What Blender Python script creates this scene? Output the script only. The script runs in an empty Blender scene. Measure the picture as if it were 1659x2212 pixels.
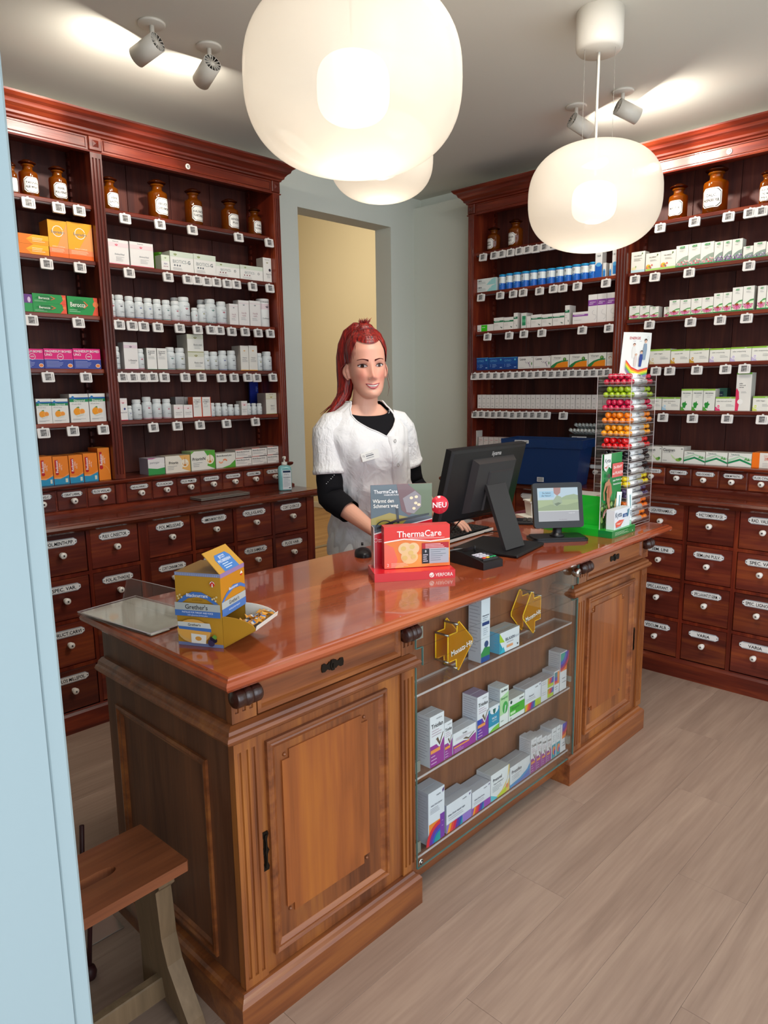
import bpy, bmesh, math, random
from math import sin, cos, pi, radians, sqrt, atan2, exp
from mathutils import Vector, Matrix
from mathutils.bvhtree import BVHTree
from mathutils.geometry import tessellate_polygon

# ---------------------------------------------------------------- camera, world, light
S = bpy.context.scene
COL = S.collection
cam_d = bpy.data.cameras.new('camera'); cam = bpy.data.objects.new('camera', cam_d); COL.objects.link(cam)
cam_d.sensor_fit = 'HORIZONTAL'; cam_d.sensor_width = 36.0; cam_d.lens = 36.0 * 1546.18 / 1659.0
cam_d.clip_start = 0.02
YAW, PITCH, ROLL = radians(44.02976), radians(9.75878), radians(0.81184)
fwd = Vector((cos(PITCH)*cos(YAW), cos(PITCH)*sin(YAW), -sin(PITCH)))
rgt = Vector((sin(YAW), -cos(YAW), 0)); dwn = fwd.cross(rgt)
r2 = rgt*cos(ROLL) + dwn*sin(ROLL); d2 = dwn*cos(ROLL) - rgt*sin(ROLL)
cam.matrix_world = Matrix(((r2.x, -d2.x, -fwd.x, 0), (r2.y, -d2.y, -fwd.y, 0), (r2.z, -d2.z, -fwd.z, 1.5), (0, 0, 0, 1)))
S.camera = cam
S.view_settings.view_transform = 'Standard'; S.view_settings.look = 'None'
S.view_settings.exposure = 0.3; S.view_settings.gamma = 1.0; S.view_settings.use_curve_mapping = False
S.cycles.max_bounces = 8; S.cycles.diffuse_bounces = 4; S.cycles.glossy_bounces = 4
S.cycles.transmission_bounces = 6; S.cycles.transparent_max_bounces = 16
S.cycles.sample_clamp_indirect = 4.0; S.cycles.caustics_reflective = False; S.cycles.caustics_refractive = False
world = bpy.data.worlds.new('world'); S.world = world; world.use_nodes = True
world.node_tree.nodes['Background'].inputs[0].default_value = (0.80, 0.90, 1.0, 1)
world.node_tree.nodes['Background'].inputs[1].default_value = 1.7

def area_light(name, loc, target, size, power, color, shape='DISK', size_y=None, spread=pi):
    d = bpy.data.lights.new(name, 'AREA'); d.energy = power; d.color = color; d.shape = shape; d.size = size; d.spread = spread
    if size_y: d.size_y = size_y
    o = bpy.data.objects.new(name, d); COL.objects.link(o); o.location = loc
    o.rotation_euler = (Vector(target)-Vector(loc)).to_track_quat('-Z', 'Y').to_euler(); return o
# daylight of the shop window behind the camera, light of the back room, unseen fill added overhead to brighten the shop
area_light('window_daylight', (-.5, -1.9, 1.7), (2.0, 2.0, 1.0), 3.0, 34, (0.86, 0.94, 1.0), 'RECTANGLE', 2.3)
area_light('back_room_light', (4.0, 5.6, 3.2), (6.0, 5.6, 1.4), 1.2, 33, (1.0, 0.88, 0.72))
area_light('overhead_fill', (1.85, 1.05, 2.82), (2.1, 1.5, 0.6), 0.7, 30, (1.0, 0.93, 0.84))

# ---------------------------------------------------------------- colour and material helpers
def lin(h):
    c = [((h >> s) & 255)/255.0 for s in (16, 8, 0)]
    return tuple((x/12.92 if x <= .04045 else ((x+.055)/1.055)**2.4) for x in c)
def lin4(h): return lin(h)+(1.0,)
MATS = {}
def mat(name, col=0xffffff, rough=.5, metal=0., trans=0., alpha=1., emis=None, es=0., spec=.5, coat=0., ior=1.45, sss=0.):
    if name in MATS: return MATS[name]
    m = bpy.data.materials.new(name); m.use_nodes = True; b = m.node_tree.nodes['Principled BSDF']; I = b.inputs
    I['Base Color'].default_value = lin4(col); I['Roughness'].default_value = rough; I['Metallic'].default_value = metal
    I['Transmission Weight'].default_value = trans; I['Alpha'].default_value = alpha; I['IOR'].default_value = ior
    I['Specular IOR Level'].default_value = spec; I['Coat Weight'].default_value = coat
    if sss: I['Subsurface Weight'].default_value = sss; I['Subsurface Radius'].default_value = (.01, .004, .002); I['Subsurface Scale'].default_value = .5
    if emis is not None: I['Emission Color'].default_value = lin4(emis); I['Emission Strength'].default_value = es
    MATS[name] = m; return m
def print_mat(name, rough, spec=.4, coat=0.):
    m = mat(name, rough=rough, spec=spec, coat=coat); nt = m.node_tree
    a = nt.nodes.new('ShaderNodeAttribute'); a.attribute_name = 'Col'
    nt.links.new(a.outputs['Color'], nt.nodes['Principled BSDF'].inputs['Base Color']); return m
PRINT = print_mat('printed_card', .42); GLOSSPRINT = print_mat('glossy_print', .18, .5, .3); MATTEPRINT = print_mat('matte_print', .8, .2)
PLASTIC = print_mat('coloured_plastic', .35)
def wood(name, dark, mid, light, axis='z', scale=1., rough=.35, coat=.25, rand=.35, fine=.5, bump=.15):
    m = mat(name, rough=rough, coat=coat); nt = m.node_tree; N = nt.nodes.new; L = nt.links.new; b = nt.nodes['Principled BSDF']
    tc = N('ShaderNodeTexCoord'); oi = N('ShaderNodeObjectInfo'); mp = N('ShaderNodeMapping')
    ml = N('ShaderNodeMath'); ml.operation = 'MULTIPLY'; ml.inputs[1].default_value = 37.0; L(oi.outputs['Random'], ml.inputs[0])
    cb = N('ShaderNodeCombineXYZ'); [L(ml.outputs[0], cb.inputs[i]) for i in range(3)]
    ad = N('ShaderNodeVectorMath'); ad.operation = 'ADD'; L(tc.outputs['Object'], ad.inputs[0]); L(cb.outputs[0], ad.inputs[1]); L(ad.outputs[0], mp.inputs['Vector'])
    s = {'x': (.9, 9, 9), 'y': (9, .9, 9), 'z': (9, 9, .9)}[axis]; mp.inputs['Scale'].default_value = [v*scale for v in s]
    n1 = N('ShaderNodeTexNoise'); n1.inputs['Scale'].default_value = 1.6; n1.inputs['Detail'].default_value = 4; n1.inputs['Distortion'].default_value = .8; L(mp.outputs[0], n1.inputs['Vector'])
    mp2 = N('ShaderNodeMapping'); L(ad.outputs[0], mp2.inputs['Vector']); s2 = {'x': (6, 110, 110), 'y': (110, 6, 110), 'z': (110, 110, 6)}[axis]; mp2.inputs['Scale'].default_value = [v*scale for v in s2]
    n2 = N('ShaderNodeTexNoise'); n2.inputs['Scale'].default_value = 1.; n2.inputs['Detail'].default_value = 3; L(mp2.outputs[0], n2.inputs['Vector'])
    mx = N('ShaderNodeMix'); mx.data_type = 'FLOAT'; mx.inputs[0].default_value = fine*.5; L(n1.outputs[0], mx.inputs[2]); L(n2.outputs[0], mx.inputs[3])
    cr = N('ShaderNodeValToRGB'); L(mx.outputs[0], cr.inputs[0]); e = cr.color_ramp.elements
    e[0].position = .32; e[0].color = lin4(dark); e[1].position = .68; e[1].color = lin4(light); k = cr.color_ramp.elements.new(.5); k.color = lin4(mid)
    hs = N('ShaderNodeHueSaturation'); L(cr.outputs[0], hs.inputs['Color'])
    if name == 'polished_worktop':
        sp = N('ShaderNodeSeparateXYZ'); L(tc.outputs['Object'], sp.inputs[0]); dv = N('ShaderNodeMath'); dv.operation = 'DIVIDE'; dv.inputs[1].default_value = .118; L(sp.outputs['Y'], dv.inputs[0]); fo = N('ShaderNodeMath'); fo.operation = 'FLOOR'; L(dv.outputs[0], fo.inputs[0])
        wn = N('ShaderNodeTexWhiteNoise'); wn.noise_dimensions = '1D'; L(fo.outputs[0], wn.inputs['W']); m3 = N('ShaderNodeMapRange'); m3.inputs['To Min'].default_value = .82; m3.inputs['To Max'].default_value = 1.12; L(wn.outputs[0], m3.inputs[0]); h3 = N('ShaderNodeHueSaturation'); L(cr.outputs[0], h3.inputs['Color']); L(m3.outputs[0], h3.inputs['Value']); L(h3.outputs[0], hs.inputs['Color'])
    mr = N('ShaderNodeMapRange'); mr.inputs['To Min'].default_value = 1-rand*.5; mr.inputs['To Max'].default_value = 1+rand*.5; L(oi.outputs['Random'], mr.inputs[0]); L(mr.outputs[0], hs.inputs['Value'])
    L(hs.outputs[0], b.inputs['Base Color'])
    bp = N('ShaderNodeBump'); bp.inputs['Strength'].default_value = bump; bp.inputs['Distance'].default_value = .002; L(n2.outputs[0], bp.inputs['Height']); L(bp.outputs[0], b.inputs['Normal'])
    return m
CAB_Z = wood('mahogany_upright', 0x431409, 0x641f10, 0x8a3a1c, 'z'); CAB_X = wood('mahogany_lengthwise', 0x431409, 0x641f10, 0x8a3a1c, 'x')
CAB_DRAWER = wood('mahogany_drawer', 0x451710, 0x63261a, 0x8a4220, 'x', .8, rand=.6)
CAB_BACK = wood('cabinet_back_board', 0x3a1510, 0x4e2018, 0x643020, 'z', 1., .6, 0., rand=.4)
CTR_Z = wood('oak_brown_upright', 0x5c3019, 0x874c27, 0xa8672f, 'z', .9, .32, .3, rand=.2); CTR_X = wood('oak_brown_lengthwise', 0x5c3019, 0x824826, 0xa0602f, 'x', .9, .32, .3, rand=.2)
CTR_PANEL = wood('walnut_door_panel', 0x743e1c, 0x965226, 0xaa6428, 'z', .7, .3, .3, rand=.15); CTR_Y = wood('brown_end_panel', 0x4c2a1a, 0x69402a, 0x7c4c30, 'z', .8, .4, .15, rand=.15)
TOP = wood('polished_worktop', 0x87361c, 0xa04a29, 0xb45e36, 'x', .55, .13, .6, rand=0., fine=.25, bump=.03)
FLOORW = wood('floor_vinyl_wood', 0x8d7566, 0x9c8373, 0xab9280, 'x', .8, .5, .05, rand=.05, fine=.7, bump=.08)
FLOOR2 = wood('back_room_floor_wood', 0x9a7048, 0xb08656, 0xc09766, 'x', .8, .45, .1, rand=.1)
BENCHW = wood('bench_wood', 0x6e3a20, 0x8c4f2e, 0xa2643e, 'x', .7, .45, .1, rand=.05); BENCHL = wood('bench_leg_wood', 0x5c4a34, 0x776046, 0x8a7155, 'z', .7, .6, 0, rand=.05)
REC = wood('recess_back_board', 0x643a24, 0x7a492e, 0x8a5636, 'z', 1.2, .5, .05, rand=0.)
SCROLL = mat('dark_turned_wood', 0x33150e, .3, coat=.4); IRON = mat('dark_iron', 0x2a231c, .4, .8)
ENAMEL = print_mat('white_enamel', .2, .5, .4); PORC = mat('white_porcelain', 0xe6dcd2, .15, coat=.5)
BLACK = mat('black_plastic', 0x141315, .38); DKGREY = mat('dark_grey_plastic', 0x2c2a2b, .4); STEEL = mat('steel', 0xb8b4ac, .28, 1.)
CHROME = mat('chrome', 0xd8d4cc, .12, 1.); WHITEP = mat('white_plastic', 0xe9e6de, .4); PAPER = mat('white_paper', 0xe6e3d8, .8)
SILVER = mat('brushed_silver', 0x9a938c, .35, .7)
def see_through(name, tint, clear=.9, rough=.05, edge=.06, body=None):
    m = bpy.data.materials.new(name); m.use_nodes = True; nt = m.node_tree; nt.nodes.clear(); N = nt.nodes.new; L = nt.links.new
    out = N('ShaderNodeOutputMaterial'); t = N('ShaderNodeBsdfTransparent'); t.inputs[0].default_value = lin4(tint)
    g = N('ShaderNodeBsdfGlossy'); g.inputs['Roughness'].default_value = rough
    fr = N('ShaderNodeLayerWeight'); fr.inputs[0].default_value = .12; mr = N('ShaderNodeMapRange'); mr.inputs['To Min'].default_value = edge; mr.inputs['To Max'].default_value = .35; L(fr.outputs['Fresnel'], mr.inputs[0])
    a = N('ShaderNodeMixShader'); L(mr.outputs[0], a.inputs[0]); L(t.outputs[0], a.inputs[1]); L(g.outputs[0], a.inputs[2]); last = a
    if clear < 1:
        d = N('ShaderNodeBsdfDiffuse'); d.inputs[0].default_value = lin4(body or tint); tr = N('ShaderNodeBsdfTranslucent'); tr.inputs[0].default_value = lin4(body or tint)
        m2 = N('ShaderNodeMixShader'); L(d.outputs[0], m2.inputs[1]); L(tr.outputs[0], m2.inputs[2])
        b = N('ShaderNodeMixShader'); b.inputs[0].default_value = 1-clear; L(a.outputs[0], b.inputs[1]); L(m2.outputs[0], b.inputs[2]); last = b
    L(last.outputs[0], out.inputs[0]); MATS[name] = m; return m
GLASS = see_through('clear_glass', 0xfafcfb, 1., .02, .012); ACRYL = see_through('clear_acrylic', 0xfafaf9, .985, .05, .05, 0xffffff)
GEDGE = mat('green_glass_edge', 0x5d8078, .2, alpha=.85); AEDGE = mat('acrylic_edge', 0xe8dcdc, .2, alpha=.55)
AMBER = see_through('amber_glass', 0xd07a28, .74, .04, .05, 0xd07410); AMBERD = see_through('amber_glass_stopper', 0xa05020, .5, .05, .06, 0x5a2408)
YELLOW = see_through('yellow_acrylic', 0xffd030, .55, .05, .05, 0xf0bc10); YEDGE = mat('yellow_acrylic_edge', 0xffd21a, .3, emis=0xffc810, es=.05)

# ---------------------------------------------------------------- mesh builder
_TXT = {}
def glyphs(s, bold=0.):
    k = (s, bold)
    if k in _TXT: return _TXT[k]
    c = bpy.data.curves.new('t', 'FONT'); c.body = s; c.size = 1.; c.resolution_u = 2; c.fill_mode = 'BOTH'; c.align_x = 'LEFT'; c.offset = bold
    o = bpy.data.objects.new('t', c); me = bpy.data.meshes.new_from_object(o)
    vs = [(v.co.x, v.co.y) for v in me.vertices]; fs = [tuple(p.vertices) for p in me.polygons]
    bpy.data.objects.remove(o); bpy.data.curves.remove(c); bpy.data.meshes.remove(me)
    x0 = min([v[0] for v in vs] or [0]); x1 = max([v[0] for v in vs] or [1])
    _TXT[k] = ([(x-x0, y) for x, y in vs], fs, max(x1-x0, .01)); return _TXT[k]
class MB:
    def __init__(s): s.v = []; s.f = []; s.c = []; s.m = []; s.sm = []
    def add(s, vs, fs, col=None, m=0, sm=False):
        o = len(s.v); s.v += [tuple(v) for v in vs]
        for f in fs: s.f.append(tuple(i+o for i in f)); s.c.append(col); s.m.append(m); s.sm.append(sm)
    def box(s, x0, y0, z0, x1, y1, z1, col=None, m=0, ch=0.):
        if ch <= 0:
            v = [(x, y, z) for z in (z0, z1) for y in (y0, y1) for x in (x0, x1)]
            s.add(v, [(0, 2, 3, 1), (4, 5, 7, 6), (0, 1, 5, 4), (2, 6, 7, 3), (0, 4, 6, 2), (1, 3, 7, 5)], col, m); return
        X, Y, Z = (x0, x1), (y0, y1), (z0, z1); v = []; ix = {}
        for a in (0, 1):
            for b in (0, 1):
                for c in (0, 1):
                    sx, sy, sz = (1, -1)[a], (1, -1)[b], (1, -1)[c]
                    for k in range(3):
                        p = [X[a]+sx*ch, Y[b]+sy*ch, Z[c]+sz*ch]; p[k] = (X[a], Y[b], Z[c])[k]; ix[(a, b, c, k)] = len(v); v.append(p)
        f = []
        def q(l, n):
            p = [Vector(v[i]) for i in l]; nn = (p[1]-p[0]).cross(p[2]-p[0])
            f.append(tuple(l) if nn.dot(Vector(n)) > 0 else tuple(reversed(l)))
        for k in range(3):
            a1, a2 = [(1, 2), (0, 2), (0, 1)][k]
            for e in (0, 1):
                l = []
                for g, h in ((0, 0), (1, 0), (1, 1), (0, 1)):
                    t = [0, 0, 0]; t[k] = e; t[a1] = g; t[a2] = h; l.append(ix[(*t, k)])
                n = [0, 0, 0]; n[k] = e*2-1; q(l, n)
                for g in (0, 1):
                    if a1 > k or True:
                        pass
            for g in (0, 1):
                for h in (0, 1):
                    t0 = [0, 0, 0]; t1 = [0, 0, 0]; t0[a1] = t1[a1] = g; t0[a2] = t1[a2] = h; t1[k] = 1
                    n = [0, 0, 0]; n[a1] = g*2-1; n[a2] = h*2-1; q([ix[(*t0, a1)], ix[(*t0, a2)], ix[(*t1, a2)], ix[(*t1, a1)]], n)
        for a in (0, 1):
            for b in (0, 1):
                for c in (0, 1): q([ix[(a, b, c, k)] for k in range(3)], (a*2-1, b*2-1, c*2-1))
        s.add(v, f, col, m)
    def grid(s, rows, col=None, m=0, sm=True, closed=False, cap0=False, cap1=False):
        o = len(rows[0]); vs = [p for r in rows for p in r]; fs = []
        for i in range(len(rows)-1):
            for j in range(o if closed else o-1):
                k = (j+1) % o; fs.append((i*o+j, i*o+k, (i+1)*o+k, (i+1)*o+j))
        if cap0: fs.append(tuple(range(o))[::-1])
        if cap1: fs.append(tuple((len(rows)-1)*o+j for j in range(o)))
        s.add(vs, fs, col, m, sm)
    def lathe(s, prof, c=(0, 0, 0), n=24, col=None, m=0, sm=True, axis='z', cap0=True, cap1=True, oval=1.):
        rows = []
        for r, z in prof:
            row = []
            for j in range(n):
                a = 2*pi*j/n; p = (r*cos(a), r*sin(a)*oval, z)
                if axis == 'x': p = (z, r*cos(a), r*sin(a))
                elif axis == 'y': p = (r*sin(a), z, r*cos(a))
                row.append((p[0]+c[0], p[1]+c[1], p[2]+c[2]))
            rows.append(row)
        s.grid(rows, col, m, sm, True, cap0, cap1)
    def tube(s, pts, rad, n=10, col=None, m=0, sq=1., cap=True, up=(0, 0, 1), ridge=0, ramp=0.):
        pts = [Vector(p) for p in pts]
        if not isinstance(rad, (list, tuple)): rad = [rad]*len(pts)
        rows = []; up = Vector(up); prev = None
        for i, p in enumerate(pts):
            t = (pts[min(i+1, len(pts)-1)]-pts[max(i-1, 0)]).normalized()
            if prev is None: a = t.cross(up); a = a if a.length > 1e-3 else t.cross(Vector((1, 0, 0)))
            else: a = prev-t*prev.dot(t)
            a.normalize(); b = a.cross(t).normalized(); prev = a
            r = rad[i]; r = r if isinstance(r, (list, tuple)) else (r, r*sq)
            rows.append([p+a*(r[0]*cos(2*pi*j/n)*(1+ramp*sin(ridge*2*pi*j/n)))+b*(r[1]*sin(2*pi*j/n)*(1+ramp*sin(ridge*2*pi*j/n))) for j in range(n)])
        s.grid(rows, col, m, True, True, cap, cap)
    def prism(s, pts, a, b, tf, col=None, m=0, sm=False):
        n = len(pts); vs = [tf(x, y, a) for x, y in pts]+[tf(x, y, b) for x, y in pts]
        tri = tessellate_polygon([[Vector((x, y, 0)) for x, y in pts]])
        fs = []
        for t in tri: fs.append(tuple(t)); fs.append(tuple(i+n for i in t)[::-1])
        s.add(vs, fs, col, m)
        s.add(vs, [(j, (j+1) % n, (j+1) % n+n, j+n) for j in range(n)], col, m, sm)
    def sweep(s, pts, prof, closed, tf, col=None, m=0, cap=True):
        """pts: path in a plane; prof: (offset to the left of the path, height); tf maps (a, b, h) to space"""
        n = len(pts); rows = []
        for i in range(n):
            p = Vector(pts[i]); q0 = Vector(pts[i-1]) if (closed or i > 0) else None; q1 = Vector(pts[(i+1) % n]) if (closed or i < n-1) else None
            d0 = (p-q0).normalized() if q0 is not None else None; d1 = (q1-p).normalized() if q1 is not None else None
            d0 = d0 if d0 is not None else d1; d1 = d1 if d1 is not None else d0
            n0 = Vector((-d0.y, d0.x)); n1 = Vector((-d1.y, d1.x)); mm = (n0+n1); mm = mm/max(mm.length_squared, 1e-6)*2
            rows.append([tf(p.x+mm.x*o, p.y+mm.y*o, h) for o, h in prof])
        if closed: rows.append(rows[0])
        s.grid(rows, col, m, False)
        if cap and not closed and len(prof) > 2:
            for r in (rows[0], rows[-1]): s.add(r, [tuple(range(len(r)))], col, m)
    def draw(s, ops, w, h, mp, m=0, cyl=False, L0=1):
        """flat print: mp(x, y, layer) puts a point of the printed face in space"""
        ly = L0
        for op in ops:
            k = op[0]; ly += 1
            if k == 'r':
                u0, v0, u1, v1, c = op[1:6]; n = 8 if cyl else 1
                for i in range(n):
                    a = (u0+(u1-u0)*i/n)*w; b = (u0+(u1-u0)*(i+1)/n)*w
                    s.add([mp(a, v0*h, ly), mp(b, v0*h, ly), mp(b, v1*h, ly), mp(a, v1*h, ly)], [(0, 1, 2, 3)], lin(c), m)
            elif k == 'e':
                cu, cv, ru, rv, c = op[1:6]; n = 20
                s.add([mp((cu+ru*cos(2*pi*i/n))*w, (cv+rv*sin(2*pi*i/n))*h, ly) for i in range(n)], [tuple(range(n))], lin(c), m)
            elif k == 'o':  # circle of true radius r (fraction of h)
                cu, cv, r, c = op[1:5]; n = 20
                s.add([mp(cu*w+r*h*cos(2*pi*i/n), (cv+r*sin(2*pi*i/n))*h, ly) for i in range(n)], [tuple(range(n))], lin(c), m)
            elif k == 'p':
                P = op[1]; vs = [mp(x*w, y*h, ly) for x, y in P]
                s.add(vs, [tuple(t) for t in tessellate_polygon([[Vector((x*w, y*h, 0)) for x, y in P]])], lin(op[2]), m)
            elif k == 'a':  # arc band: cu, cv, r, thickness (fractions of h), a0, a1, colour
                cu, cv, r, t, a0, a1, c = op[1:8]; n = 12
                o = [mp(cu*w+q*h*cos(a0+(a1-a0)*i/n), (cv+q*sin(a0+(a1-a0)*i/n))*h, ly) for q in (r-t, r) for i in range(n+1)]
                s.add(o, [(i, i+1, n+2+i, n+1+i) for i in range(n)], lin(c), m)
            elif k == 't' or k == 'b':  # text, bold text: string, cu, cv, cap height, colour, widest
                st, cu, cv, th, c = op[1:6]; mw = (op[6] if len(op) > 6 else .94)*w; vs, fs, tw = glyphs(st, .012 if k == 'b' else 0.)
                sc = th*h/.72; sx = min(sc, mw/tw); rot = op[7] if len(op) > 7 else 0
                al = op[8] if len(op) > 8 else .5
                P = [((x-tw*al)*sx, (y-.36)*sc) for x, y in vs]
                if rot: P = [(-y, x) if rot == 90 else (y, -x) if rot == -90 else (x*cos(rot)-y*sin(rot), x*sin(rot)+y*cos(rot)) for x, y in P]
                s.add([mp(cu*w+x, cv*h+y, ly) for x, y in P], fs, lin(c), m)
            elif k == 'l':  # lines of small print: u0, v top, u1, count, step, thickness, colour
                u0, v, u1, n, dv, th, c = op[1:8]; rr = random.Random(int(u0*97+v*31+n))
                for i in range(n):
                    e = u0+(u1-u0)*rr.uniform(.6, 1.); s.add([mp(u0*w, (v-i*dv)*h, ly), mp(e*w, (v-i*dv)*h, ly), mp(e*w, (v-i*dv+th)*h, ly), mp(u0*w, (v-i*dv+th)*h, ly)], [(0, 1, 2, 3)], lin(c), m)
    def mesh(s, name, mats):
        me = bpy.data.meshes.new(name); me.from_pydata(s.v, [], s.f); me.validate(verbose=False) if False else None
        for q in (mats if isinstance(mats, (list, tuple)) else [mats]): me.materials.append(q)
        me.polygons.foreach_set('material_index', s.m); me.polygons.foreach_set('use_smooth', s.sm)
        if any(c is not None for c in s.c):
            at = me.color_attributes.new('Col', 'FLOAT_COLOR', 'CORNER'); buf = []
            for f, c in zip(s.f, s.c): buf += list((c or (1, 1, 1))+(1.,))*len(f)
            at.data.foreach_set('color', buf)
        me.update(); return me
    def build(s, name, mats, parent=None, **kw): return place(name, s.mesh(name, mats), parent, **kw)
def place(name, me, parent=None, loc=(0, 0, 0), rot=0., label=None, cat=None, group=None, kind=None):
    o = bpy.data.objects.new(name, me); COL.objects.link(o); o.parent = parent; o.location = loc; o.rotation_euler = (0, 0, rot) if isinstance(rot, (int, float)) else rot
    if label: o['label'] = label
    if cat: o['category'] = cat
    if group: o['group'] = group
    if kind: o['kind'] = kind
    return o
def thing(name, label, cat, loc=(0, 0, 0), rot=0., group=None): return place(name, None, None, loc, rot, label, cat, group)
def sbox(name, b, m, parent=None, ch=0., **kw):
    q = MB(); q.box(*b, ch=ch); return q.build(name, m, parent, **kw)
I3 = lambda a, b, h: (a, b, h)
def face(o, U, V, N, eps=.00018):
    o, U, V, N = Vector(o), Vector(U), Vector(V), Vector(N)
    return lambda x, y, l: tuple(o+U*x+V*y+N*(eps*l))
def cylface(cx, cy, r, z, amid=-pi/2, eps=.00018, oval=1.):
    def f(x, y, l):
        a = amid+x/r; q = r+eps*l
        return (cx+q*cos(a), cy+q*sin(a)*oval, z+y)
    return f
ORD = ['zeroth', 'first', 'second', 'third', 'fourth', 'fifth', 'sixth', 'seventh', 'eighth', 'ninth', 'tenth', 'eleventh', 'twelfth', 'thirteenth', 'fourteenth', 'fifteenth', 'sixteenth', 'seventeenth', 'eighteenth', 'nineteenth', 'twentieth', 'twenty-first', 'twenty-second', 'twenty-third', 'twenty-fourth', 'twenty-fifth', 'twenty-sixth', 'twenty-seventh', 'twenty-eighth']
# ---------------------------------------------------------------- the room
def struct(name, b, m, ch=0., parent=None): return sbox(name, b, m, parent, ch, kind='structure')
def wallmat(name, col, rough=.85):
    m = mat(name, col, rough, spec=.2); nt = m.node_tree; n = nt.nodes.new('ShaderNodeTexNoise'); n.inputs['Scale'].default_value = 140; n.inputs['Detail'].default_value = 2
    b = nt.nodes.new('ShaderNodeBump'); b.inputs['Strength'].default_value = .08; b.inputs['Distance'].default_value = .002; nt.links.new(n.outputs[0], b.inputs['Height']); nt.links.new(b.outputs[0], nt.nodes['Principled BSDF'].inputs['Normal']); return m
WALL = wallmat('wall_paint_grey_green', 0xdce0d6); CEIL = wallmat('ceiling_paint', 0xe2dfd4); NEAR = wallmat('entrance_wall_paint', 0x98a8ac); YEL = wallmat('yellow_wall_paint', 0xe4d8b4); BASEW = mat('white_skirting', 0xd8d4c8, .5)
fl = struct('floor', (-1.6, -2.0, -.04, 4.25, 3.752, -.006), FLOORW)
_PM = {}
def plank(x0, x1, y):
    k = round(x1-x0, 3)
    if k not in _PM: q = MB(); q.box(0, 0, -.006, k-.0006, .1990, 0, ch=.0004); _PM[k] = q.mesh('plank', FLOORW)
    place('plank', _PM[k], fl, (x0, y, 0))
for j in range(23):
    x = 4.15
    off = ((j*0.37) % 1.0)*1.3
    e = [v for v in [off-1.3+i*1.3 for i in range(6)] if .1 < v < 4.05]
    for x0, x1 in zip([0.0]+e, e+[4.15]):
        if not (j > 21 and x0 > 3.9): plank(x0, x1, -.85+j*.1995)
struct('floor', (2.0, 3.752, -.04, 6.1, 8.1, 0), FLOOR2)
struct('trim_1', (2.0, 5.13, 0, 5.98, 5.19, .006), mat('threshold_metal', 0x9c9488, .4, .6))
struct('ceiling', (-1.6, -2.0, 2.84, 4.25, 3.752, 2.9), CEIL); struct('ceiling', (1.9, 3.752, 4.0, 6.1, 8.2, 4.06), CEIL)
bw = MB(); bw.box(-1.6, 3.6, 0, 2.996, 3.752, 2.84); bw.box(3.831, 3.6, 0, 4.25, 3.752, 2.84); bw.box(2.996, 3.6, 2.611, 3.831, 3.752, 2.84)
bw.build('wall_back', WALL, kind='structure')
struct('wall_right', (4.15, -2.0, 0, 4.25, 3.6, 2.84), WALL)
struct('trim_2', (4.075, 2.6, 0, 4.15, 3.6, 2.77), WALL)          # boxed-out lower part of the right wall
struct('wall_left', (-1.7, .75, 0, -1.6, 3.752, 2.84), WALL)
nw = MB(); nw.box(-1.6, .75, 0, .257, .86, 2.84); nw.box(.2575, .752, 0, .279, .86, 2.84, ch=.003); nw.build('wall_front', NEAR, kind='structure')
struct('wall_back_room', (5.98, 3.752, 0, 6.1, 8.1, 4.0), YEL); struct('wall_back_room', (2.0, 8.1, 0, 6.1, 8.2, 4.0), YEL); struct('wall_back_room', (1.9, 3.752, 0, 2.0, 8.1, 4.0), YEL)
struct('baseboard_back', (5.965, 3.752, 0, 5.98, 8.1, .075), BASEW, .004)
struct('baseboard_left', (2.66, 3.586, 0, 2.996, 3.6, .07), BASEW, .004); struct('baseboard_right', (4.061, 2.93, 0, 4.075, 3.6, .07), BASEW, .004)
struct('wall_back_room', (1.9, 3.75, 2.84, 6.1, 3.80, 4.0), YEL); struct('wall_back_room', (4.25, 3.70, 0, 6.1, 3.80, 4.0), YEL)
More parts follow.
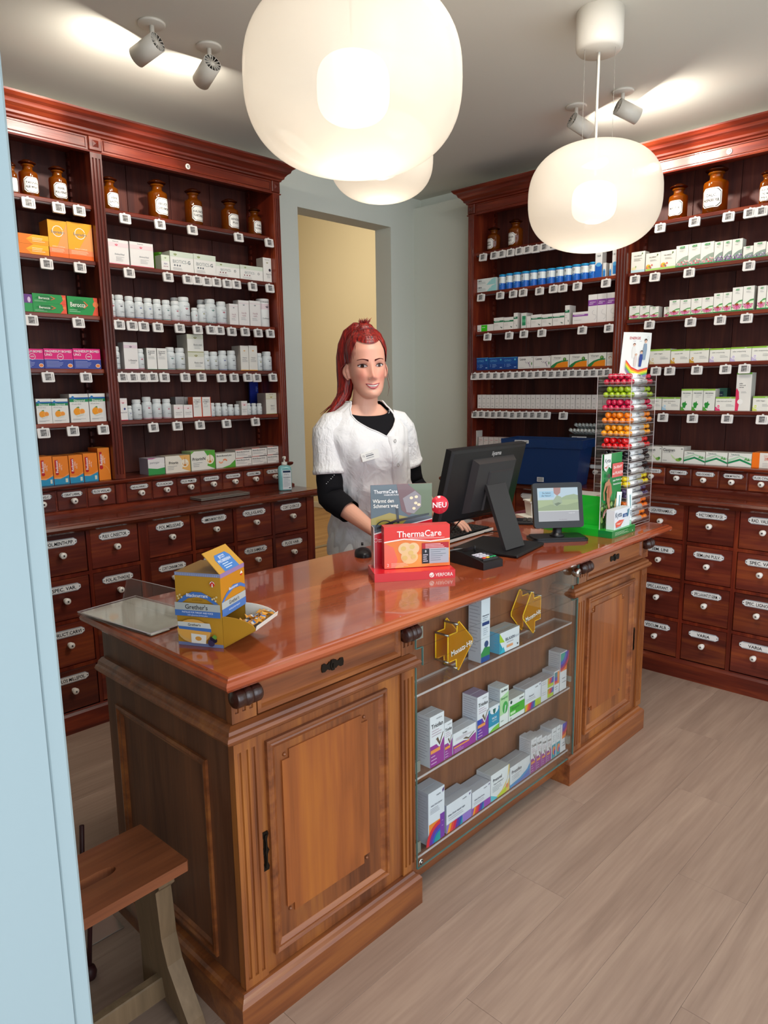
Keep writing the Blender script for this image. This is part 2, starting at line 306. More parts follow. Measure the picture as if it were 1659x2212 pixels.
# ---------------------------------------------------------------- the two apothecary cabinets
ZS = [2.34, 2.097, 1.853, 1.610, 1.366, 1.086]
ROWS = [(.722, .905), (.520, .702), (.309, .501), (.100, .289)]
def knob_mesh():
    q = MB(); w = lin(0xe8e0d6)
    q.lathe([(.0075, 0), (.0075, -.008), (.0115, -.011), (.0125, -.016), (.0085, -.019), (.009, -.022), (.0135, -.026), (.0145, -.031), (.012, -.035), (.004, -.0365)], n=20, axis='y', col=w, cap0=False)
    st = []
    for i in range(12): r = .0062 if i % 2 == 0 else .0026; st.append((r*cos(pi*i/6), r*sin(pi*i/6)))
    q.draw([('p', st, 0x1d1a20)], 1, 1, face((0, -.0370, 0), (1, 0, 0), (0, 0, 1), (0, -1, 0)))
    return q.mesh('knob', ENAMEL)
KNOB = knob_mesh()
def plate_mesh(s, w, h, notch=False):
    q = MB(); e = h*.30; c = h*.42 if not notch else h*.35
    pts = [(-w/2, -h/2+e), (-w/2+c, -h/2), (w/2-c, -h/2), (w/2, -h/2+e), (w/2, h/2-e), (w/2-c, h/2), (-w/2+c, h/2), (-w/2, h/2-e)]
    if notch: pts = [(-w/2, -h*.14), (-w/2+h*.2, -h*.3), (-w/2+c, -h/2), (w/2-c, -h/2), (w/2-h*.2, -h*.3), (w/2, -h*.14), (w/2, h*.14), (w/2-h*.2, h*.3), (w/2-c, h/2), (-w/2+c, h/2), (-w/2+h*.2, h*.3), (-w/2, h*.14)]
    g = lin(0x8e8f98); wt = lin(0xe9e6e2)
    q.prism(pts, 0, -.0022, lambda x, y, z: (x, z, y), g); k = 1-.0022/(h/2)
    q.prism([(x*(1-.0022/(w/2)), y*k) for x, y in pts], -.0022, -.0034, lambda x, y, z: (x, z, y), wt)
    mp = face((0, -.0036, 0), (1, 0, 0), (0, 0, 1), (0, -1, 0))
    P = [(x*(1-.008/w), y*(1-.008/h)) for x, y in pts]; n = len(P)
    for i in range(n):
        a, b = Vector(P[i]), Vector(P[(i+1) % n]); d = (b-a).normalized(); m = Vector((-d.y, d.x))*.00055
        if abs(d.x) > .9 and not notch: q.add([mp(*(a+m), 0), mp(*(a-m), 0), mp(*(b-m), 0), mp(*(b+m), 0)], [(0, 1, 2, 3)], lin(0x3a3440))
    q.draw([('e', -w/2+h*.2, 0, .0024, .0024, 0x141218), ('e', w/2-h*.2, 0, .0024, .0024, 0x141218)]+([('b', s, 0, 0, h*.46, 0x17151c, w-h*.95)] if s else []), 1, 1, mp)
    return q.mesh('name_plate', ENAMEL)
_DM = {}
def drawer(parent, u0, u1, z0, z1, y, s, small=False, plate=True):
    w, h = u1-u0, z1-z0; k = (round(w, 4), round(h, 4))
    if k not in _DM:
        q = MB(); q.box(-w/2, 0, -h/2, w/2, .016, h/2, ch=.0025); _DM[k] = q.mesh('drawer', CAB_DRAWER)
    d = place('drawer', _DM[k], parent, ((u0+u1)/2, y, (z0+z1)/2))
    if plate:
        pw, ph = (.098, .0235) if small else (.147, .0345)
        place('name_plate', plate_mesh(s, pw, ph, small), d, (0, -.0005, h/2-(.021 if small else .041)))
        place('knob', KNOB, d, (0, 0, h/2-(.050 if small else .092)))
    return d
def fluted(q, x0, x1, y, yb, z0, z1, n=3, m=0, dp=.006):
    w = x1-x0; pts = [(x0, yb), (x0, y)]; g = w*.15; mg = (w-n*g)/(n+1)
    for i in range(n):
        a = x0+mg+(g+mg)*i; pts += [(a+g/2-g/2*cos(pi*k/4), y+dp*sin(pi*k/4)) for k in range(5)]
    pts += [(x1, y), (x1, yb)]; e = .022
    q.grid([[(px, py, z) for px, py in pts] for z in (z0+e, z1-e)], m=m, sm=False)
    q.box(x0, y, z0, x1, yb, z0+e, m=m); q.box(x0, y, z1-e, x1, yb, z1, m=m)
def cabinet(root, uL, uR, pil, bays, cols, smalls, disc):
    U = [(uL, .25), (uL, -.226), (uR, -.226), (uR, .25)]; UU = [(uL, .25), (uL, 0), (uR, 0), (uR, .25)]
    q = MB(); q.box(uL+.004, -.200, .09, uR-.004, .25, .905); q.build('lower_carcass', CAB_X, root)
    q = MB(); xs = [uL]
    for c in cols: xs += [c[0]-.002, c[1]+.002]
    xs.append(uR)
    for i in range(0, len(xs), 2): q.box(xs[i], -.222, .098, xs[i+1], -.2, .905)
    for i in range(len(cols)):
        for z0, z1 in [(.098, ROWS[3][0]-.002)]+[(ROWS[k+1][1]+.002, ROWS[k][0]-.002) for k in range(3)]: q.box(cols[i][0]-.002, -.221, z0, cols[i][1]+.002, -.2, z1)
    q.build('face_frame', CAB_Z, root)
    q = MB(); q.sweep(U, [(.02, 0), (-.012, 0), (-.012, .083), (-.004, .094), (.005, .098)], False, I3); q.build('plinth', CAB_X, root)
    q = MB(); q.sweep(U, [(.03, .905), (-.018, .905), (-.031, .914), (-.036, .926), (-.030, .937), (-.02, .9395), (-.018, .945), (.03, .945)], False, I3)
    q.box(uL, -.226, .906, uR, .25, .9449); q.build('worktop', wood('cabinet_worktop', 0x4a1a10, 0x6b2c1a, 0x8a4426, 'x', .8, .22, .4, rand=.1), root)
    q = MB(); q.box(uL, .003, .945, uR, .25, 1.066); q.build('small_drawer_case', CAB_X, root)
    q = MB(); q.sweep(UU, [(.02, .945), (-.024, .945), (-.024, .955), (-.008, .965), (.002, .968)], False, I3); q.build('foot_molding', CAB_X, root)
    q = MB(); q.sweep(UU, [(.02, 1.064), (-.010, 1.064), (-.020, 1.071), (-.023, 1.081), (-.019, 1.086), (.02, 1.086)], False, I3); q.box(uL, 0, 1.066, uR, .25, 1.0858); q.build('ledge', CAB_X, root)
    for i, (u0, u1) in enumerate(pil):
        q = MB(); fluted(q, u0, u1, -.010, .02, 1.088, 2.563); q.box(u0, .02, 1.086, u1, .25, 2.62); q.build('pilaster', CAB_Z, root)
        q = MB(); q.box(u0-.004, -.014, 2.572, u1+.004, .01, 2.630, ch=.003); c = (u0+u1)/2; r = .014
        q.add([(c-r, -.0155, 2.587), (c+r, -.0155, 2.587), (c+r, -.0155, 2.615), (c-r, -.0155, 2.615), (c, -.0215, 2.601)], [(0, 1, 4), (1, 2, 4), (2, 3, 4), (3, 0, 4)]); q.build('corner_block', CAB_X, root)
        q = MB(); q.box(u0, -.006, .968, u1, .01, 1.064, ch=.002); q.build('drawer_post', CAB_Z, root)
    q = MB(); q.sweep(UU, [(.02, 2.563), (-.010, 2.563), (-.012, 2.569), (-.005, 2.572), (-.004, 2.628), (-.014, 2.632), (-.016, 2.639), (-.026, 2.645), (-.028, 2.654), (-.040, 2.668), (-.052, 2.676), (-.055, 2.684), (-.058, 2.690), (-.070, 2.697), (-.080, 2.709), (-.082, 2.716), (.03, 2.716)], False, I3)
    q.box(uL, 0, 2.705, uR, .25, 2.7155); q.build('cornice', CAB_X, root)
    for (u0, u1) in bays:
        q = MB()
        q.sweep([(u0+.018, 2.584), (u0+.018, 2.620), (u1-.018, 2.620), (u1-.018, 2.584)], [(0, .004), (.001, .008), (.004, .0085), (.0055, .004)], True, lambda a, b, h: (a, -h, b)); q.build('frieze_panel_bead', CAB_X, root)
        q = MB(); q.box(u0, 0, 2.615, u1, .25, 2.625); q.build('bay_top', CAB_X, root)
        n = 4 if u1-u0 > .7 else 2; w = (u1-u0)/n
        for i in range(n):
            q = MB(); q.box(-w/2+.0012, .238, 1.086, w/2-.0012, .248, 2.62, ch=.0015); q.build('back_board', CAB_BACK, root, loc=(u0+(i+.5)*w, 0, 0))
        for z in ZS[:5]:
            q = MB(); q.box(u0, .013, z-.02, u1, .238, z, ch=.003); q.build('shelf', CAB_X, root)
            q = MB(); q.box(u0+.01, .008, z-.027, u1-.01, .024, z-.0205); q.build('price_rail', mat('price_rail_plastic', 0x5a4a4c, .25, alpha=.7), root)
        for sx, uu in ((1, u0), (-1, u1)):   # notched shelf supports
            q = MB()
            for k in range(44): q.box(min(uu, uu+sx*.008), .205, 1.12+k*.034, max(uu, uu+sx*.008), .222, 1.12+k*.034+.020)
            o = q.build('notched_batten', CAB_Z, root); o['kind'] = 'stuff'
    for i, (u0, u1, names) in enumerate(cols):
        for r in range(4):
            if names[r] is not None: drawer(root, u0, u1, ROWS[r][0], ROWS[r][1], -.219, names[r])
    for (u0, u1, s) in smalls: drawer(root, u0+.004, u1-.004, .971, 1.061, -.004, s, True)
    q = MB(); q.lathe([(.0135, 0), (.0135, -.003), (.0115, -.004)], n=24, axis='y', col=lin(0xe6e0d8)); q.draw([('b', disc, 0, 0, .012, 0x222028, .02), ('e', -.0098, 0, .001, .001, 0x222028), ('e', .0098, 0, .001, .001, 0x222028)], 1, 1, face((0, -.0045, 0), (1, 0, 0), (0, 0, 1), (0, -1, 0)))
    return q, None
LO = (0, 3.322, 0); RO = (3.817, 0, 0)
left = thing('apothecary_cabinet', 'dark mahogany apothecary cabinet along the back wall, left of the doorway', 'cabinet', LO)
LC = [(1.0855, 1.3105, ['FOL.MENTH.PIP.', 'SPEC. VAR.', 'FRUCT.CARVI', 'FLOS MILLEFOL.']), (1.3305, 1.5555, ['PULV. C.INSECTOR.', 'FOL.ALTHAEAE', '', ''])]
LC += [(1.608+i*.2475, 1.8335+i*.2475, n) for i, n in enumerate([['FOL.MELISSAE', 'CORT.CINNAM.CHIN.', '', ''], ['AMMON.MURIAT.VEN.PLV.', '', '', ''], ['FOL.JUGLAND.', 'FLOS SAMBUC.', '', ''], ['CORT.QUERCUS', 'FLOS VAR.', '', '']])]
LS = [(1.1455+i*.1405, 1.286+i*.1405, s) for i, s in enumerate(['RHIZ.ZING.C.', 'CERAT.LABIAL.', 'FLOS VIOLAE'])]
LS += [(1.620+i*.1379, 1.7579+i*.1379, s) for i, s in enumerate(['RAD.ALCANNAE C.', 'FLOS ACACIAE', 'FLOS PRIMUL.', 'FLOS LAVANDUL.', 'FLOS FARFAR.', 'CANDEL.FUMAL.', 'FLOS TIL.P.'])]
q, _ = cabinet(left, 1.02, 2.63, [(1.02, 1.07), (1.567, 1.62), (2.585, 2.63)], [(1.07, 1.567), (1.62, 2.585)], LC, LS, 'B'); q.build('letter_disc', ENAMEL, left, loc=(2.066, -.004, 2.600), label='round white enamel disc with the letter B')
right = thing('apothecary_cabinet', 'dark mahogany apothecary cabinet along the right wall, behind the blue crate', 'cabinet', RO, -pi/2)
RC = [(-2.866+i*.2434, -2.6455+i*.2434, n) for i, n in enumerate([['', '', '', ''], ['RHIZ.IMPERATOR.PLV.', '', '', ''], ['', '', '', ''], ['', '', '', '']])]
RC += [(-1.843+i*.2434, -1.6225+i*.2434, n) for i, n in enumerate([['', '', '', ''], ['LIGN.FERNAMBUC.', 'SEM. LINI', 'SPEC.LAXANT.', 'VISCUM ALB.'], ['RHIZ.TORMENT.PLV.GR.', 'SEM.LINI PULV.', 'SPEC.LAXANT.ST.GERM.', 'VARIA'], ['RAD. VALERIAN.', 'SPEC. VAR.', 'SPEC. LIGNOR.', 'VARIA']])]
RS = [(-2.86+i*.137, -2.723+i*.137, '') for i in range(7)]
RS += [(-1.849+i*.1385, -1.7105+i*.1385, s) for i, s in enumerate(['', 'RHIZ.FILICIS C.', 'RHIZ.TORMENT.C.', 'RAD.CICHOREI C.', 'SEM.MYRISTIC.', 'FLOS CYNAE', ''])]
q, _ = cabinet(right, -2.905, -.83, [(-2.905, -2.86), (-1.90, -1.84), (-.88, -.83)], [(-2.86, -1.90), (-1.84, -.88)], RC, RS, 'O'); q.build('letter_disc', ENAMEL, right, loc=(-1.345, -.004, 2.600), label='round white enamel disc with the letter O')
ITEMS = [
('LN', 1, 'bottle,1.239,1.277,0.135,0; bottle,1.283,1.363,0.157,0; bottle,1.41,1.488,0.156,0'),
('LW', 1, 'bottle,1.65,1.73,0.158,0'),
('LW', 1, 'bottle,1.887,1.985,0.19,0; bottle,2.091,2.183,0.184,0; bottle,2.311,2.406,0.171,0; bottle,2.483,2.557,0.152,0'),
('RL', 1, 'bottle,2.812,2.728,0.149,0; bottle,2.654,2.563,0.17,0'),
('RR', 1, 'bottle,1.662,1.566,0.179,0; bottle,1.488,1.368,0.226,0; bottle,1.223,1.158,0.159,0'),
('LN', 2, 'supraflat,1.232,1.363,0.0415,0; supraflat,1.237,1.365,0.0405,0,0.042; supra,1.365,1.45,0.156,0; supra,1.45,1.572,0.159,0'),
('LN', 3, 'beroccap,1.237,1.272,0.074,0; beroccas,1.272,1.419,0.0405,0; beroccas,1.272,1.419,0.0395,0,0.041; berocca,1.423,1.574,0.08,0'),
('LN', 4, 'magnes,1.186,1.298,0.085,0; magnes,1.299,1.428,0.088,0; magnes,1.429,1.558,0.092,0'),
('LN', 5, 'diasp,1.245,1.312,0.111,0; diasp,1.312,1.387,0.11,0; diasp,1.394,1.483,0.13,0; diasp,1.485,1.58,0.131,0'),
('LN', 6, 'redox,1.235,1.292,0.133,0; redox,1.294,1.364,0.129,0; redox,1.366,1.432,0.13,0; redox,1.434,1.502,0.133,0; redoxt,1.505,1.583,0.154,0'),
('LW', 2, 'amino,1.617,1.737,0.111,0; amino,1.743,1.865,0.113,0; drum,1.94,2.012,0.103,0.1; boxfem,1.905,1.951,0.071,0; bioticg,1.954,2.087,0.096,0; bioticg,2.088,2.22,0.098,0; biotico,2.218,2.368,0.072,0; biotico,2.371,2.523,0.074,0; bonebox,2.525,2.601,0.129,0'),
('LW', 3, 'jar,1.611,1.656,0.105,0; jar,1.656,1.706,0.106,0; jar,1.707,1.756,0.104,0; jar,1.756,1.805,0.103,0; jar,1.805,1.854,0.102,0; jar,1.854,1.902,0.101,0; jar,1.903,1.952,0.101,0; jar,1.953,2.006,0.1,0; jar,1.997,2.048,0.127,0.075; jar,1.999,2.067,0.124,0; jar,2.067,2.106,0.074,0; jar,2.107,2.158,0.094,0; jar,2.153,2.202,0.128,0.075; jar,2.155,2.224,0.126,0; jar,2.225,2.288,0.118,0; hairbox,2.289,2.347,0.109,0; hairbox,2.349,2.419,0.132,0; hairbox,2.422,2.496,0.135,0; tin,2.5,2.576,0.153,0'),
('LW', 4, 'jar,1.616,1.662,0.108,0; lglut,1.675,1.747,0.129,0; jar,1.747,1.788,0.101,0; burgbox,1.793,1.846,0.105,0; burgbox,1.849,1.904,0.105,0; jar,1.907,1.961,0.113,0; jar,1.962,2.019,0.112,0; wide,2.022,2.118,0.091,0; wide,2.022,2.118,0.09,0,0.0915; jar,2.12,2.162,0.1,0; jar,2.164,2.217,0.098,0; jar,2.219,2.274,0.105,0; jar,2.276,2.332,0.107,0; yellbox,2.347,2.402,0.134,0; yellbox,2.403,2.461,0.136,0; jar,2.462,2.505,0.098,0; jar,2.514,2.577,0.108,0'),
('LW', 5, 'burgpink,1.63,1.673,0.106,0; jar,1.674,1.703,0.07,0; jar,1.706,1.759,0.099,0; jar,1.761,1.814,0.111,0; jar,1.815,1.868,0.1,0; jar,1.87,1.92,0.099,0; minibox,1.922,1.977,0.068,0; minibox,1.979,2.031,0.066,0; greybox,1.987,2.039,0.107,0.09; greybox,2.04,2.089,0.105,0.09; vitbox,2.036,2.089,0.105,0; vitbox,2.091,2.144,0.104,0; jar,2.144,2.176,0.072,0; jar,2.179,2.218,0.071,0; jar,2.22,2.258,0.07,0; jar,2.259,2.297,0.062,0; jar,2.3,2.334,0.061,0; minibox,2.338,2.378,0.078,0; jar,2.379,2.412,0.065,0; jar,2.415,2.449,0.064,0; jar,2.452,2.488,0.063,0; zinkbox,2.506,2.595,0.119,0; folder,2.514,2.597,0.191,0.16'),
('LW', 6, 'pantogar,1.759,1.852,0.084,0; priorin,1.855,1.999,0.087,0; priorinn,2.004,2.152,0.101,0; biotplus,2.156,2.282,0.079,0; biotin,2.282,2.39,0.0455,0; biotin,2.392,2.498,0.047,0; biotin,2.5,2.607,0.048,0; biotin,2.284,2.393,0.0445,0,0.046; biotin,2.395,2.5,0.046,0,0.0475; biotin,2.503,2.609,0.047,0,0.0485'),
('RL', 2, 'omni,2.859,2.71,0.0405,0; omni,2.86,2.713,0.0395,0,0.041; can1,2.703,2.654,0.092,0; can2,2.653,2.602,0.093,0; can3,2.601,2.545,0.093,0; can4,2.543,2.483,0.092,0; can5,2.482,2.428,0.091,0; can6,2.426,2.37,0.09,0; can7,2.367,2.306,0.088,0; can8,2.306,2.25,0.087,0; can9,2.249,2.198,0.087,0; can10,2.198,2.143,0.089,0; can11,2.142,2.091,0.088,0; can12,2.09,2.041,0.089,0; blue8,2.042,2.0,0.138,0; bluesm,1.995,1.975,0.074,0; bluesm,1.956,1.942,0.068,0; blue11,1.941,1.909,0.136,0'),
('RL', 3, 'greenmark,2.855,2.727,0.041,0; seren,2.726,2.652,0.077,0; seren,2.651,2.579,0.074,0; seren,2.578,2.549,0.096,0; drumg,2.524,2.486,0.091,0; plainbox,2.484,2.455,0.069,0; seren,2.453,2.38,0.074,0; seren,2.379,2.307,0.071,0; seren,2.304,2.226,0.071,0; seren,2.224,2.194,0.11,0; purpflat,2.173,2.075,0.066,0; purpbox,2.077,2.021,0.155,0; purpbox,2.02,1.965,0.155,0; purpbox,1.964,1.911,0.155,0'),
('RL', 4, 'gyno,2.871,2.767,0.078,0; gyno,2.761,2.653,0.076,0; gyno,2.652,2.547,0.074,0; lasea,2.541,2.432,0.073,0; lasea,2.43,2.311,0.071,0; vitango,2.308,2.188,0.073,0; vitango,2.185,2.067,0.073,0; vitango,2.065,1.954,0.075,0; rootbox,1.951,1.912,0.074,0'),
('RL', 5, 'thin,2.848,2.814,0.087,0; thin,2.812,2.78,0.087,0; thin,2.779,2.745,0.086,0; thin,2.744,2.712,0.086,0; thin,2.71,2.678,0.086,0; thin,2.677,2.644,0.086,0; thin,2.642,2.609,0.086,0; thin,2.607,2.575,0.086,0; thin,2.574,2.544,0.086,0; thin,2.542,2.51,0.085,0; thin,2.509,2.477,0.085,0; thin,2.476,2.444,0.085,0; thin,2.443,2.41,0.085,0; thin,2.409,2.376,0.085,0; thin,2.375,2.342,0.085,0; thin,2.341,2.308,0.085,0; thin,2.307,2.273,0.084,0; thin,2.271,2.24,0.084,0; thin,2.239,2.206,0.084,0; thin,2.205,2.172,0.084,0; thin,2.171,2.14,0.084,0; thin,2.138,2.106,0.084,0; thin,2.105,2.072,0.083,0; thin,2.071,2.038,0.083,0; thin,2.036,2.004,0.083,0; thin,2.003,1.968,0.083,0; thin,1.967,1.936,0.083,0'),
('RL', 6, 'tallgreen,2.885,2.849,0.133,0; pinksm,2.838,2.799,0.093,0; pinksm,2.797,2.758,0.093,0; pinksm,2.756,2.717,0.094,0; pinksm,2.716,2.676,0.095,0; pinksm,2.675,2.635,0.095,0'),
('RR', 2, 'valv1,1.831,1.754,0.107,0; valv2,1.75,1.67,0.09,0; valv2,1.67,1.589,0.092,0; vpink,1.589,1.526,0.106,0; vpink,1.526,1.465,0.106,0; vpink,1.465,1.4,0.105,0; vpurp,1.399,1.357,0.099,0; vpurp,1.356,1.315,0.099,0; vpurp,1.314,1.266,0.099,0; vpurp,1.262,1.216,0.058,0; vpurp,1.215,1.16,0.07,0; vpink,1.159,1.103,0.066,0'),
('RR', 3, 'echin,1.83,1.772,0.071,0; echin,1.771,1.717,0.067,0; echin,1.715,1.666,0.058,0; echin,1.651,1.62,0.054,0.03; echin,1.611,1.555,0.082,0; echin,1.554,1.499,0.08,0; echin,1.498,1.444,0.081,0; echin,1.444,1.387,0.081,0; echin,1.386,1.342,0.095,0; echin,1.342,1.299,0.095,0; echin,1.298,1.249,0.114,0; echin,1.248,1.197,0.115,0; echin,1.182,1.143,0.11,0; echin,1.142,1.096,0.109,0'),
('RR', 4, 'nagin,1.704,1.591,0.078,0; remotiv,1.589,1.491,0.072,0; remotiv,1.49,1.393,0.07,0; entsp,1.39,1.29,0.068,0; entsp,1.289,1.191,0.069,0; entsp,1.19,1.091,0.069,0'),
('RR', 5, 'wechsel,1.702,1.625,0.069,0; wechsel,1.623,1.526,0.068,0; prospan,1.522,1.465,0.111,0; prospan,1.464,1.409,0.111,0; prospan,1.408,1.349,0.11,0; darkgreen,1.373,1.325,0.113,0.1; herzflat,1.346,1.246,0.069,0; herztall,1.251,1.179,0.188,0; feigen,1.169,1.083,0.072,0'),
('RR', 6, 'gaspan,1.7,1.611,0.083,0; gaspan,1.609,1.493,0.086,0; tebo,1.49,1.38,0.065,0; tebo,1.378,1.269,0.067,0; tebo,1.266,1.154,0.068,0; pady,1.153,1.036,0.075,0'),
]
TAGS = {('LN', 1): [1.281, 1.407, 1.498], ('LN', 2): [1.334, 1.48], ('LN', 3): [1.248, 1.452], ('LN', 4): [1.296, 1.466], ('LN', 5): [1.254, 1.385, 1.528], ('LW', 1): [1.714, 1.892, 2.071, 2.349, 2.55], ('LW', 2): [1.715, 1.918, 2.027, 2.082, 2.138, 2.196, 2.262, 2.32, 2.426, 2.542], ('LW', 3): [1.646, 1.71, 1.77, 1.845, 1.966, 2.068, 2.148, 2.201, 2.277, 2.363, 2.45, 2.532], ('LW', 4): [1.644, 1.696, 1.747, 1.799, 1.863, 1.98, 2.075, 2.197, 2.278, 2.366, 2.427, 2.538], ('LW', 5): [1.785, 1.918, 2.05, 2.214, 2.405], ('RL', 1): [2.791, 2.705, 2.649, 2.586, 2.523, 2.466, 2.409, 2.351, 2.296, 2.237], ('RL', 2): [2.804, 2.658, 2.563, 2.492, 2.378, 2.285, 2.224, 2.131, 1.957], ('RL', 3): [2.751, 2.587, 2.482, 2.356, 2.092, 1.929], ('RL', 4): [2.851, 2.795, 2.74, 2.686, 2.633, 2.581, 2.529, 2.479, 2.429, 2.38, 2.332, 2.284, 2.237, 2.191, 2.146, 2.101, 2.057, 2.013, 1.97, 1.928], ('RL', 5): [2.842, 2.793, 2.746, 2.698, 2.651, 2.603, 2.554, 2.503, 2.457, 2.408, 2.36, 2.312, 2.198], ('RR', 1): [1.666, 1.491, 1.329, 1.233, 1.181], ('RR', 2): [1.791, 1.682, 1.504, 1.22], ('RR', 3): [1.699, 1.483, 1.338, 1.214], ('RR', 4): [1.652, 1.577, 1.437, 1.297, 1.208], ('RR', 5): [1.601, 1.445, 1.273, 1.11]}
# ---------------------------------------------------------------- goods on the shelves
W_ = 0xe9e7e1; G_ = 0x9a9a98; K_ = 0x24242c
def crescent(u, v, r, c): return [('a', u, v, r, r*.42, pi*1.05, pi*1.95, c), ('o', u, v-r*.15, r*.28, c)]
def burg(acc, name, y=.45, band=None):   # look of the white supplement range
    o = []
    if band: o.append(('r', 0, .70, 1, .86, band))
    return o+[('t', 'Burgerstein', .5, .92, .035, 0x55555a, .6)]+crescent(.5, .82, .055, acc)+[('t', name, .66, y, .06, 0x44444c, .6), ('l', .42, y-.07, .92, 3, .045, .012, 0xa0a0a0)]
leafg = 0x3f9a50
def rainbow(x0, y0, x1, y1, arc=True):
    cs = [0xf59a2c, 0xee4a3a, 0xd3224e, 0x6a2fa0, 0x2c4fae, 0x1c96a8]; n = len(cs); o = []
    for i, c in enumerate(cs): o.append(('p', [(x0+(x1-x0)*i/n, y0), (x0+(x1-x0)*(i+1)/n, y0), (x0+(x1-x0)*min(1, (i+1.9)/n), y1), (x0+(x1-x0)*min(1, (i+.9)/n), y1)], c))
    return o
def echin(pink):
    o = [('p', [(0, 0), (1, 0), (1, .47), (.7, .45), (.35, .34), (0, .18)], 0x4f9c54), ('p', [(0, 0), (1, 0), (1, .40), (.7, .38), (.35, .28), (0, .12)], 0xd9efc8 if pink else 0x8fc98a)]
    c = 0xe05a9c
    for i in range(9): a = pi+pi*(i-.3)/7.6; o.append(('p', [(.5+.04*cos(a-.9), .27), (.5+.46*cos(a-.13), .25+.19*sin(a-.13)), (.5+.46*cos(a+.13), .25+.19*sin(a+.13)), (.5+.04*cos(a+.9), .27)], 0xe46aa8 if i % 2 else 0xcf4a8c))
    return o+[('e', .5, .28, .16, .05, 0xa04a28), ('r', 0, 0, 1, .055, 0x1f8a48), ('p', [(.3, .87), (.36, .93), (.7, .93), (.64, .87)], leafg), ('t', 'A.Vogel', .5, .9, .03, 0xffffff, .3), ('l', .3, .78, .75, 2, .04, .012, 0xa0a0a0)]
def flower(cs, bg, base=0x1f8a48):
    o = [('p', [(0, 0), (1, 0), (1, .50), (.6, .44), (.25, .33), (0, .16)], bg)]; rr = random.Random(3)
    for i in range(26):
        x, y = rr.uniform(.05, .97), rr.uniform(.08, .42)
        if y < .12+.34*x: o.append(('o', x, y, .035, cs[i % len(cs)]))
    return o+[('r', 0, 0, 1, .05, base), ('p', [(.28, .86), (.36, .94), (.74, .94), (.66, .86)], leafg), ('t', 'A.Vogel', .5, .9, .035, 0xffffff, .34), ('l', .3, .76, .75, 2, .04, .012, 0xa0a0a0)]
def zeller(t1, acc, t2=None): return [('r', 0, .88, 1, 1, 0x8dbb42), ('b', 'zeller', .72, .94, .05, 0xffffff, .3), ('t', t1, .42, .70, .085, 0x3c3c44, .74), ('l', .52, .45, .92, 3, .07, .02, 0xa0a0a0), ('p', [(0, 0), (.26, 0), (.2, .16), (.08, .24), (0, .3)], acc), ('o', .16, .30, .14, 0xf2f0ea), ('o', .16, .31, .10, acc), ('r', .06, .29, .27, .32, 0xf2f0ea)]+([('t', t2, .42, .56, .08, 0x3c3c44, .5)] if t2 else [])
K = {}   # kind: (description, category, body, side, top, depth, print)
def kind(k, *a): K[k] = a
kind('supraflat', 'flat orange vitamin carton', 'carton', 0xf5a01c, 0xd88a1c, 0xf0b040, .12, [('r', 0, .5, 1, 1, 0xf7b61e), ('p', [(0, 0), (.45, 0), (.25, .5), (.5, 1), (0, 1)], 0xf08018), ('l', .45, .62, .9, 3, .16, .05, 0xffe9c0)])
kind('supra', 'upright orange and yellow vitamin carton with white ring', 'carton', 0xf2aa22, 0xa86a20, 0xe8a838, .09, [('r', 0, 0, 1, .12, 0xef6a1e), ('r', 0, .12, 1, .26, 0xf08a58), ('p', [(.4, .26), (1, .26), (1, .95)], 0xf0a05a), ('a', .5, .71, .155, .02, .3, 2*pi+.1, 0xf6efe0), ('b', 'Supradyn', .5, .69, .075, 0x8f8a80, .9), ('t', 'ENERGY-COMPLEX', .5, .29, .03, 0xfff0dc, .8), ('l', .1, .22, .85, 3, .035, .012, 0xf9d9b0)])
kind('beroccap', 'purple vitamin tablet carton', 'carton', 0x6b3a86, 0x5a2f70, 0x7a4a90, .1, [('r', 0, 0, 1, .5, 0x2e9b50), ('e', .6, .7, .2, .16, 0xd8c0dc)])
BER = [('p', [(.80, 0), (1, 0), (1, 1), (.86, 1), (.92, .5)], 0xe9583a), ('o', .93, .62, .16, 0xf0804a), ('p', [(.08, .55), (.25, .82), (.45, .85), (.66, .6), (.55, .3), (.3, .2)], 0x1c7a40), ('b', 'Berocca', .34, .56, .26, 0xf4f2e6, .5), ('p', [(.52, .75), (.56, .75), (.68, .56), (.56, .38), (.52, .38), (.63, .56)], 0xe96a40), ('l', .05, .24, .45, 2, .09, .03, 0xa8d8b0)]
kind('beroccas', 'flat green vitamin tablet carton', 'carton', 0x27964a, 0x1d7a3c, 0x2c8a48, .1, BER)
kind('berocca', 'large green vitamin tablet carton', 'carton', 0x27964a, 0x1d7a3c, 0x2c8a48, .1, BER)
kind('magnes', 'magenta and blue magnesium carton', 'carton', 0xdd1a78, 0x4a3a90, 0xb0307a, .1, [('r', 0, 0, 1, .47, 0x3a4a9c), ('r', 0, .46, 1, .48, 0xe8a8cc), ('b', 'MAGNESIUM BIOMED', .5, .87, .12, 0xf6eef4, .92), ('b', 'UNO', .15, .70, .12, 0xf6eef4, .3), ('a', .56, .60, .165, .02, 0, 2*pi, 0xf2e6ee), ('b', '100%', .56, .61, .07, 0xf2e6ee, .2), ('l', .06, .36, .72, 5, .07, .02, 0xa8b0dc), ('e', .88, .16, .09, .10, 0xf0e0d0), ('e', .88, .16, .075, .07, 0xe8823c)])
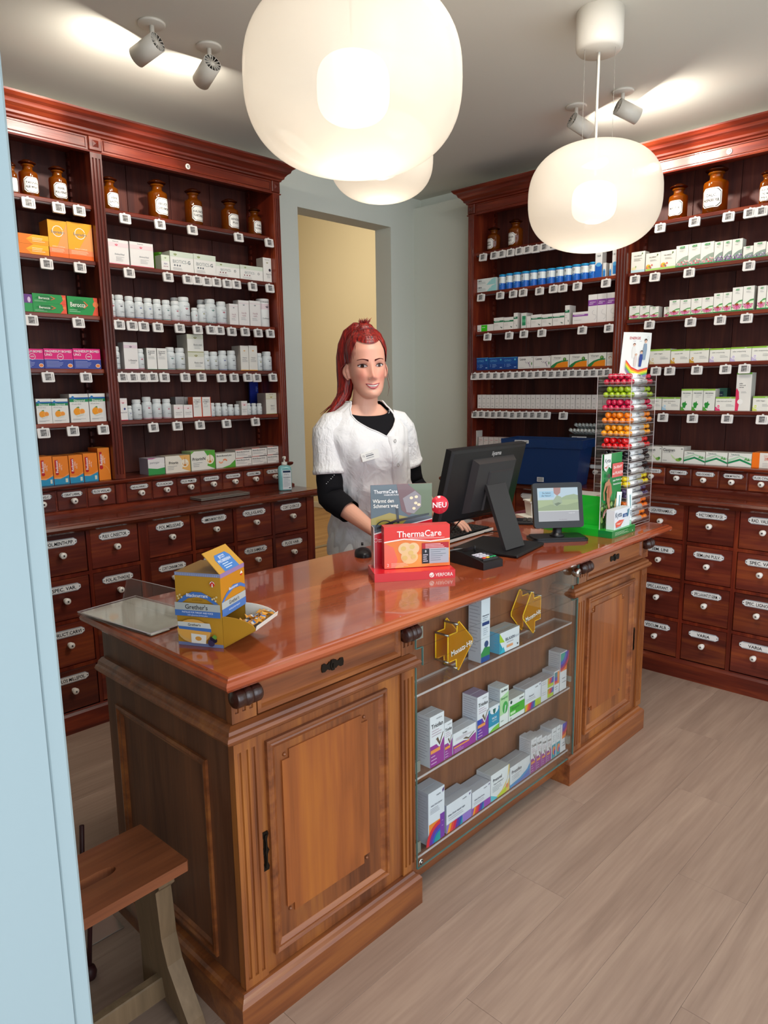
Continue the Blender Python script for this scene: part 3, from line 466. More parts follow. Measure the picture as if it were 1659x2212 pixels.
kind('diasp', 'white magnesium carton with orange fruit print', 'carton', 0xe6e4de, 0xb8b4b0, 0xd4d0ca, .1, [('r', 0, .82, 1, .88, 0x1c5ca0), ('r', 0, .72, 1, .82, 0x1f8a50), ('o', .18, .88, .05, 0x2a78b8), ('b', 'Diasporal', .52, .77, .075, 0xf2f2ee, .8), ('t', '375 activ direct', .35, .65, .04, 0x707070, .55), ('p', [(.3, .52), (.45, .56), (.5, .5)], 0x4f8a3a), ('o', .36, .38, .13, 0xf09a1e), ('o', .62, .38, .10, 0xf4b45a), ('o', .62, .38, .08, 0xf0943a), ('p', [(.3, .2), (.7, .26), (.72, .32), (.32, .26)], 0xd6d8cc), ('l', .1, .12, .8, 2, .03, .01, 0xa0a0a0)])
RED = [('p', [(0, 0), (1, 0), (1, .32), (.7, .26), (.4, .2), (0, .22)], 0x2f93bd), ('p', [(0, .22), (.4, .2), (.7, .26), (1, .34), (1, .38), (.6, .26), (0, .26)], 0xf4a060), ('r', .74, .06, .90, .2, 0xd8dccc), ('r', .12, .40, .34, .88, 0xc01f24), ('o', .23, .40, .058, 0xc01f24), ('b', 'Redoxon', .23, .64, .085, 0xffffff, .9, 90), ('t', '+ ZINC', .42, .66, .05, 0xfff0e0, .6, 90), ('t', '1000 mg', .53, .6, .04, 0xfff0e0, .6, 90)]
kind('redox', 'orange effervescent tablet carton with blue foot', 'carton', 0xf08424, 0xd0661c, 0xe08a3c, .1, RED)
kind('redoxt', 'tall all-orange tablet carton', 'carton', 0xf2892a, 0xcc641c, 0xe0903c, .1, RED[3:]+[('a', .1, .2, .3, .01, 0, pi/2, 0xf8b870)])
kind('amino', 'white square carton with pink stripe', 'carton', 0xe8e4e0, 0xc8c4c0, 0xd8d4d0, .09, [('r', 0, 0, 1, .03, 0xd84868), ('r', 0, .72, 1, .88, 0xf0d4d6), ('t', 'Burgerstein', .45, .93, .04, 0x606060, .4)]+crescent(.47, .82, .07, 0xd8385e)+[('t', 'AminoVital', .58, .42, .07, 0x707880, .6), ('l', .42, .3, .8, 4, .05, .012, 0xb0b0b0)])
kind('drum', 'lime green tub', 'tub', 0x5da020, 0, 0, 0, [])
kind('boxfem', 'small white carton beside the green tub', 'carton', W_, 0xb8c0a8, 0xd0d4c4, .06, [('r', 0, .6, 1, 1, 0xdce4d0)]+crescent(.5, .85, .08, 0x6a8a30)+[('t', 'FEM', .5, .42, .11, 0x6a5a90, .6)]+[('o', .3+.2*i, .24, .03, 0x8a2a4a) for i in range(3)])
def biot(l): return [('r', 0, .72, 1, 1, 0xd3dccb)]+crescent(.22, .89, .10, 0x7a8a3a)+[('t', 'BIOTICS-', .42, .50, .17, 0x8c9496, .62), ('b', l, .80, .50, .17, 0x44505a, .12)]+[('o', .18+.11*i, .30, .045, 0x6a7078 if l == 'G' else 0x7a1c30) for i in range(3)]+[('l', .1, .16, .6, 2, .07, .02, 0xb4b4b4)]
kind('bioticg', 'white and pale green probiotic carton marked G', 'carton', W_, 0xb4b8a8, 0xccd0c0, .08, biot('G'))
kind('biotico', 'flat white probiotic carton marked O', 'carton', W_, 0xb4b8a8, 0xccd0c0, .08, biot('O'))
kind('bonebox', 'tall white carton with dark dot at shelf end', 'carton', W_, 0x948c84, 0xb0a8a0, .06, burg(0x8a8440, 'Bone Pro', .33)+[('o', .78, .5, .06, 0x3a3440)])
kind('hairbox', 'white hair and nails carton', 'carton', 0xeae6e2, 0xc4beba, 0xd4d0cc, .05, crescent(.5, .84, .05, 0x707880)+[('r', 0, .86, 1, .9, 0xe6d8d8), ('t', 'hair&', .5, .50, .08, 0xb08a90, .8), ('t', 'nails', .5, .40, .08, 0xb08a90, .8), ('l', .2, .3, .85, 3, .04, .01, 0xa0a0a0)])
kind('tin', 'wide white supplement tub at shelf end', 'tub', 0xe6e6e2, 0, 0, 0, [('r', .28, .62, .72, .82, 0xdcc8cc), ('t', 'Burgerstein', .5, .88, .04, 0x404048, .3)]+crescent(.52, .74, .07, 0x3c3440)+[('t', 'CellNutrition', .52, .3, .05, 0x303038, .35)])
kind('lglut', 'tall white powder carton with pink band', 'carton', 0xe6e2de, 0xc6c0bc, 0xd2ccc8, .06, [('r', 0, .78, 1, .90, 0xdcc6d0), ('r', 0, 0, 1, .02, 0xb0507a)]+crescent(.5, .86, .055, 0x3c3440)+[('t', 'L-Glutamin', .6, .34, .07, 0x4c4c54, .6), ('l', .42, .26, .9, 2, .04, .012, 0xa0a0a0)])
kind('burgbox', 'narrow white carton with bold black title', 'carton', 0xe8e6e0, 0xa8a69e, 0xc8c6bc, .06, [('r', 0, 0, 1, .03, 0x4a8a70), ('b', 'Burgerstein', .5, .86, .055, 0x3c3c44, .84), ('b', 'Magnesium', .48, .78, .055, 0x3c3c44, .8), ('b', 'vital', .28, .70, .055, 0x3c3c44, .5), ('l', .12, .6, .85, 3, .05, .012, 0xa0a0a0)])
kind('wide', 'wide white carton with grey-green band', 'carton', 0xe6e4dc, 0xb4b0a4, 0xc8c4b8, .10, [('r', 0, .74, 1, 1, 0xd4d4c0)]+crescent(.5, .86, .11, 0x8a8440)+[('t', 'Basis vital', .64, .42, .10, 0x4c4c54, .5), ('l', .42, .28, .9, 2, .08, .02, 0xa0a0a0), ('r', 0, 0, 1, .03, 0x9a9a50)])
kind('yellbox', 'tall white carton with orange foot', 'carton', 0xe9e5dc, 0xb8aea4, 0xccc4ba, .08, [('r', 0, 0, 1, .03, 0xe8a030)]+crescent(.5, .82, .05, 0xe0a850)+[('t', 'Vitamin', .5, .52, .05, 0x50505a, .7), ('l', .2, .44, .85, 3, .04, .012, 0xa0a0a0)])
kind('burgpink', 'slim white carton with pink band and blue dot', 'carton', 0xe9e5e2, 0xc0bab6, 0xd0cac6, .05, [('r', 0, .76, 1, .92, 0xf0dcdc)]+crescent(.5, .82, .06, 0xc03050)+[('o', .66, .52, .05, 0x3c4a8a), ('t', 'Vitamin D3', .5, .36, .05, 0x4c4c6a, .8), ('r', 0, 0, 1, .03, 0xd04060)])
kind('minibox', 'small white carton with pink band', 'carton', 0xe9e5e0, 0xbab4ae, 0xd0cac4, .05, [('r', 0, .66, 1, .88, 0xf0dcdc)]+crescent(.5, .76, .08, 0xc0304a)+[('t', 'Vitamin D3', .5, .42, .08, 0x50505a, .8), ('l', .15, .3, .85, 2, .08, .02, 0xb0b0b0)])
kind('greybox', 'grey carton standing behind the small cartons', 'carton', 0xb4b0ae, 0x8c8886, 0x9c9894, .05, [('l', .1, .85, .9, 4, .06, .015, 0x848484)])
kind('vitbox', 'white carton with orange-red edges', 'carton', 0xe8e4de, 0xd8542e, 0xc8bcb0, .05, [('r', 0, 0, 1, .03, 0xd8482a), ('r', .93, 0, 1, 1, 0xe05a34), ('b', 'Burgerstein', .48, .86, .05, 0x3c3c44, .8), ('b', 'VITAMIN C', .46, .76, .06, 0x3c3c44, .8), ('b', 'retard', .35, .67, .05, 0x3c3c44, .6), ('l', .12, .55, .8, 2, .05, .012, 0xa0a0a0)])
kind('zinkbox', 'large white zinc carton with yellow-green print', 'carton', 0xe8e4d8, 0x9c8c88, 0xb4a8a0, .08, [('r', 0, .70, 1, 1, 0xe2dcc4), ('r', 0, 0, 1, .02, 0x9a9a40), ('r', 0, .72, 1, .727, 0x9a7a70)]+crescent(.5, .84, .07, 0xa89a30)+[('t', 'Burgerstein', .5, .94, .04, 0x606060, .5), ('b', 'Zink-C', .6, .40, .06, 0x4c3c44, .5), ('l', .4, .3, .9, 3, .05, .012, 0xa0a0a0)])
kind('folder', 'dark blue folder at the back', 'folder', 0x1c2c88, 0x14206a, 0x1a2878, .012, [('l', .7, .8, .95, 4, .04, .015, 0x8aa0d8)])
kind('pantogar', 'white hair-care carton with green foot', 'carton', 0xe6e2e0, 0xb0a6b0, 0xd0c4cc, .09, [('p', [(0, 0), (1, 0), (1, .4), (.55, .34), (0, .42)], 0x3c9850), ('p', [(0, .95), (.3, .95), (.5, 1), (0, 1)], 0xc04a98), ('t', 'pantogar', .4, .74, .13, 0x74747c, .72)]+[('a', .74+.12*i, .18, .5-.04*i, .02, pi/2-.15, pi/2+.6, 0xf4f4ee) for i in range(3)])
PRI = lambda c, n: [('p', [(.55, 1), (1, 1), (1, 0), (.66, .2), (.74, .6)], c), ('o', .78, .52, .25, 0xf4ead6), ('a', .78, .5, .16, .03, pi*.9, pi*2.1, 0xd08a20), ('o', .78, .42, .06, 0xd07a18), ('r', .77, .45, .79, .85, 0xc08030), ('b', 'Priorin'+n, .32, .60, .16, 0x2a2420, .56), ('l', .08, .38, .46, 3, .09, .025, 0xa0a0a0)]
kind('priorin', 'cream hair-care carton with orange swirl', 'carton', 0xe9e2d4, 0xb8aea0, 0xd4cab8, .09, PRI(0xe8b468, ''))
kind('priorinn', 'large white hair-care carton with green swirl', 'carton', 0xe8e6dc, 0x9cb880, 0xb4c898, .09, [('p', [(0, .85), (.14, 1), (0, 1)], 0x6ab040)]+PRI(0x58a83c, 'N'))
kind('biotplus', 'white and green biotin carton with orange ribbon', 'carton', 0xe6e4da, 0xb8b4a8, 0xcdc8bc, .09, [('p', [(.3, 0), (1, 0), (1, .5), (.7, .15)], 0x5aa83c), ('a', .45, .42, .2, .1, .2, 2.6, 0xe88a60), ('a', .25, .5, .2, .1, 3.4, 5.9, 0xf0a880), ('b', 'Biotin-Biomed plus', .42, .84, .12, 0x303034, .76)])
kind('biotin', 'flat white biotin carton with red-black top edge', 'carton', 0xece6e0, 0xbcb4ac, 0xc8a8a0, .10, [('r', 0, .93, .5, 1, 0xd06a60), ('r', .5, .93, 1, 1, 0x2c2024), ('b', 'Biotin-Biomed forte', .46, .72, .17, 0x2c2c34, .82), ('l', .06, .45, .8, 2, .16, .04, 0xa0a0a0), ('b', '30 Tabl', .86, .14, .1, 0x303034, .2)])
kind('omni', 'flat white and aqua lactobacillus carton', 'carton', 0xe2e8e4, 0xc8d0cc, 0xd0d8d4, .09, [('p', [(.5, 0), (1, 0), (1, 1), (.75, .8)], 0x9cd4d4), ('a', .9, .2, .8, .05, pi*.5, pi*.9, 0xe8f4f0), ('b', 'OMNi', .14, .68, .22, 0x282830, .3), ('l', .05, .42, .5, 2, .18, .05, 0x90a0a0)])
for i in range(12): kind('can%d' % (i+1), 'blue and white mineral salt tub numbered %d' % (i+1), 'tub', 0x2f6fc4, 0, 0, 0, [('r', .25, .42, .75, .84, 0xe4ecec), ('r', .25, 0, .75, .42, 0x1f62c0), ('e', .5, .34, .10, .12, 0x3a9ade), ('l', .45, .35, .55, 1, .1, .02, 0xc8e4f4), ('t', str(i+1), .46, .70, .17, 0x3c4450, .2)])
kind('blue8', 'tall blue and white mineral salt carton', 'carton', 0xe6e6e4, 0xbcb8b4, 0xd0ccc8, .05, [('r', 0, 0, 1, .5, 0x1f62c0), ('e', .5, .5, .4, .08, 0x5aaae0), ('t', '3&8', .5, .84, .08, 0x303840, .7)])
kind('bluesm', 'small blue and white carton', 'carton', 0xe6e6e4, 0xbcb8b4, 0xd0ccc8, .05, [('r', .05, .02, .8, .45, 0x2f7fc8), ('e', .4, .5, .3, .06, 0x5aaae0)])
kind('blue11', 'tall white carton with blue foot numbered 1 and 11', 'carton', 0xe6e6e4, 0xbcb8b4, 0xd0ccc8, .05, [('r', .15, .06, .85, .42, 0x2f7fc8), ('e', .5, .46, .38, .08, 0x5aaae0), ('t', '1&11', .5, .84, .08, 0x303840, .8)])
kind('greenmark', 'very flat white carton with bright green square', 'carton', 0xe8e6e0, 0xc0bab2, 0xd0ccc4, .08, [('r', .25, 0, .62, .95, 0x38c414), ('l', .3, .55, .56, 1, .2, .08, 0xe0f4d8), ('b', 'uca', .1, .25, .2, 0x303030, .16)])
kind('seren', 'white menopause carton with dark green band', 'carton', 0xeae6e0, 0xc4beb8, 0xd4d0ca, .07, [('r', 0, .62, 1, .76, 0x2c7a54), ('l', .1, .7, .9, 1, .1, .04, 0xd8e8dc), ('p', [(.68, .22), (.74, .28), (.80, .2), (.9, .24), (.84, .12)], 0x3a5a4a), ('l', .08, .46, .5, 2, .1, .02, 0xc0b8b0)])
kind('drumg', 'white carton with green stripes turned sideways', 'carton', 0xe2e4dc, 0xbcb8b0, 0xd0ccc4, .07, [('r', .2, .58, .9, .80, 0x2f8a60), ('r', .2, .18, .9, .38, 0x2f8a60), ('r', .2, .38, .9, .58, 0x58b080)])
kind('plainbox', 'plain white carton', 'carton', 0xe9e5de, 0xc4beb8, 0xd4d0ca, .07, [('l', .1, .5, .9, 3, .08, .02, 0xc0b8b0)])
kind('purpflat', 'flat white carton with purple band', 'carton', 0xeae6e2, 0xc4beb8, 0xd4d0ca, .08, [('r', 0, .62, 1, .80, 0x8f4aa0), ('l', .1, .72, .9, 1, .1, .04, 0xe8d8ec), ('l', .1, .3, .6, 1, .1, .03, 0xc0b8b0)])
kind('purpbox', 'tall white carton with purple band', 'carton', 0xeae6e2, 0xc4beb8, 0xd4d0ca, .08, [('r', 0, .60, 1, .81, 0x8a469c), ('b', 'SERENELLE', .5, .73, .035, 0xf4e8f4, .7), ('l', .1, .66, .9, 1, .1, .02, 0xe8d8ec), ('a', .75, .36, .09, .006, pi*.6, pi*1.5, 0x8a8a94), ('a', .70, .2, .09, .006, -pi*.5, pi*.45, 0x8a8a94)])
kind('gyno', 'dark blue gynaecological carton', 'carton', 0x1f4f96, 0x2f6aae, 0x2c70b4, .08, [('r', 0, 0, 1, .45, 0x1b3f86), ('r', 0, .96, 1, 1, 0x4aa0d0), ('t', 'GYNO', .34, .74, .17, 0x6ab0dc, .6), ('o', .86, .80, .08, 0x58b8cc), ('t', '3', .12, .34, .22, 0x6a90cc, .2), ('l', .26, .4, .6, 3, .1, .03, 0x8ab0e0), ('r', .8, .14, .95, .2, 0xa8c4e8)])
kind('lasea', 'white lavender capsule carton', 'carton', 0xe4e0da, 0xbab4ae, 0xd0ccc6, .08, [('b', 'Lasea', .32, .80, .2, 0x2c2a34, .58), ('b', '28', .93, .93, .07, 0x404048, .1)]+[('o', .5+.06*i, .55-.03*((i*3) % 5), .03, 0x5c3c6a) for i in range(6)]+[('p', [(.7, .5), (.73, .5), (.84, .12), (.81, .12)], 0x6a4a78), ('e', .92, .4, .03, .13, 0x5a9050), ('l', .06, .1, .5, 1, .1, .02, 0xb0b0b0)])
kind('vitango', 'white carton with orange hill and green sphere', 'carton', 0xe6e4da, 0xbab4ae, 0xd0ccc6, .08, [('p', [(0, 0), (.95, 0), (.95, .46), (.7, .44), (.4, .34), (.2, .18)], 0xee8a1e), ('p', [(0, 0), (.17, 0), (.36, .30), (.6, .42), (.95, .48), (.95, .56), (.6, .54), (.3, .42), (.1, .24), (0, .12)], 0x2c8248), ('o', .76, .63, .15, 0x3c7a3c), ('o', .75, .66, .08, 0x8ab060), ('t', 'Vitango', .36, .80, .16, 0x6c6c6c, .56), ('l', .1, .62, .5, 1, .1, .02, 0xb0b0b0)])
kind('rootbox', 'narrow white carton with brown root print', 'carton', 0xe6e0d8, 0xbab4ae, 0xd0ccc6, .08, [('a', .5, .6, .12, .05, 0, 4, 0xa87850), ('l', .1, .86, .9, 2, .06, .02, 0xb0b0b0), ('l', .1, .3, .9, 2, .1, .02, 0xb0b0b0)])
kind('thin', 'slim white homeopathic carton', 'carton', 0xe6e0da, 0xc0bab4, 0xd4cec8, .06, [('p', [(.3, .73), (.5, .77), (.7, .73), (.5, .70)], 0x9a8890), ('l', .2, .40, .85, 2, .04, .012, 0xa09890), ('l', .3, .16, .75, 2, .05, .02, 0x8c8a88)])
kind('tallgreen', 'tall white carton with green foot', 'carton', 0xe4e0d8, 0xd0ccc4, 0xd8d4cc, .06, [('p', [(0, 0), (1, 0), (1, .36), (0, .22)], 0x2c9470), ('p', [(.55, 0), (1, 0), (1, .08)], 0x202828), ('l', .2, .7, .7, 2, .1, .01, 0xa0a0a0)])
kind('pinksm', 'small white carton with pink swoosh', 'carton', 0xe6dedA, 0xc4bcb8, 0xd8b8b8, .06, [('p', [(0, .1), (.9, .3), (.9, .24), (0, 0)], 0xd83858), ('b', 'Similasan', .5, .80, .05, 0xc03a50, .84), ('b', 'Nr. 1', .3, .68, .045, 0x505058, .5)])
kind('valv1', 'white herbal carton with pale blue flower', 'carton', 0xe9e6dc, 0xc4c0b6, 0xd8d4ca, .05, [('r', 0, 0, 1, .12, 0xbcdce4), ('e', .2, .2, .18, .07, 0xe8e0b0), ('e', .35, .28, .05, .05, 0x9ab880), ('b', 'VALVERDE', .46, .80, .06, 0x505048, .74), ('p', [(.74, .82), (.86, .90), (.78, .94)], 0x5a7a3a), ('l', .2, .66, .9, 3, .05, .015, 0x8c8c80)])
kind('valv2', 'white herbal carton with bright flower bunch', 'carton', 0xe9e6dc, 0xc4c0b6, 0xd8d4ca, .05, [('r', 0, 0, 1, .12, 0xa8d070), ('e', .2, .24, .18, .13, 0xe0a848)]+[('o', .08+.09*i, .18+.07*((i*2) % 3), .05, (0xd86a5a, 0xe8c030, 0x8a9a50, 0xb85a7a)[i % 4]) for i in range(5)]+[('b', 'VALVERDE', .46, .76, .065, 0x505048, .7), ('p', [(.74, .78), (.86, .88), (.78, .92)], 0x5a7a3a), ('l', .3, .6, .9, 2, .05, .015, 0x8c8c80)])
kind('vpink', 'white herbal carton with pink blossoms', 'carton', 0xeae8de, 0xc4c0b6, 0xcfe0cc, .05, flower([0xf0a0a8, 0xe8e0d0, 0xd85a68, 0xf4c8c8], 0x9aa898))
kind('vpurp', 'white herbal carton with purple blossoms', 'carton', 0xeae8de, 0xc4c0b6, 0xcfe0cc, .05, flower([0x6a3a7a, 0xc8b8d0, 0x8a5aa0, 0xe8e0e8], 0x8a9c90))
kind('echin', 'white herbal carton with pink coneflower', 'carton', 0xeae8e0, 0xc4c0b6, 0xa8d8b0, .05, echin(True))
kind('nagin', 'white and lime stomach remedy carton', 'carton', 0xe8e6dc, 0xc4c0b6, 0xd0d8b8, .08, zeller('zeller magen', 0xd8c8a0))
kind('remotiv', 'white and lime carton with orange spiral', 'carton', 0xe8e6dc, 0xc4c0b6, 0xd0d8b8, .08, zeller('remotiv 500', 0xc89a38))
kind('entsp', 'white and lime relaxation carton', 'carton', 0xe8e6dc, 0xc4c0b6, 0xd0d8b8, .08, zeller('zeller entspannung', 0xc4b8d8))
kind('wechsel', 'white and lime carton with blue swirl', 'carton', 0xe8e6dc, 0xc4c0b6, 0xd0d8b8, .08, zeller('zeller wechseljahre', 0xa8cce0, 'forte'))
kind('herzflat', 'flat white and lime carton with pink petals', 'carton', 0xe8e6dc, 0xc4c0b6, 0xd0d8b8, .08, zeller('zeller herz und nerven', 0xe8487a))
kind('feigen', 'white and lime fig syrup carton', 'carton', 0xe8e6dc, 0xc4c0b6, 0xd0d8b8, .08, zeller('zeller feigen', 0xd4e070))
kind('herztall', 'tall white and lime carton with red petals', 'carton', 0xe8e4dc, 0xc4c0b6, 0xb0cc80, .06, [('r', 0, .955, 1, 1, 0x6aa83a), ('p', [(0, 0), (.2, 0), (.26, .2), (.2, .5), (.05, .6), (0, .55)], 0xe03a60), ('o', .32, .24, .07, 0xf2f0ea), ('b', 'zeller', .32, .72, .03, 0x3c3c44, .4), ('b', 'herz und', .42, .67, .03, 0x3c3c44, .6), ('b', 'nerven', .36, .62, .03, 0x3c3c44, .5), ('l', .35, .5, .8, 2, .03, .008, 0xa0a0a0)])
kind('prospan', 'white cough remedy carton with green leaf', 'carton', 0xe6e6dc, 0xc4c0b6, 0xd0d8b8, .06, [('r', 0, .92, 1, 1, 0x8dbb42), ('p', [(0, 0), (.4, 0), (0, .2)], 0x5aa83c), ('p', [(.1, .3), (.2, .38), (.3, .36), (.42, .44), (.46, .34), (.60, .3), (.46, .22), (.40, .1), (.28, .12), (.14, .08), (.16, .2)], 0x2f8f3a), ('b', 'PROSPAN', .5, .80, .06, 0x283848, .8), ('l', .3, .7, .8, 2, .08, .012, 0xa0a0a0)])
kind('darkgreen', 'dark green carton behind the flat carton', 'carton', 0x3c6a5a, 0x284a40, 0x4a7a60, .05, [('r', 0, .3, .6, .85, 0x243c48), ('b', 'NON', .3, .7, .06, 0xd8e0e0, .4)])
kind('gaspan', 'white digestive carton with green swoosh', 'carton', 0xe6e4da, 0xc4beb4, 0xe0ddd4, .1, [('p', [(.4, .56), (.62, .3), (.84, .2), (.66, .16), (.5, .3)], 0xc8dca8), ('e', .78, .2, .13, .10, 0x88b450), ('e', .86, .26, .08, .08, 0x4a8a3c), ('b', 'Gaspan', .32, .80, .19, 0x2c2c34, .56), ('b', '28', .92, .88, .08, 0x404048, .1), ('l', .06, .62, .6, 1, .1, .02, 0xa0a0a0), ('l', .05, .12, .3, 1, .1, .03, 0x8c8c8c)])
kind('tebo', 'white ginkgo carton with green zigzag', 'carton', 0xe6e6dc, 0xc4beb4, 0xdcd8d0, .1, [('p', [(0, .3), (.5, .72), (1, .45), (1, .6), (.5, .82), (0, .5)], 0xb8d4b8), ('p', [(0, .16), (.5, .45), (1, .14), (1, .28), (.5, .60), (0, .30)], 0x1f8a54), ('p', [(.68, .5), (.76, .72), (.84, .5)], 0x6aa860), ('p', [(.8, .46), (.87, .66), (.94, .46)], 0x5a9a50), ('b', 'Tebofortin', .3, .88, .10, 0x34605a, .5), ('l', .05, .74, .3, 1, .1, .02, 0xa0a0a0)])
kind('pady', 'white carton with orange side stripe', 'carton', 0xe8e2d8, 0xf0741c, 0xe08a50, .1, [('r', 0, 0, .30, 1, 0xf4761a), ('t', 'PADMA', .62, .80, .1, 0xd87a60, .4), ('b', '28', .56, .62, .18, 0xd85a40, .3), ('l', .42, .3, .9, 3, .1, .02, 0xa0a0a0)])
kind('jar', 'white supplement jar', 'jar', 0xdfe3e2, 0, 0, 0, [])
kind('bottle', 'amber apothecary bottle', 'bottle', 0, 0, 0, 0, [])
def carton_mesh(w, h, d, k, name='carton', side=None, mt=None):
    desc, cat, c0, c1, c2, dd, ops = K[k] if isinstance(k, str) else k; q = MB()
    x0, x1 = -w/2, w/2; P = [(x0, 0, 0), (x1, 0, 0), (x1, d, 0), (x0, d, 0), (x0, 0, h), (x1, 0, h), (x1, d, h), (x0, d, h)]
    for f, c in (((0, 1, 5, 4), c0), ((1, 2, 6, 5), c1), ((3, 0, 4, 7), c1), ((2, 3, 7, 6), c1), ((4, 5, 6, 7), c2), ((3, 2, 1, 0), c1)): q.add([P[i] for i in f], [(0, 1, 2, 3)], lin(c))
    e = .0006; fl = lin(0xf4f2ec)   # folded flap edge along the top
    q.box(x0+e, d*.5-.0004, h, x1-e, d*.5+.0004, h+.0003, lin(c1))
    q.draw(ops, w, h, face((x0, 0, 0), (1, 0, 0), (0, 0, 1), (0, -1, 0)))
    if side: q.draw(side, d, h, face((x0, d, 0), (0, -1, 0), (0, 0, 1), (-1, 0, 0)))
    return q.mesh(name, mt or PRINT)
def jar_mesh(w, h, v):
    q = MB(); r = w/2*.96; c = lin(0xdde2e2); ca = lin(0xe8eae8); hc = min(h*.2, .022); rc = r*.80
    q.lathe([(r*.9, 0), (r, .002), (r, h-hc-.012), (r*.93, h-hc-.006), (rc*.92, h-hc-.001), (rc*.92, h-hc)], n=24, col=c, cap1=False)
    q.lathe([(rc, h-hc), (rc*1.03, h-hc+.002), (rc*1.03, h-.004), (rc*.96, h-.0005), (rc*.3, h)], n=24, col=ca)
    for i in range(24): a = 2*pi*i/24; q.box(rc*1.03*cos(a)-.0004, rc*1.03*sin(a)-.0004, h-hc+.002, rc*1.03*cos(a)+.0004, rc*1.03*sin(a)+.0004, h-.005, lin(0xd0d4d2))
    acc = [0x3a3a44, 0xb83a58, 0x8a8a3a, 0x4a5a9a, 0x3c7a70][v % 5]; hb = h-hc-.014; wl = r*2.0; mp = cylface(0, 0, r+.0001, 0, -pi/2)
    m2 = lambda x, y, l: mp(x-wl/2, y+.002, l)
    q.draw([('r', -.3, .02, 1.3, .05, acc), ('t', 'Burgerstein', .5, .86, .05, 0x66666c, .6)]+crescent(.5, .76, .09, acc)+[('t', ['Calcium', 'Vitamin B', 'Magnesium', 'Selen', 'CELA'][v % 5], .62, .36, .08, 0x3c3c46, .5), ('l', .38, .26, .95, 2, .06, .014, 0x9a9aa0), ('l', -.25, .6, .12, 4, .07, .012, 0xa8a8ac)], wl, hb, m2, cyl=True)
    return q.mesh('jar', PLASTIC)
def tub_mesh(w, h, k):
    desc, cat, c0, c1, c2, dd, ops = K[k]; q = MB(); r = w/2*.97; can = k.startswith('can'); hc = h*.13
    q.lathe([(r*.97, 0), (r, .002), (r, h-hc)], n=28, col=lin(0x1f62c0 if can else c0), cap1=False)
    q.lathe([(r*1.01, h-hc), (r*1.01, h-.003), (r*.95, h), (r*.2, h)], n=28, col=lin(0x2a9ad0 if can else (0xdedcd8 if k == 'tin' else 0x4c8a1c)))
    mp = cylface(0, 0, r+.0001, 0); wl = 2*pi*r; q.draw(ops, wl, h, lambda x, y, l: mp(x-wl/2, y, l), cyl=True)
    return q.mesh('tub', PLASTIC)
def bottle_parts(root, w, h, txt, yaw=0.):
    r = w/2*.97; nk = r*.52; hs = h*.20; hb = h*.66
    q = MB(); q.lathe([(r*.9, 0), (r, .004), (r, hb*.93), (r*.95, hb), (nk*1.15, hb+h*.05), (nk, hb+h*.08), (nk, hb+h*.17), (nk*1.3, hb+h*.18), (nk*1.3, hb+h*.205), (nk*.8, hb+h*.205)], n=28, cap1=False)
    q.lathe([(r*.84, .006), (r*.9, .01), (r*.9, hb*.9), (r*.8, hb*.95), (nk*.8, hb+h*.08), (nk*.8, hb+h*.17)][::-1], n=20, cap0=False); q.build('glass_body', AMBER, root)
    q = MB(); z = hb+h*.205; q.lathe([(nk*.75, z-.02), (nk*.8, z), (nk*1.0, z+.003), (nk*1.75, z+h*.04), (nk*1.8, z+h*.055), (nk*1.5, z+h*.075), (nk*.9, h*.985), (nk*.3, h)], n=24); q.build('stopper', AMBERD, root)
    q = MB(); lw, lh = r*1.75, hb*.62; c = .16
    mp = cylface(0, 0, r+.0006, hb*.16, -pi/2+yaw)
    oct_ = lambda k: [(-.5+c+k, -.5+k), (.5-c-k, -.5+k), (.5-k, -.5+c+k), (.5-k, .5-c-k), (.5-c-k, .5-k), (-.5+c+k, .5-k), (-.5+k, .5-c-k), (-.5+k, -.5+c+k)]
    def strip(k, col, l):
        P = oct_(k); ys = sorted({y for x, y in P})
        for i in range(12):
            a = -.5+k+(1-2*k)*i/12; b = -.5+k+(1-2*k)*(i+1)/12
            def lim(x): return .5-k-max(0, abs(x)-(.5-c-k))
            q.add([mp(a*lw, (.5-lim(a))*lh, l), mp(b*lw, (.5-lim(b))*lh, l), mp(b*lw, (.5+lim(b))*lh, l), mp(a*lw, (.5+lim(a))*lh, l)], [(0, 1, 2, 3)], lin(col))
    strip(0, 0xe8e6e0, 1); strip(.045, 0x2a2428, 2); strip(.07, 0xe8e6e0, 3)
    ls = txt.split('|'); n = len(ls)
    q.draw([('b', s, 0, .5+(n/2-.5-i)*.26, .15 if n < 3 else .12, 0x221e24, .78) for i, s in enumerate(ls)], lw, lh, mp, L0=4)
    q.build('enamel_label', ENAMEL, root, label='white label with black border and lettering')
BT = {'LN': ['', 'TANNIN|ALBUMINAT.', 'FERR.|PULVERAT.'], 'LW': ['FERR.|LACTIC.', 'FRUCT.|CARDAMOM.', 'KAL.NATR.|TARTARIC.', 'BENZOË|PULV.', 'FABA|TONCO'], 'RL': ['CERPA.|TORNIZ.', 'MYRRHA|PULV.'], 'RR': ['MASTIX', 'CALC.|PHOSPHORIC.PUR.', 'FRUCT.|COCHL.|PULV.']}
BAYN = {'LN': "left cabinet's narrow bay", 'LW': "left cabinet's wide bay", 'RL': "right cabinet's left bay", 'RR': "right cabinet's right bay"}
SHN = {1: 'top shelf', 2: 'second shelf', 3: 'third shelf', 4: 'fourth shelf', 5: 'fifth shelf', 6: 'bottom ledge'}
def spot(side, u, y, z):
    if side[0] == 'L': return (u, 3.322+y, z), 0.
    return (3.817+y, -u, z), -pi/2
cnt = {}; bi = {}; JM = {}
rnd = random.Random(5)
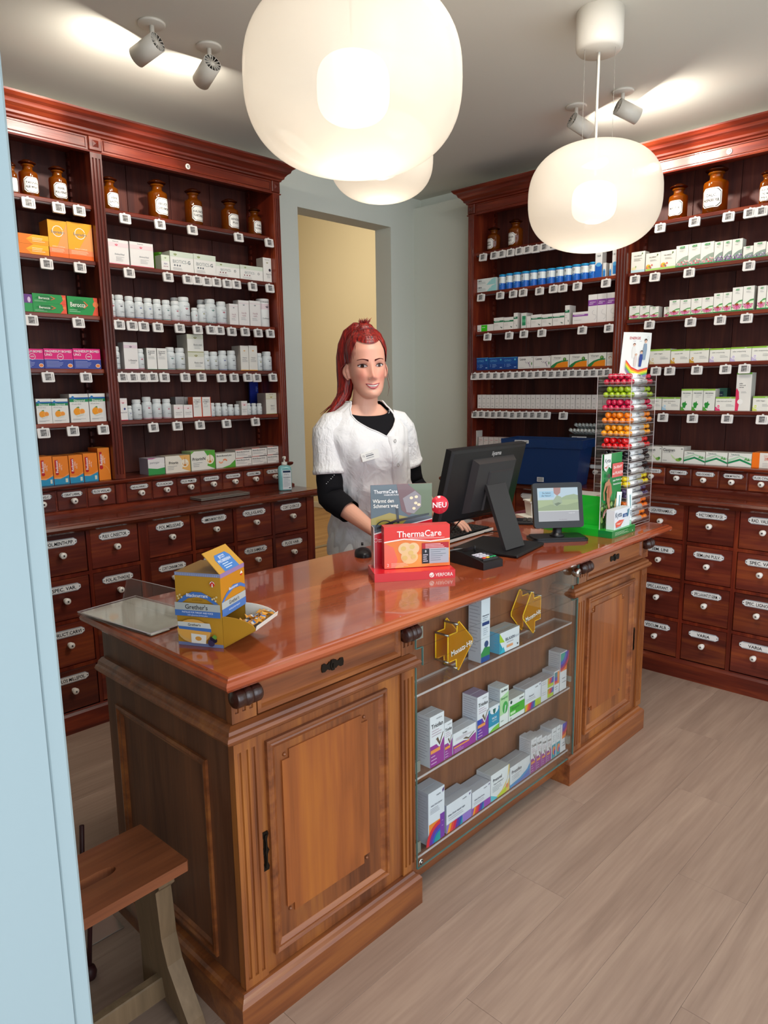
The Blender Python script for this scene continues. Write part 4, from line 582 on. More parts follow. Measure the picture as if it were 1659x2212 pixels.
for side, sh, txt in ITEMS:
    its = []
    for t in txt.split(';'):
        f = t.split(','); k = f[0].strip(); s0, s1, h, ex = map(float, f[1:5]); dz = float(f[5]) if len(f) > 5 else 0.
        u0, u1 = (s0, s1) if side[0] == 'L' else (-s0, -s1)
        its.append((k, u0, u1, h, ex, dz))
    tot = {}
    for k, u0, u1, h, ex, dz in its:
        lo_, hi_ = {'LN': (1.08, 1.556), 'LW': (1.631, 2.575), 'RL': (-2.850, -1.911), 'RR': (-1.829, -.89)}[side]
        if k != 'bottle' and u1 > lo_: u0, u1 = max(u0, lo_ if ex > .15 else lo_-.008), min(u1, hi_ if ex > .15 else hi_+.008)
        w = u1-u0-.0012; d = K[k][5]; z = ZS[sh-1]+.0006+dz; yf = .025+ex
        if k == 'drum': w *= 1.0
        cylr = K[k][1] in ('jar', 'tub', 'bottle')
        y = yf+(w/2 if cylr and k != 'bottle' else 0)
        if k == 'bottle': y = .013+.065
        if not cylr and y+d > .2 and k != 'folder': d = min(d, .1); y = .2-d
        loc, rot = spot(side, (u0+u1)/2, y, z)
        key = (side, sh); cnt[key] = cnt.get(key, 0)+1; n = cnt[key]
        where = '%s%s, %s, %s' % (ORD[n], ' from left' if len(K[k][0].split()) <= 6 else '', SHN[sh], BAYN[side])
        grp = {'jar': 'white supplement jars in the left cabinet', 'bottle': 'amber apothecary bottles on the top shelves', 'tub': 'mineral salt tubs'}.get(K[k][1], 'medicine cartons on the cabinet shelves')
        if k in ('drum', 'tin', 'folder'): grp = None
        if k == 'bottle':
            i = bi.get(side, 0); bi[side] = i+1; T = BT[side][i]
            lab = 'amber glass apothecary bottle labelled %s, %s' % (T.replace('|', ' ') or 'beside the entrance wall edge', where.split(', ', 1)[1])
            o = thing('apothecary_bottle', lab, 'bottle', loc, rot, grp); bottle_parts(o, w, h, T, {'RL': -.35, 'LW': .12}.get(side, 0)); continue
        if k == 'jar':
            v = rnd.randrange(5); me = jar_mesh(w, h, v)
        elif K[k][1] == 'tub': me = tub_mesh(w, h, k)
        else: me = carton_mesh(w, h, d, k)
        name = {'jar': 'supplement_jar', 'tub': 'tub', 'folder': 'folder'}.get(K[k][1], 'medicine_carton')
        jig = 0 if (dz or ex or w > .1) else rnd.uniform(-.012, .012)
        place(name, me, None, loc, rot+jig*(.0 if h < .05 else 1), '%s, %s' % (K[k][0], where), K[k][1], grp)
# leaning dark tubes behind the crate: white cream tubes lying in two rows
tm = MB(); tm.lathe([(.009, 0), (.0105, .004), (.0105, .03)], n=14, axis='x', col=lin(0xd8dad4)); tm.lathe([(.0085, .03), (.0085, .075), (.005, .1)], n=14, axis='x', col=lin(0x9aa6a2)); TUBE = tm.mesh('cream_tube', PLASTIC)
for r in range(2):
    for i in range(10):
        loc, rot = spot('RL', -2.19+i*.024+r*.006, .06+r*.050, 1.245+r*.030)
        place('cream_tube', TUBE, None, loc, (0, radians(28), rot+radians(62)), 'white and grey tube, %s in %s row of rack behind the blue crate' % (ORD[i+1], ['front', 'back'][r]), 'tube', 'cream tubes racked behind the blue crate')
rk = MB(); rk.box(-.01, .001, 0, .27, .012, .130); rk.box(-.01, .052, 0, .27, .062, .160); rk.box(-.01, 0, 0, .27, .10, .004)
loc, rot = spot('RL', -2.19, .075, 1.0866); rk.build('tube_rack', DKGREY, None, loc=loc, rot=rot, label='low dark rack holding cream tubes behind the blue crate', cat='rack')
# ---------------------------------------------------------------- electronic price tags
PR = {('LN', 1): '18 35 58', ('LN', 2): '19 35', ('LN', 3): '34 34', ('LN', 4): '20 55', ('LN', 5): '23 24 23', ('LW', 1): '49 24 50 20 40', ('LW', 2): '31 38 79 35 31 25 35 44 89 32', ('LW', 3): '56 29 27 42 54 26 34 27 38 25 49 38',
 ('LW', 4): '41 22 34 56 36 19 29 16 25 21 22 19', ('LW', 5): '58 38 118 85 54', ('RL', 1): '20 20 20 20 20 20 28 28 20 20', ('RL', 2): '19 20 20 20 28 26 20 21 18', ('RL', 3): '26 20 26 22 40 42', ('RR', 1): '9 90 18 27 82', ('RR', 2): '23 17 47 21', ('RR', 3): '26 34 11 29', ('RR', 4): '12 41 11 12 19', ('RR', 5): '26 38 33 31'}
_TM = {}
def tag_mesh(s):
    if s in _TM: return _TM[s]
    q = MB(); w, h, r = .054, .044, .005; P = []
    for cx, cy, a0 in ((w/2-r, h/2-r, 0), (-w/2+r, h/2-r, 90), (-w/2+r, -h/2+r, 180), (w/2-r, -h/2+r, 270)):
        for k in range(4): a = radians(a0+k*30); P.append((cx+r*cos(a), cy+r*sin(a)))
    q.prism(P, 0, -.010, lambda x, y, z: (x, z, y), lin(0xe6e2de))
    mp = face((-w/2, -.0102, -h/2), (1, 0, 0), (0, 0, 1), (0, -1, 0))
    q.draw([('r', .24, .18, .74, .86, 0x9a9896), ('r', .26, .70, .72, .84, 0x6c6868), ('l', .27, .67, .6, 3, .05, .025, 0x5a5656), ('b', s, .42, .40, .24, 0x25222a, .3), ('b', '95', .63, .46, .14, 0x25222a, .14), ('l', .27, .24, .55, 1, .1, .04, 0x5a5656), ('r', .84, .2, .87, .8, 0x5a5a60)], w, h, mp)
    q.box(-.004, -.006, h/2, .004, 0, h/2+.006, lin(0xd8d4d0)); _TM[s] = q.mesh('price_tag', PRINT); return _TM[s]
for (side, sh), xs in TAGS.items():
    pr = PR.get((side, sh), ''); pr = pr.split() if pr else ['20']*len(xs)
    for i, x in enumerate(xs):
        u = x if side[0] == 'L' else -x
        loc, rot = spot(side, u, -.001-(.0008 if i % 2 else 0), ZS[sh-1]-.040+rnd.uniform(-.0015, .0015))
        place('price_tag', tag_mesh(pr[i % len(pr)]), None, loc, (radians(-8), rnd.uniform(-.02, .02), rot), 'white price tag, %s from left under the %s, %s' % (ORD[i+1], SHN[sh], BAYN[side]), 'price tag', 'electronic price tags')
# ---------------------------------------------------------------- the shop counter
ctr = thing('shop_counter', 'long polished brown wooden shop counter with two panelled pedestals and glass display recess', 'counter', (.785, 1.225, 0))
CO = Vector((.785, 1.225, 0))
def cb(q, name, m, **kw):
    par = kw.pop('parent', ctr); o = q.build(name, m, par, **kw)
    if par is ctr: o.location = Vector(kw.get('loc', (0, 0, 0)))-CO
    return o
XZ = lambda Y: (lambda a, b, h: (a, Y-h, b))          # drawing on a front face
q = MB(); T0 = (.805, 1.245, 3.055, 1.925)            # slab core
q.sweep([(T0[0], T0[1]), (T0[2], T0[1]), (T0[2], T0[3]), (T0[0], T0[3])], [(.04, .862), (.003, .862), (-.004, .867), (-.012, .870), (-.019, .878), (-.020, .886), (-.016, .893), (-.009, .8955), (-.008, .899), (-.003, .901), (.0205, .901)], True, I3)
q.box(T0[0]+.0205, T0[1]+.0205, .865, T0[2]-.0205, T0[3]-.0205, .901); cb(q, 'worktop', TOP)
# bodies
q = MB()
q.box(.832, 1.285, .09, 1.42, 1.90, .862); q.box(2.325, 1.285, .09, 2.925, 1.90, .862); q.box(1.42, 1.375, .09, 2.325, 1.90, .862); cb(q, 'carcass', CTR_Z)
q = MB(); q.box(1.42, 1.355, .115, 2.325, 1.374, .862); cb(q, 'recess_back_panel', REC)
q = MB(); q.box(1.42, 1.30, .03, 2.325, 1.36, .112, ch=.003); cb(q, 'recess_base_board', CTR_X)
# end panel of the left side
q = MB(); E = lambda a, b, h: (.832-h, a, b)
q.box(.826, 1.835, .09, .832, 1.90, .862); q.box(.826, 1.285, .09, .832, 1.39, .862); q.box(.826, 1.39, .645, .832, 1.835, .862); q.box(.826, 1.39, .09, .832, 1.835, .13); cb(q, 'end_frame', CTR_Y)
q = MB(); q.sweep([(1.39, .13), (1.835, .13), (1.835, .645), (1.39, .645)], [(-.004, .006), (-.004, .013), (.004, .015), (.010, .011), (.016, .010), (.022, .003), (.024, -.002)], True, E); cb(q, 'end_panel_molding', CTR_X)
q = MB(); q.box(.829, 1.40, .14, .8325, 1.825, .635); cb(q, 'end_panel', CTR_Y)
def pedestal(x0, x1, px, sides, knobx):
    """px: the two pilaster spans; sides: plinth/moulding outline"""
    q = MB(); q.sweep(sides, [(.03, .725), (-.010, .727), (-.018, .733), (-.030, .742), (-.034, .750), (-.030, .757), (-.024, .760), (-.022, .768), (-.010, .775), (.03, .777)], False, I3); cb(q, 'waist_molding', CTR_X)
    q = MB(); q.sweep(sides, [(.05, 0), (-.032, 0), (-.032, .084), (-.026, .093), (-.018, .097), (-.014, .104), (.05, .106)], False, I3); cb(q, 'plinth', CTR_X)
    for a, b in px:
        q = MB(); fluted(q, a, b, 1.268, 1.29, .105, .726, dp=.007); cb(q, 'pilaster', CTR_Z)
        q = MB(); fluted(q, a, b, 1.268, 1.29, .776, .862, dp=.006); cb(q, 'upper_pilaster', CTR_Z)
        q = MB(); c = (a+b)/2; L = b-a
        q.lathe([(.004, -L*.55), (.010, -L*.56), (.011, -L*.53), (.019, -L*.52), (.0215, -L*.45), (.0215, -L*.18), (.018, -L*.15), (.0215, -L*.12), (.0235, 0), (.0215, L*.12), (.018, L*.15), (.0215, L*.18), (.0215, L*.45), (.019, L*.52), (.011, L*.53), (.010, L*.56), (.004, L*.55)], (c, 1.258, .838), 24, axis='x'); cb(q, 'scroll', SCROLL)
    a, b = px[0][1], px[1][0]
    # drawer front with raised frame
    q = MB(); q.box(a+.002, 1.275, .778, b-.002, 1.30, .862); f = cb(q, 'drawer', CTR_X)
    q = MB(); q.sweep([(a+.003, .779), (b-.003, .779), (b-.003, .875), (a+.003, .875)], [(0, -.275-1+1.275), (0, .008), (.010, .008), (.014, .003), (.016, 0)], True, XZ(1.275)); cb(q, 'drawer_frame', CTR_X)
    q = MB(); m = (a+b)/2-.005; z = .824; y = 1.2725
    for sx in (-1, 1):
        q.prism([(m+sx*.002, z-.004), (m+sx*.010, z-.011), (m+sx*.018, z-.006), (m+sx*.026, z-.011), (m+sx*.035, z-.010), (m+sx*.037, z), (m+sx*.035, z+.010), (m+sx*.026, z+.011), (m+sx*.018, z+.006), (m+sx*.010, z+.012), (m+sx*.002, z+.006)], 0, .0035, XZ(y+.003))
    q.prism([(m-.009, z), (m-.004, z-.013), (m+.004, z-.013), (m+.009, z), (m+.005, z+.014), (m-.005, z+.014)], 0, .005, XZ(y+.003)); q.box(m-.0015, y-.004, z-.006, m+.0015, y-.0019, z+.005); cb(q, 'key_plate', IRON)
    # door: stiles and rails, moulding, sunk and raised panel
    q = MB(); q.box(a, 1.275, .105, b, 1.30, .726); cb(q, 'door', CTR_Z)
    d0, d1 = a+.022, b-.060 if x0 < 2 else b-.075
    if x0 > 2: d0, d1 = 2.424, 2.82
    z0, z1 = .147, .703
    q = MB(); q.sweep([(d0, z0), (d1, z0), (d1, z1), (d0, z1)], [(0, -.001), (0, .010), (.004, .013), (.009, .011), (.011, .006), (.016, .008), (.021, .004), (.026, .001), (.028, -.001)], True, XZ(1.275)); cb(q, 'door_molding', CTR_X)
    q = MB(); p0, p1, w0, w1 = d0+.045, d1-.072 if x0 < 2 else d1-.085, .228, .658
    if x0 > 2: p0, p1 = 2.463, 2.735
    t = .022; P = [(p0, w0+t), (p0+t, w0+t), (p0+t, w0), (p1-t, w0), (p1-t, w0+t), (p1, w0+t), (p1, w1-t), (p1-t, w1-t), (p1-t, w1), (p0+t, w1), (p0+t, w1-t), (p0, w1-t)]
    q.prism(P, -.002, .0045, XZ(1.275)); k = cb(q, 'raised_panel', CTR_PANEL)
    q = MB()
    for cx in (p0+t*.45, p1-t*.45):
        for cz in (w0+t*.45, w1-t*.45): q.lathe([(.005, 0), (.005, -.002), (.003, -.005), (.0006, -.0058)], (cx, 1.2750, cz), 10, axis='y')
    cb(q, 'panel_pins', CTR_X)
    q = MB(); hx = knobx; P = [(-.006, -.05), (.006, -.05), (.0075, -.042), (.004, -.03), (.0045, -.01), (.008, 0), (.0045, .01), (.004, .03), (.0075, .042), (.006, .05), (-.006, .05), (-.0075, .042), (-.004, .03), (-.0045, .01), (-.008, 0), (-.0045, -.01), (-.004, -.03), (-.0075, -.042)]
    q.prism([(hx+x*1.2, .428+z) for x, z in P], 0, .003, XZ(1.275)); q.prism([(hx+x*.5, .428+z*.86) for x, z in P], .003, .006, XZ(1.275)); cb(q, 'door_handle', IRON)
pedestal(.815, 1.425, [(.822, .888), (1.372, 1.426)], [(.826, 1.89), (.826, 1.277), (1.396, 1.277), (1.396, 1.37)][:3]+[(1.396, 1.36)], .899)
pedestal(2.32, 2.93, [(2.340, 2.402), (2.885, 2.935)], [(2.312, 1.36), (2.312, 1.277), (2.893, 1.277), (2.893, 1.89)], 2.845)
# display recess: glass front, shelves, brackets, lock
q = MB()
q.box(1.428, 1.262, .10, 2.332, 1.267, .727); q.box(1.456, 1.262, .727, 2.296, 1.267, .782); q.box(1.428, 1.262, .782, 2.332, 1.267, .858); cb(q, 'glass_front', GLASS)
q = MB(); q.box(1.4265, 1.2618, .10, 1.4282, 1.2672, .727); q.box(2.3318, 1.2618, .10, 2.3335, 1.2672, .727); q.box(2.3318, 1.2618, .782, 2.3335, 1.2672, .858); q.box(1.4265, 1.2618, .782, 1.4282, 1.2672, .858)
q.box(1.428, 1.2618, .099, 2.332, 1.2672, .1005); q.box(2.294, 1.2618, .727, 2.2965, 1.2672, .782); q.box(2.294, 1.2618, .7265, 2.332, 1.2672, .728); q.box(1.455, 1.2618, .727, 1.4575, 1.2672, .782); q.box(1.428, 1.2618, .781, 1.457, 1.2672, .783); cb(q, 'glass_edge', GEDGE)
SHZ = [.633, .375, .121]
for z in SHZ:
    q = MB(); q.box(1.44, 1.2815, z-.006, 2.325, 1.355, z); q.box(1.44, 1.2808, z-.0062, 2.325, 1.2822, z+.0002, m=1); q.box(2.3235, 1.2815, z-.0062, 2.3252, 1.355, z+.0002, m=1); q.box(1.44, 1.3535, z-.0062, 2.325, 1.355, z+.0002, m=1); cb(q, 'glass_shelf', [ACRYL, AEDGE])
q = MB()
for z in (.80, .395, .135): q.box(1.427, 1.278, z, 1.46 if z < .7 else 1.475, 1.281, z+.035)
q.box(2.318, 1.275, .40, 2.325, 1.30, .42); q.box(2.312, 1.272, .15, 2.325, 1.285, .18); cb(q, 'shelf_bracket', mat('grey_metal_bracket', 0xa0a198, .4, .5))
q = MB(); q.lathe([(.013, 0), (.013, -.004), (.016, -.006), (.016, -.022), (.014, -.024), (.0135, -.0245)], (2.292, 1.262, .835), 24, axis='y'); q.box(2.2905, 1.236, .830, 2.2935, 1.2368, .840, m=1); cb(q, 'cylinder_lock', [CHROME, BLACK])
q = MB(); q.lathe([(.010, 0), (.010, -.003)], (1.441, 1.262, .118), 20, axis='y'); q.lathe([(.0075, -.003), (.0075, -.0034)], (1.441, 1.262, .118), 20, axis='y', m=1); q.lathe([(.004, -.0034), (.004, -.0045)], (1.441, 1.262, .118), 16, axis='y'); cb(q, 'corner_stud', [CHROME, BLACK])
# goods on the glass shelves
tf = lambda acc, name='Triofan': [('p', [(0, 0), (1, 0), (1, .50), (.62, .34), (.45, .42), (0, .42)], 0x9a3a94), ('p', [(.40, .50), (.5, .53), (.68, .40), (.96, .60), (1, .58), (1, .54), (.68, .33)], 0xf4f2f4), ('p', [(.42, .52), (.55, .55), (.68, .43), (.9, .60), (.96, .60), (.68, .36)], 0x6c5a4a), ('b', name, .5, .80, .085, K_, .82), ('l', .12, .70, .8, 3, .05, .012, 0xc0a0b0), ('r', .03, .27, .7, .34, 0xee9a50), ('l', .05, .2, .5, 3, .07, .018, 0xd8b0d8), ('t', 'verfora', .62, .93, .04, 0x8c8c94, .5)]
mep = lambda nm, c2, rb=True: [('b', 'mepha', .72, .88, .06, 0x4c4c5c, .34), ('p', [(.90, .86), (.96, .90), (.96, .95), (.90, .92)], 0x5c3c7c), ('b', nm, .40, .60, .075, 0x4a5068, .68), ('l', .08, .48, .7, 2, .07, .02, 0xb0b0b8), ('r', 0, 0, 1, .30, c2)]+rainbow(.02, 0, .62, .30)
TR = ('white and pink nasal spray carton', 'carton', 0xe8e8ec, 0xd8dce4, 0xc8ccd4, .05, tf(0))
CT = {
 'tall': ('tall white baby nasal carton with green and blue foot', 'carton', 0xdfe3ea, 0xc4cad6, 0xb4b8c4, .05, [('r', 0, 0, 1, .08, 0x1c4a90), ('p', [(0, .08), (1, .08), (1, .2), (.4, .22), (0, .14)], 0x2c8a4a), ('o', .6, .26, .05, 0x2a4878), ('r', .1, .55, .9, .60, 0x1c3a78), ('b', 'Nasenspray', .5, .70, .024, 0x303c5c, .8), ('l', .15, .66, .8, 2, .03, .008, 0x8890a0), ('l', .2, .5, .8, 4, .03, .008, 0xa0a8b4)]),
 'bilaxin': ('white allergy carton with lime and teal corners', 'carton', 0xe4e6ea, 0x58b4d8, 0xc8ccc8, .06, [('p', [(0, .55), (.25, .5), (0, 1)], 0xa8cc2c), ('p', [(0, 0), (.25, 0), (0, .6)], 0x1c9ab4), ('p', [(0, 0), (.28, 0), (.2, .3)], 0x2cb0c8), ('b', 'BILAXIN', .52, .60, .15, 0x50586c, .5), ('t', 'Lingual', .84, .60, .12, 0xb0b4c0, .26), ('r', .35, .18, .66, .30, 0xe8a070), ('l', .35, .42, .8, 1, .1, .03, 0xa0a0a8), ('p', [(.86, .2), (.94, .2), (.90, .1)], 0x303038)]),
 'triofan': TR, 'triofans': TR, 'triofanf': TR, 'tri': TR,
 'triofan2': ('large white, blue and purple nasal spray carton', 'carton', 0xe8e8ee, 0xd4d8e4, 0x9c90b0, .06, [('p', [(0, 0), (1, 0), (1, .50), (.62, .34), (.45, .46), (0, .46)], 0x7a3a9c), ('p', [(0, 0), (.4, .4), (.4, .46), (0, .46)], 0x2c4ab0)]+tf(0)[1:]),
 'vicks': ('teal inhalant carton with white shield', 'carton', 0x1f8fb4, 0x2a6a80, 0xd0d4d8, .05, [('r', 0, 0, 1, .22, 0xc8e4ec), ('p', [(0, 0), (.4, .12), (1, .2), (1, 0)], 0x7cc040), ('r', 0, .9, 1, 1, 0xe0e4e8), ('e', .5, .84, .4, .16, 0xe8ecf0), ('p', [(.36, .88), (.64, .88), (.6, .74), (.5, .66), (.4, .74)], 0x1c6a5c), ('b', 'VICKS', .5, .52, .08, 0xffffff, .7), ('t', 'VapoRub', .5, .42, .06, 0xe0f4f8, .7)]),
 'sinu': ('tall white and green sinus drops carton', 'carton', 0xe6eae6, 0xccd4dc, 0xd0d4d8, .05, [('p', [(0, .75), (1, .85), (1, .45), (.6, .3), (0, .28)], 0xb4dca4), ('e', .62, .45, .32, .16, 0x3ca850), ('b', 'BioMed', .5, .92, .06, 0x303c40, .8), ('b', 'Sinupret', .5, .72, .06, 0x208048, .84), ('p', [(.5, .3), (.6, .34), (.7, .52), (.6, .5)], 0xf0f4ec), ('l', .1, .12, .6, 1, .1, .02, 0x90a090)]),
 'sinupret': ('wide white and green sinus tablet carton', 'carton', 0xe6eae6, 0xccd4d0, 0xc4c8c4, .05, [('r', .06, .22, 1, .70, 0x3cae30), ('b', 'Sinupret', .42, .55, .13, 0x1c6a30, .56), ('r', .1, .28, .42, .40, 0xc8ecb8), ('b', 'BioMed', .80, .86, .08, 0x303c40, .3), ('o', .14, .88, .08, 0x1c4a3c), ('t', '30', .12, .10, .09, 0x404848, .1)]),
 'flu': ('white flu capsule carton with rainbow and lime base', 'carton', 0xe4e6ec, 0xc8ccd4, 0xb4b4bc, .05, mep('Fluimucil', 0xb4cc28)),
 'rainb': ('white cough carton with rainbow and lime squares', 'carton', 0xe4e6ec, 0xc8ccd4, 0xb4b4bc, .05, [('r', .52, .52, 1, .98, 0xb4cc28), ('r', .52, .02, 1, .46, 0xb4cc28), ('l', .06, .9, .4, 2, .1, .02, 0xa0a0a8), ('l', .06, .4, .4, 2, .1, .02, 0xa0a0a8)]+rainbow(.52, .70, 1, .98)+rainbow(.52, .22, 1, .46)),
 'rainb2': ('narrow white and orange carton with blue arcs', 'carton', 0xe4e6ec, 0xc8ccd4, 0xb8b8c0, .05, [('r', .1, .42, 1, .95, 0xf08a30), ('r', .1, .7, .62, .95, 0x1c8a9c), ('r', .1, .56, .62, .74, 0x3c4ab4), ('r', .1, .48, .62, .58, 0xd83058), ('l', .2, .3, .8, 2, .1, .02, 0x404050)]),
 'orange': ('tall white and orange carton with arcs', 'carton', 0xe6e6ea, 0xc8ccd4, 0xb8b8c0, .05, [('r', .04, .50, 1, .98, 0xf4822c), ('a', .04, .98, .46, .09, -pi/2, 0, 0xc01c48), ('a', .04, .98, .38, .09, -pi/2, 0, 0x5a2c94), ('a', .04, .98, .30, .10, -pi/2, 0, 0x2a5ac0), ('a', .04, .98, .21, .20, -pi/2, 0, 0x20a090), ('l', .3, .3, .9, 2, .1, .015, 0x606070)]),
 'irfen': ('large white syrup carton with rainbow arc and purple side', 'carton', 0xe2e4ec, 0xb8bccc, 0xb8bcc8, .07, [('r', .72, 0, 1, .48, 0x7a3aa4), ('r', .04, 0, .72, .40, 0xf08c30), ('a', .72, 0, .38, .09, pi/2, pi, 0xdc2c38), ('a', .72, 0, .30, .08, pi/2, pi, 0x6a30a0), ('a', .72, 0, .22, .06, pi/2, pi, 0x2c5cc0), ('a', .72, 0, .17, .16, pi/2, pi, 0x1c9aa0), ('b', 'mepha', .62, .90, .03, 0x4c4c5c, .4), ('p', [(.86, .88), (.96, .92), (.96, .97), (.86, .94)], 0x5c3c7c), ('b', 'Irfen Dolo Junior', .5, .74, .032, 0x3c4460, .84), ('l', .1, .68, .7, 4, .03, .007, 0xa8a8b4), ('l', .80, .34, .92, 2, .1, .01, 0xd0a8e0)]),
 'irfen2': ('wide white pain capsule carton with lilac foot', 'carton', 0xe2e4ec, 0xa8acc0, 0xb4b8c4, .06, mep('Irfen Dolo liquid caps', 0x9a7acc)),
 'irfen3': ('small white pain tablet carton with purple foot', 'carton', 0xe2e4ec, 0xa8acc0, 0xb4b8c4, .06, mep('Irfen Dolo forte', 0x9a4ab4)),
 'pretuval': ('white cold carton with yellow and blue curve', 'carton', 0xe6e8ea, 0xd0d0d4, 0xb8bcc0, .07, [('p', [(0, 0), (.5, 0), (.8, .3), (1, .75), (1, .5), (.85, .2), (.6, 0), (1, 0), (1, 1), (.95, 1), (.9, .5), (.6, .18), (.3, .06), (0, .22)], 0xe8c86a), ('p', [(0, 0), (.4, 0), (.25, .1), (0, .24)], 0x58c0d0), ('p', [(.3, 0), (.8, 0), (.9, .3), (.7, .18)], 0xc8d430), ('o', .88, .22, .09, 0xe8905a), ('b', 'Pretuval', .34, .76, .12, 0x30364c, .56), ('b', 'Grippe & Erkaltung C', .4, .60, .05, 0x505868, .7), ('l', .08, .5, .6, 4, .06, .014, 0xa0a8b0)]),
 'pretufen': ('white tablet carton with blue wave foot', 'carton', 0xe6e8ec, 0xd0d4d8, 0xa8acb4, .07, [('p', [(0, 0), (1, 0), (1, .62), (.85, .4), (.5, .22), (0, .14)], 0x3c9cd4), ('p', [(0, 0), (1, 0), (1, .35), (.6, .14)], 0x5a78c8), ('b', 'Pretufen', .32, .72, .17, 0x30364c, .54), ('l', .08, .52, .6, 3, .08, .02, 0xa0a8b0)]),
 'teal': ('white and teal pain gel carton with orange arcs', 'carton', 0xe6e8ec, 0xc8ccd4, 0xb8bcc4, .05, [('r', .1, 0, .96, .45, 0x1c9aac), ('e', .6, .24, .34, .14, 0xf08a3c), ('e', .7, .2, .22, .10, 0xd84060), ('e', .76, .17, .14, .08, 0x2c5cb8), ('b', 'mepha', .6, .88, .04, 0x4c4c5c, .6), ('l', .2, .74, .8, 4, .06, .012, 0x7c8490)]),
 'orange2': ('white and orange carton at the right end of the lowest shelf', 'carton', 0xe6e6ea, 0xc8ccd4, 0xb8bcc4, .05, [('r', .3, .46, 1, 1, 0xf4822c), ('a', .3, 1, .42, .12, -pi/2, 0, 0xc01c48), ('a', .3, 1, .30, .12, -pi/2, 0, 0x5a2c94), ('a', .3, 1, .18, .17, -pi/2, 0, 0x2a5ac0), ('l', .3, .3, .8, 2, .1, .02, 0x606070)])}
CD = [(1, 'tall', 1.766, 1.814, .221), (1, 'bilaxin', 1.868, 1.985, .071),
 (2, 'triofan', 1.515, 1.582, .162), (2, 'triofans', 1.583, 1.622, .12), (2, 'triofanf', 1.625, 1.743, .068), (2, 'triofan2', 1.749, 1.811, .147), (2, 'vicks', 1.8125, 1.873, .089), (2, 'sinu', 1.875, 1.926, .135), (2, 'sinupret', 1.928, 2.025, .075), (2, 'flu', 2.027, 2.131, .083), (2, 'rainb', 2.133, 2.217, .078), (2, 'rainb2', 2.22, 2.258, .089), (2, 'orange', 2.262, 2.311, .15),
 (3, 'irfen', 1.506, 1.584, .173), (3, 'irfen2', 1.593, 1.722, .095), (3, 'irfen3', 1.725, 1.827, .08), (3, 'pretuval', 1.829, 1.939, .096), (3, 'pretufen', 1.943, 2.069, .077), (3, 'tri', 2.074, 2.111, .131), (3, 'tri', 2.112, 2.147, .125), (3, 'tri', 2.148, 2.180, .111), (3, 'tri', 2.182, 2.214, .106), (3, 'teal', 2.215, 2.246, .119), (3, 'teal', 2.2475, 2.278, .118), (3, 'orange2', 2.28, 2.320, .113)]
txtside = [('l', .08, .93, .92, 16, .052, .012, 0xa4a8b8)]
nth = {}
for sh, k, x0, x1, h in CD:
    nth[sh] = nth.get(sh, 0)+1; desc = CT[k][0]
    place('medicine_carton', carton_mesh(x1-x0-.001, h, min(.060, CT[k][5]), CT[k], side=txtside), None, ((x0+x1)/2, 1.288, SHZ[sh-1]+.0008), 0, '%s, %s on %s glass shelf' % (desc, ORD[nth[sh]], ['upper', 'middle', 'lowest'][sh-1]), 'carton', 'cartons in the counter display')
# arrow-shaped signs
def arrow(name, P, y0, y1, flip, label, hang):
    t = thing(name, label, 'sign', (P[0][0], y0, .633), 0, 'yellow arrow signs')
    c0 = Vector((P[0][0], y0, .633)); lo = lambda o: setattr(o, 'location', -c0)
    for i, y in enumerate((y0, y1)):
        q = MB(); q.prism(P, 0, .003, lambda a, b, h, y=y: (a, y-h, b)); n = len(P)
        for j in range(n): q.tube([(P[j][0], y-.0015, P[j][1]), (P[(j+1) % n][0], y-.0015, P[(j+1) % n][1])], .0019, 6, m=1)
        o = q.build('arrow_plate', [YELLOW, YEDGE], t); lo(o)
        if i == 0:
            xs = [p[0] for p in P]; zs = [p[1] for p in P]; w = max(xs)-min(xs); q = MB()
            q.draw([('b', 'Monats-Hit', .56 if flip else .54, .44, .115, 0xf6f4ec, .86, .12)], w, max(zs)-min(zs), face((min(xs), y-.0036, min(zs)), (1, 0, 0), (0, 0, 1), (0, -1, 0))); lo(q.build('lettering', PRINT, t))
    q = MB()
    for j in range(0, len(P)):
        if j in hang: q.tube([(P[j][0], y0-.004, P[j][1]), (P[j][0], y1, P[j][1])], .0035, 10)
    lo(q.build('spacer_pins', STEEL, t)); q = MB(); cx = sum(p[0] for p in P)/len(P)
    q.box(cx-.02, y0+.004, .6335, cx+.02, y0+.0055, min(p[1] for p in P)+.012); q.box(cx-.02, y0+.004, .6335, cx+.02, y1-.004, .635); lo(q.build('stand', ACRYL, t))
arrow('arrow_sign', [(1.610, .680), (1.650, .680), (1.652, .650), (1.662, .642), (1.733, .716), (1.730, .728), (1.664, .797), (1.655, .790), (1.653, .765), (1.610, .765)], 1.298, 1.346, False, 'yellow acrylic arrow sign pointing right, left end of upper glass shelf', (0, 2, 7, 9))
arrow('arrow_sign', [(2.128, .692), (2.092, .692), (2.092, .655), (2.083, .650), (2.018, .718), (2.018, .730), (2.066, .800), (2.080, .798), (2.084, .775), (2.128, .775)], 1.298, 1.346, True, 'yellow acrylic arrow sign pointing left, right part of upper glass shelf', (0, 2, 7, 9))
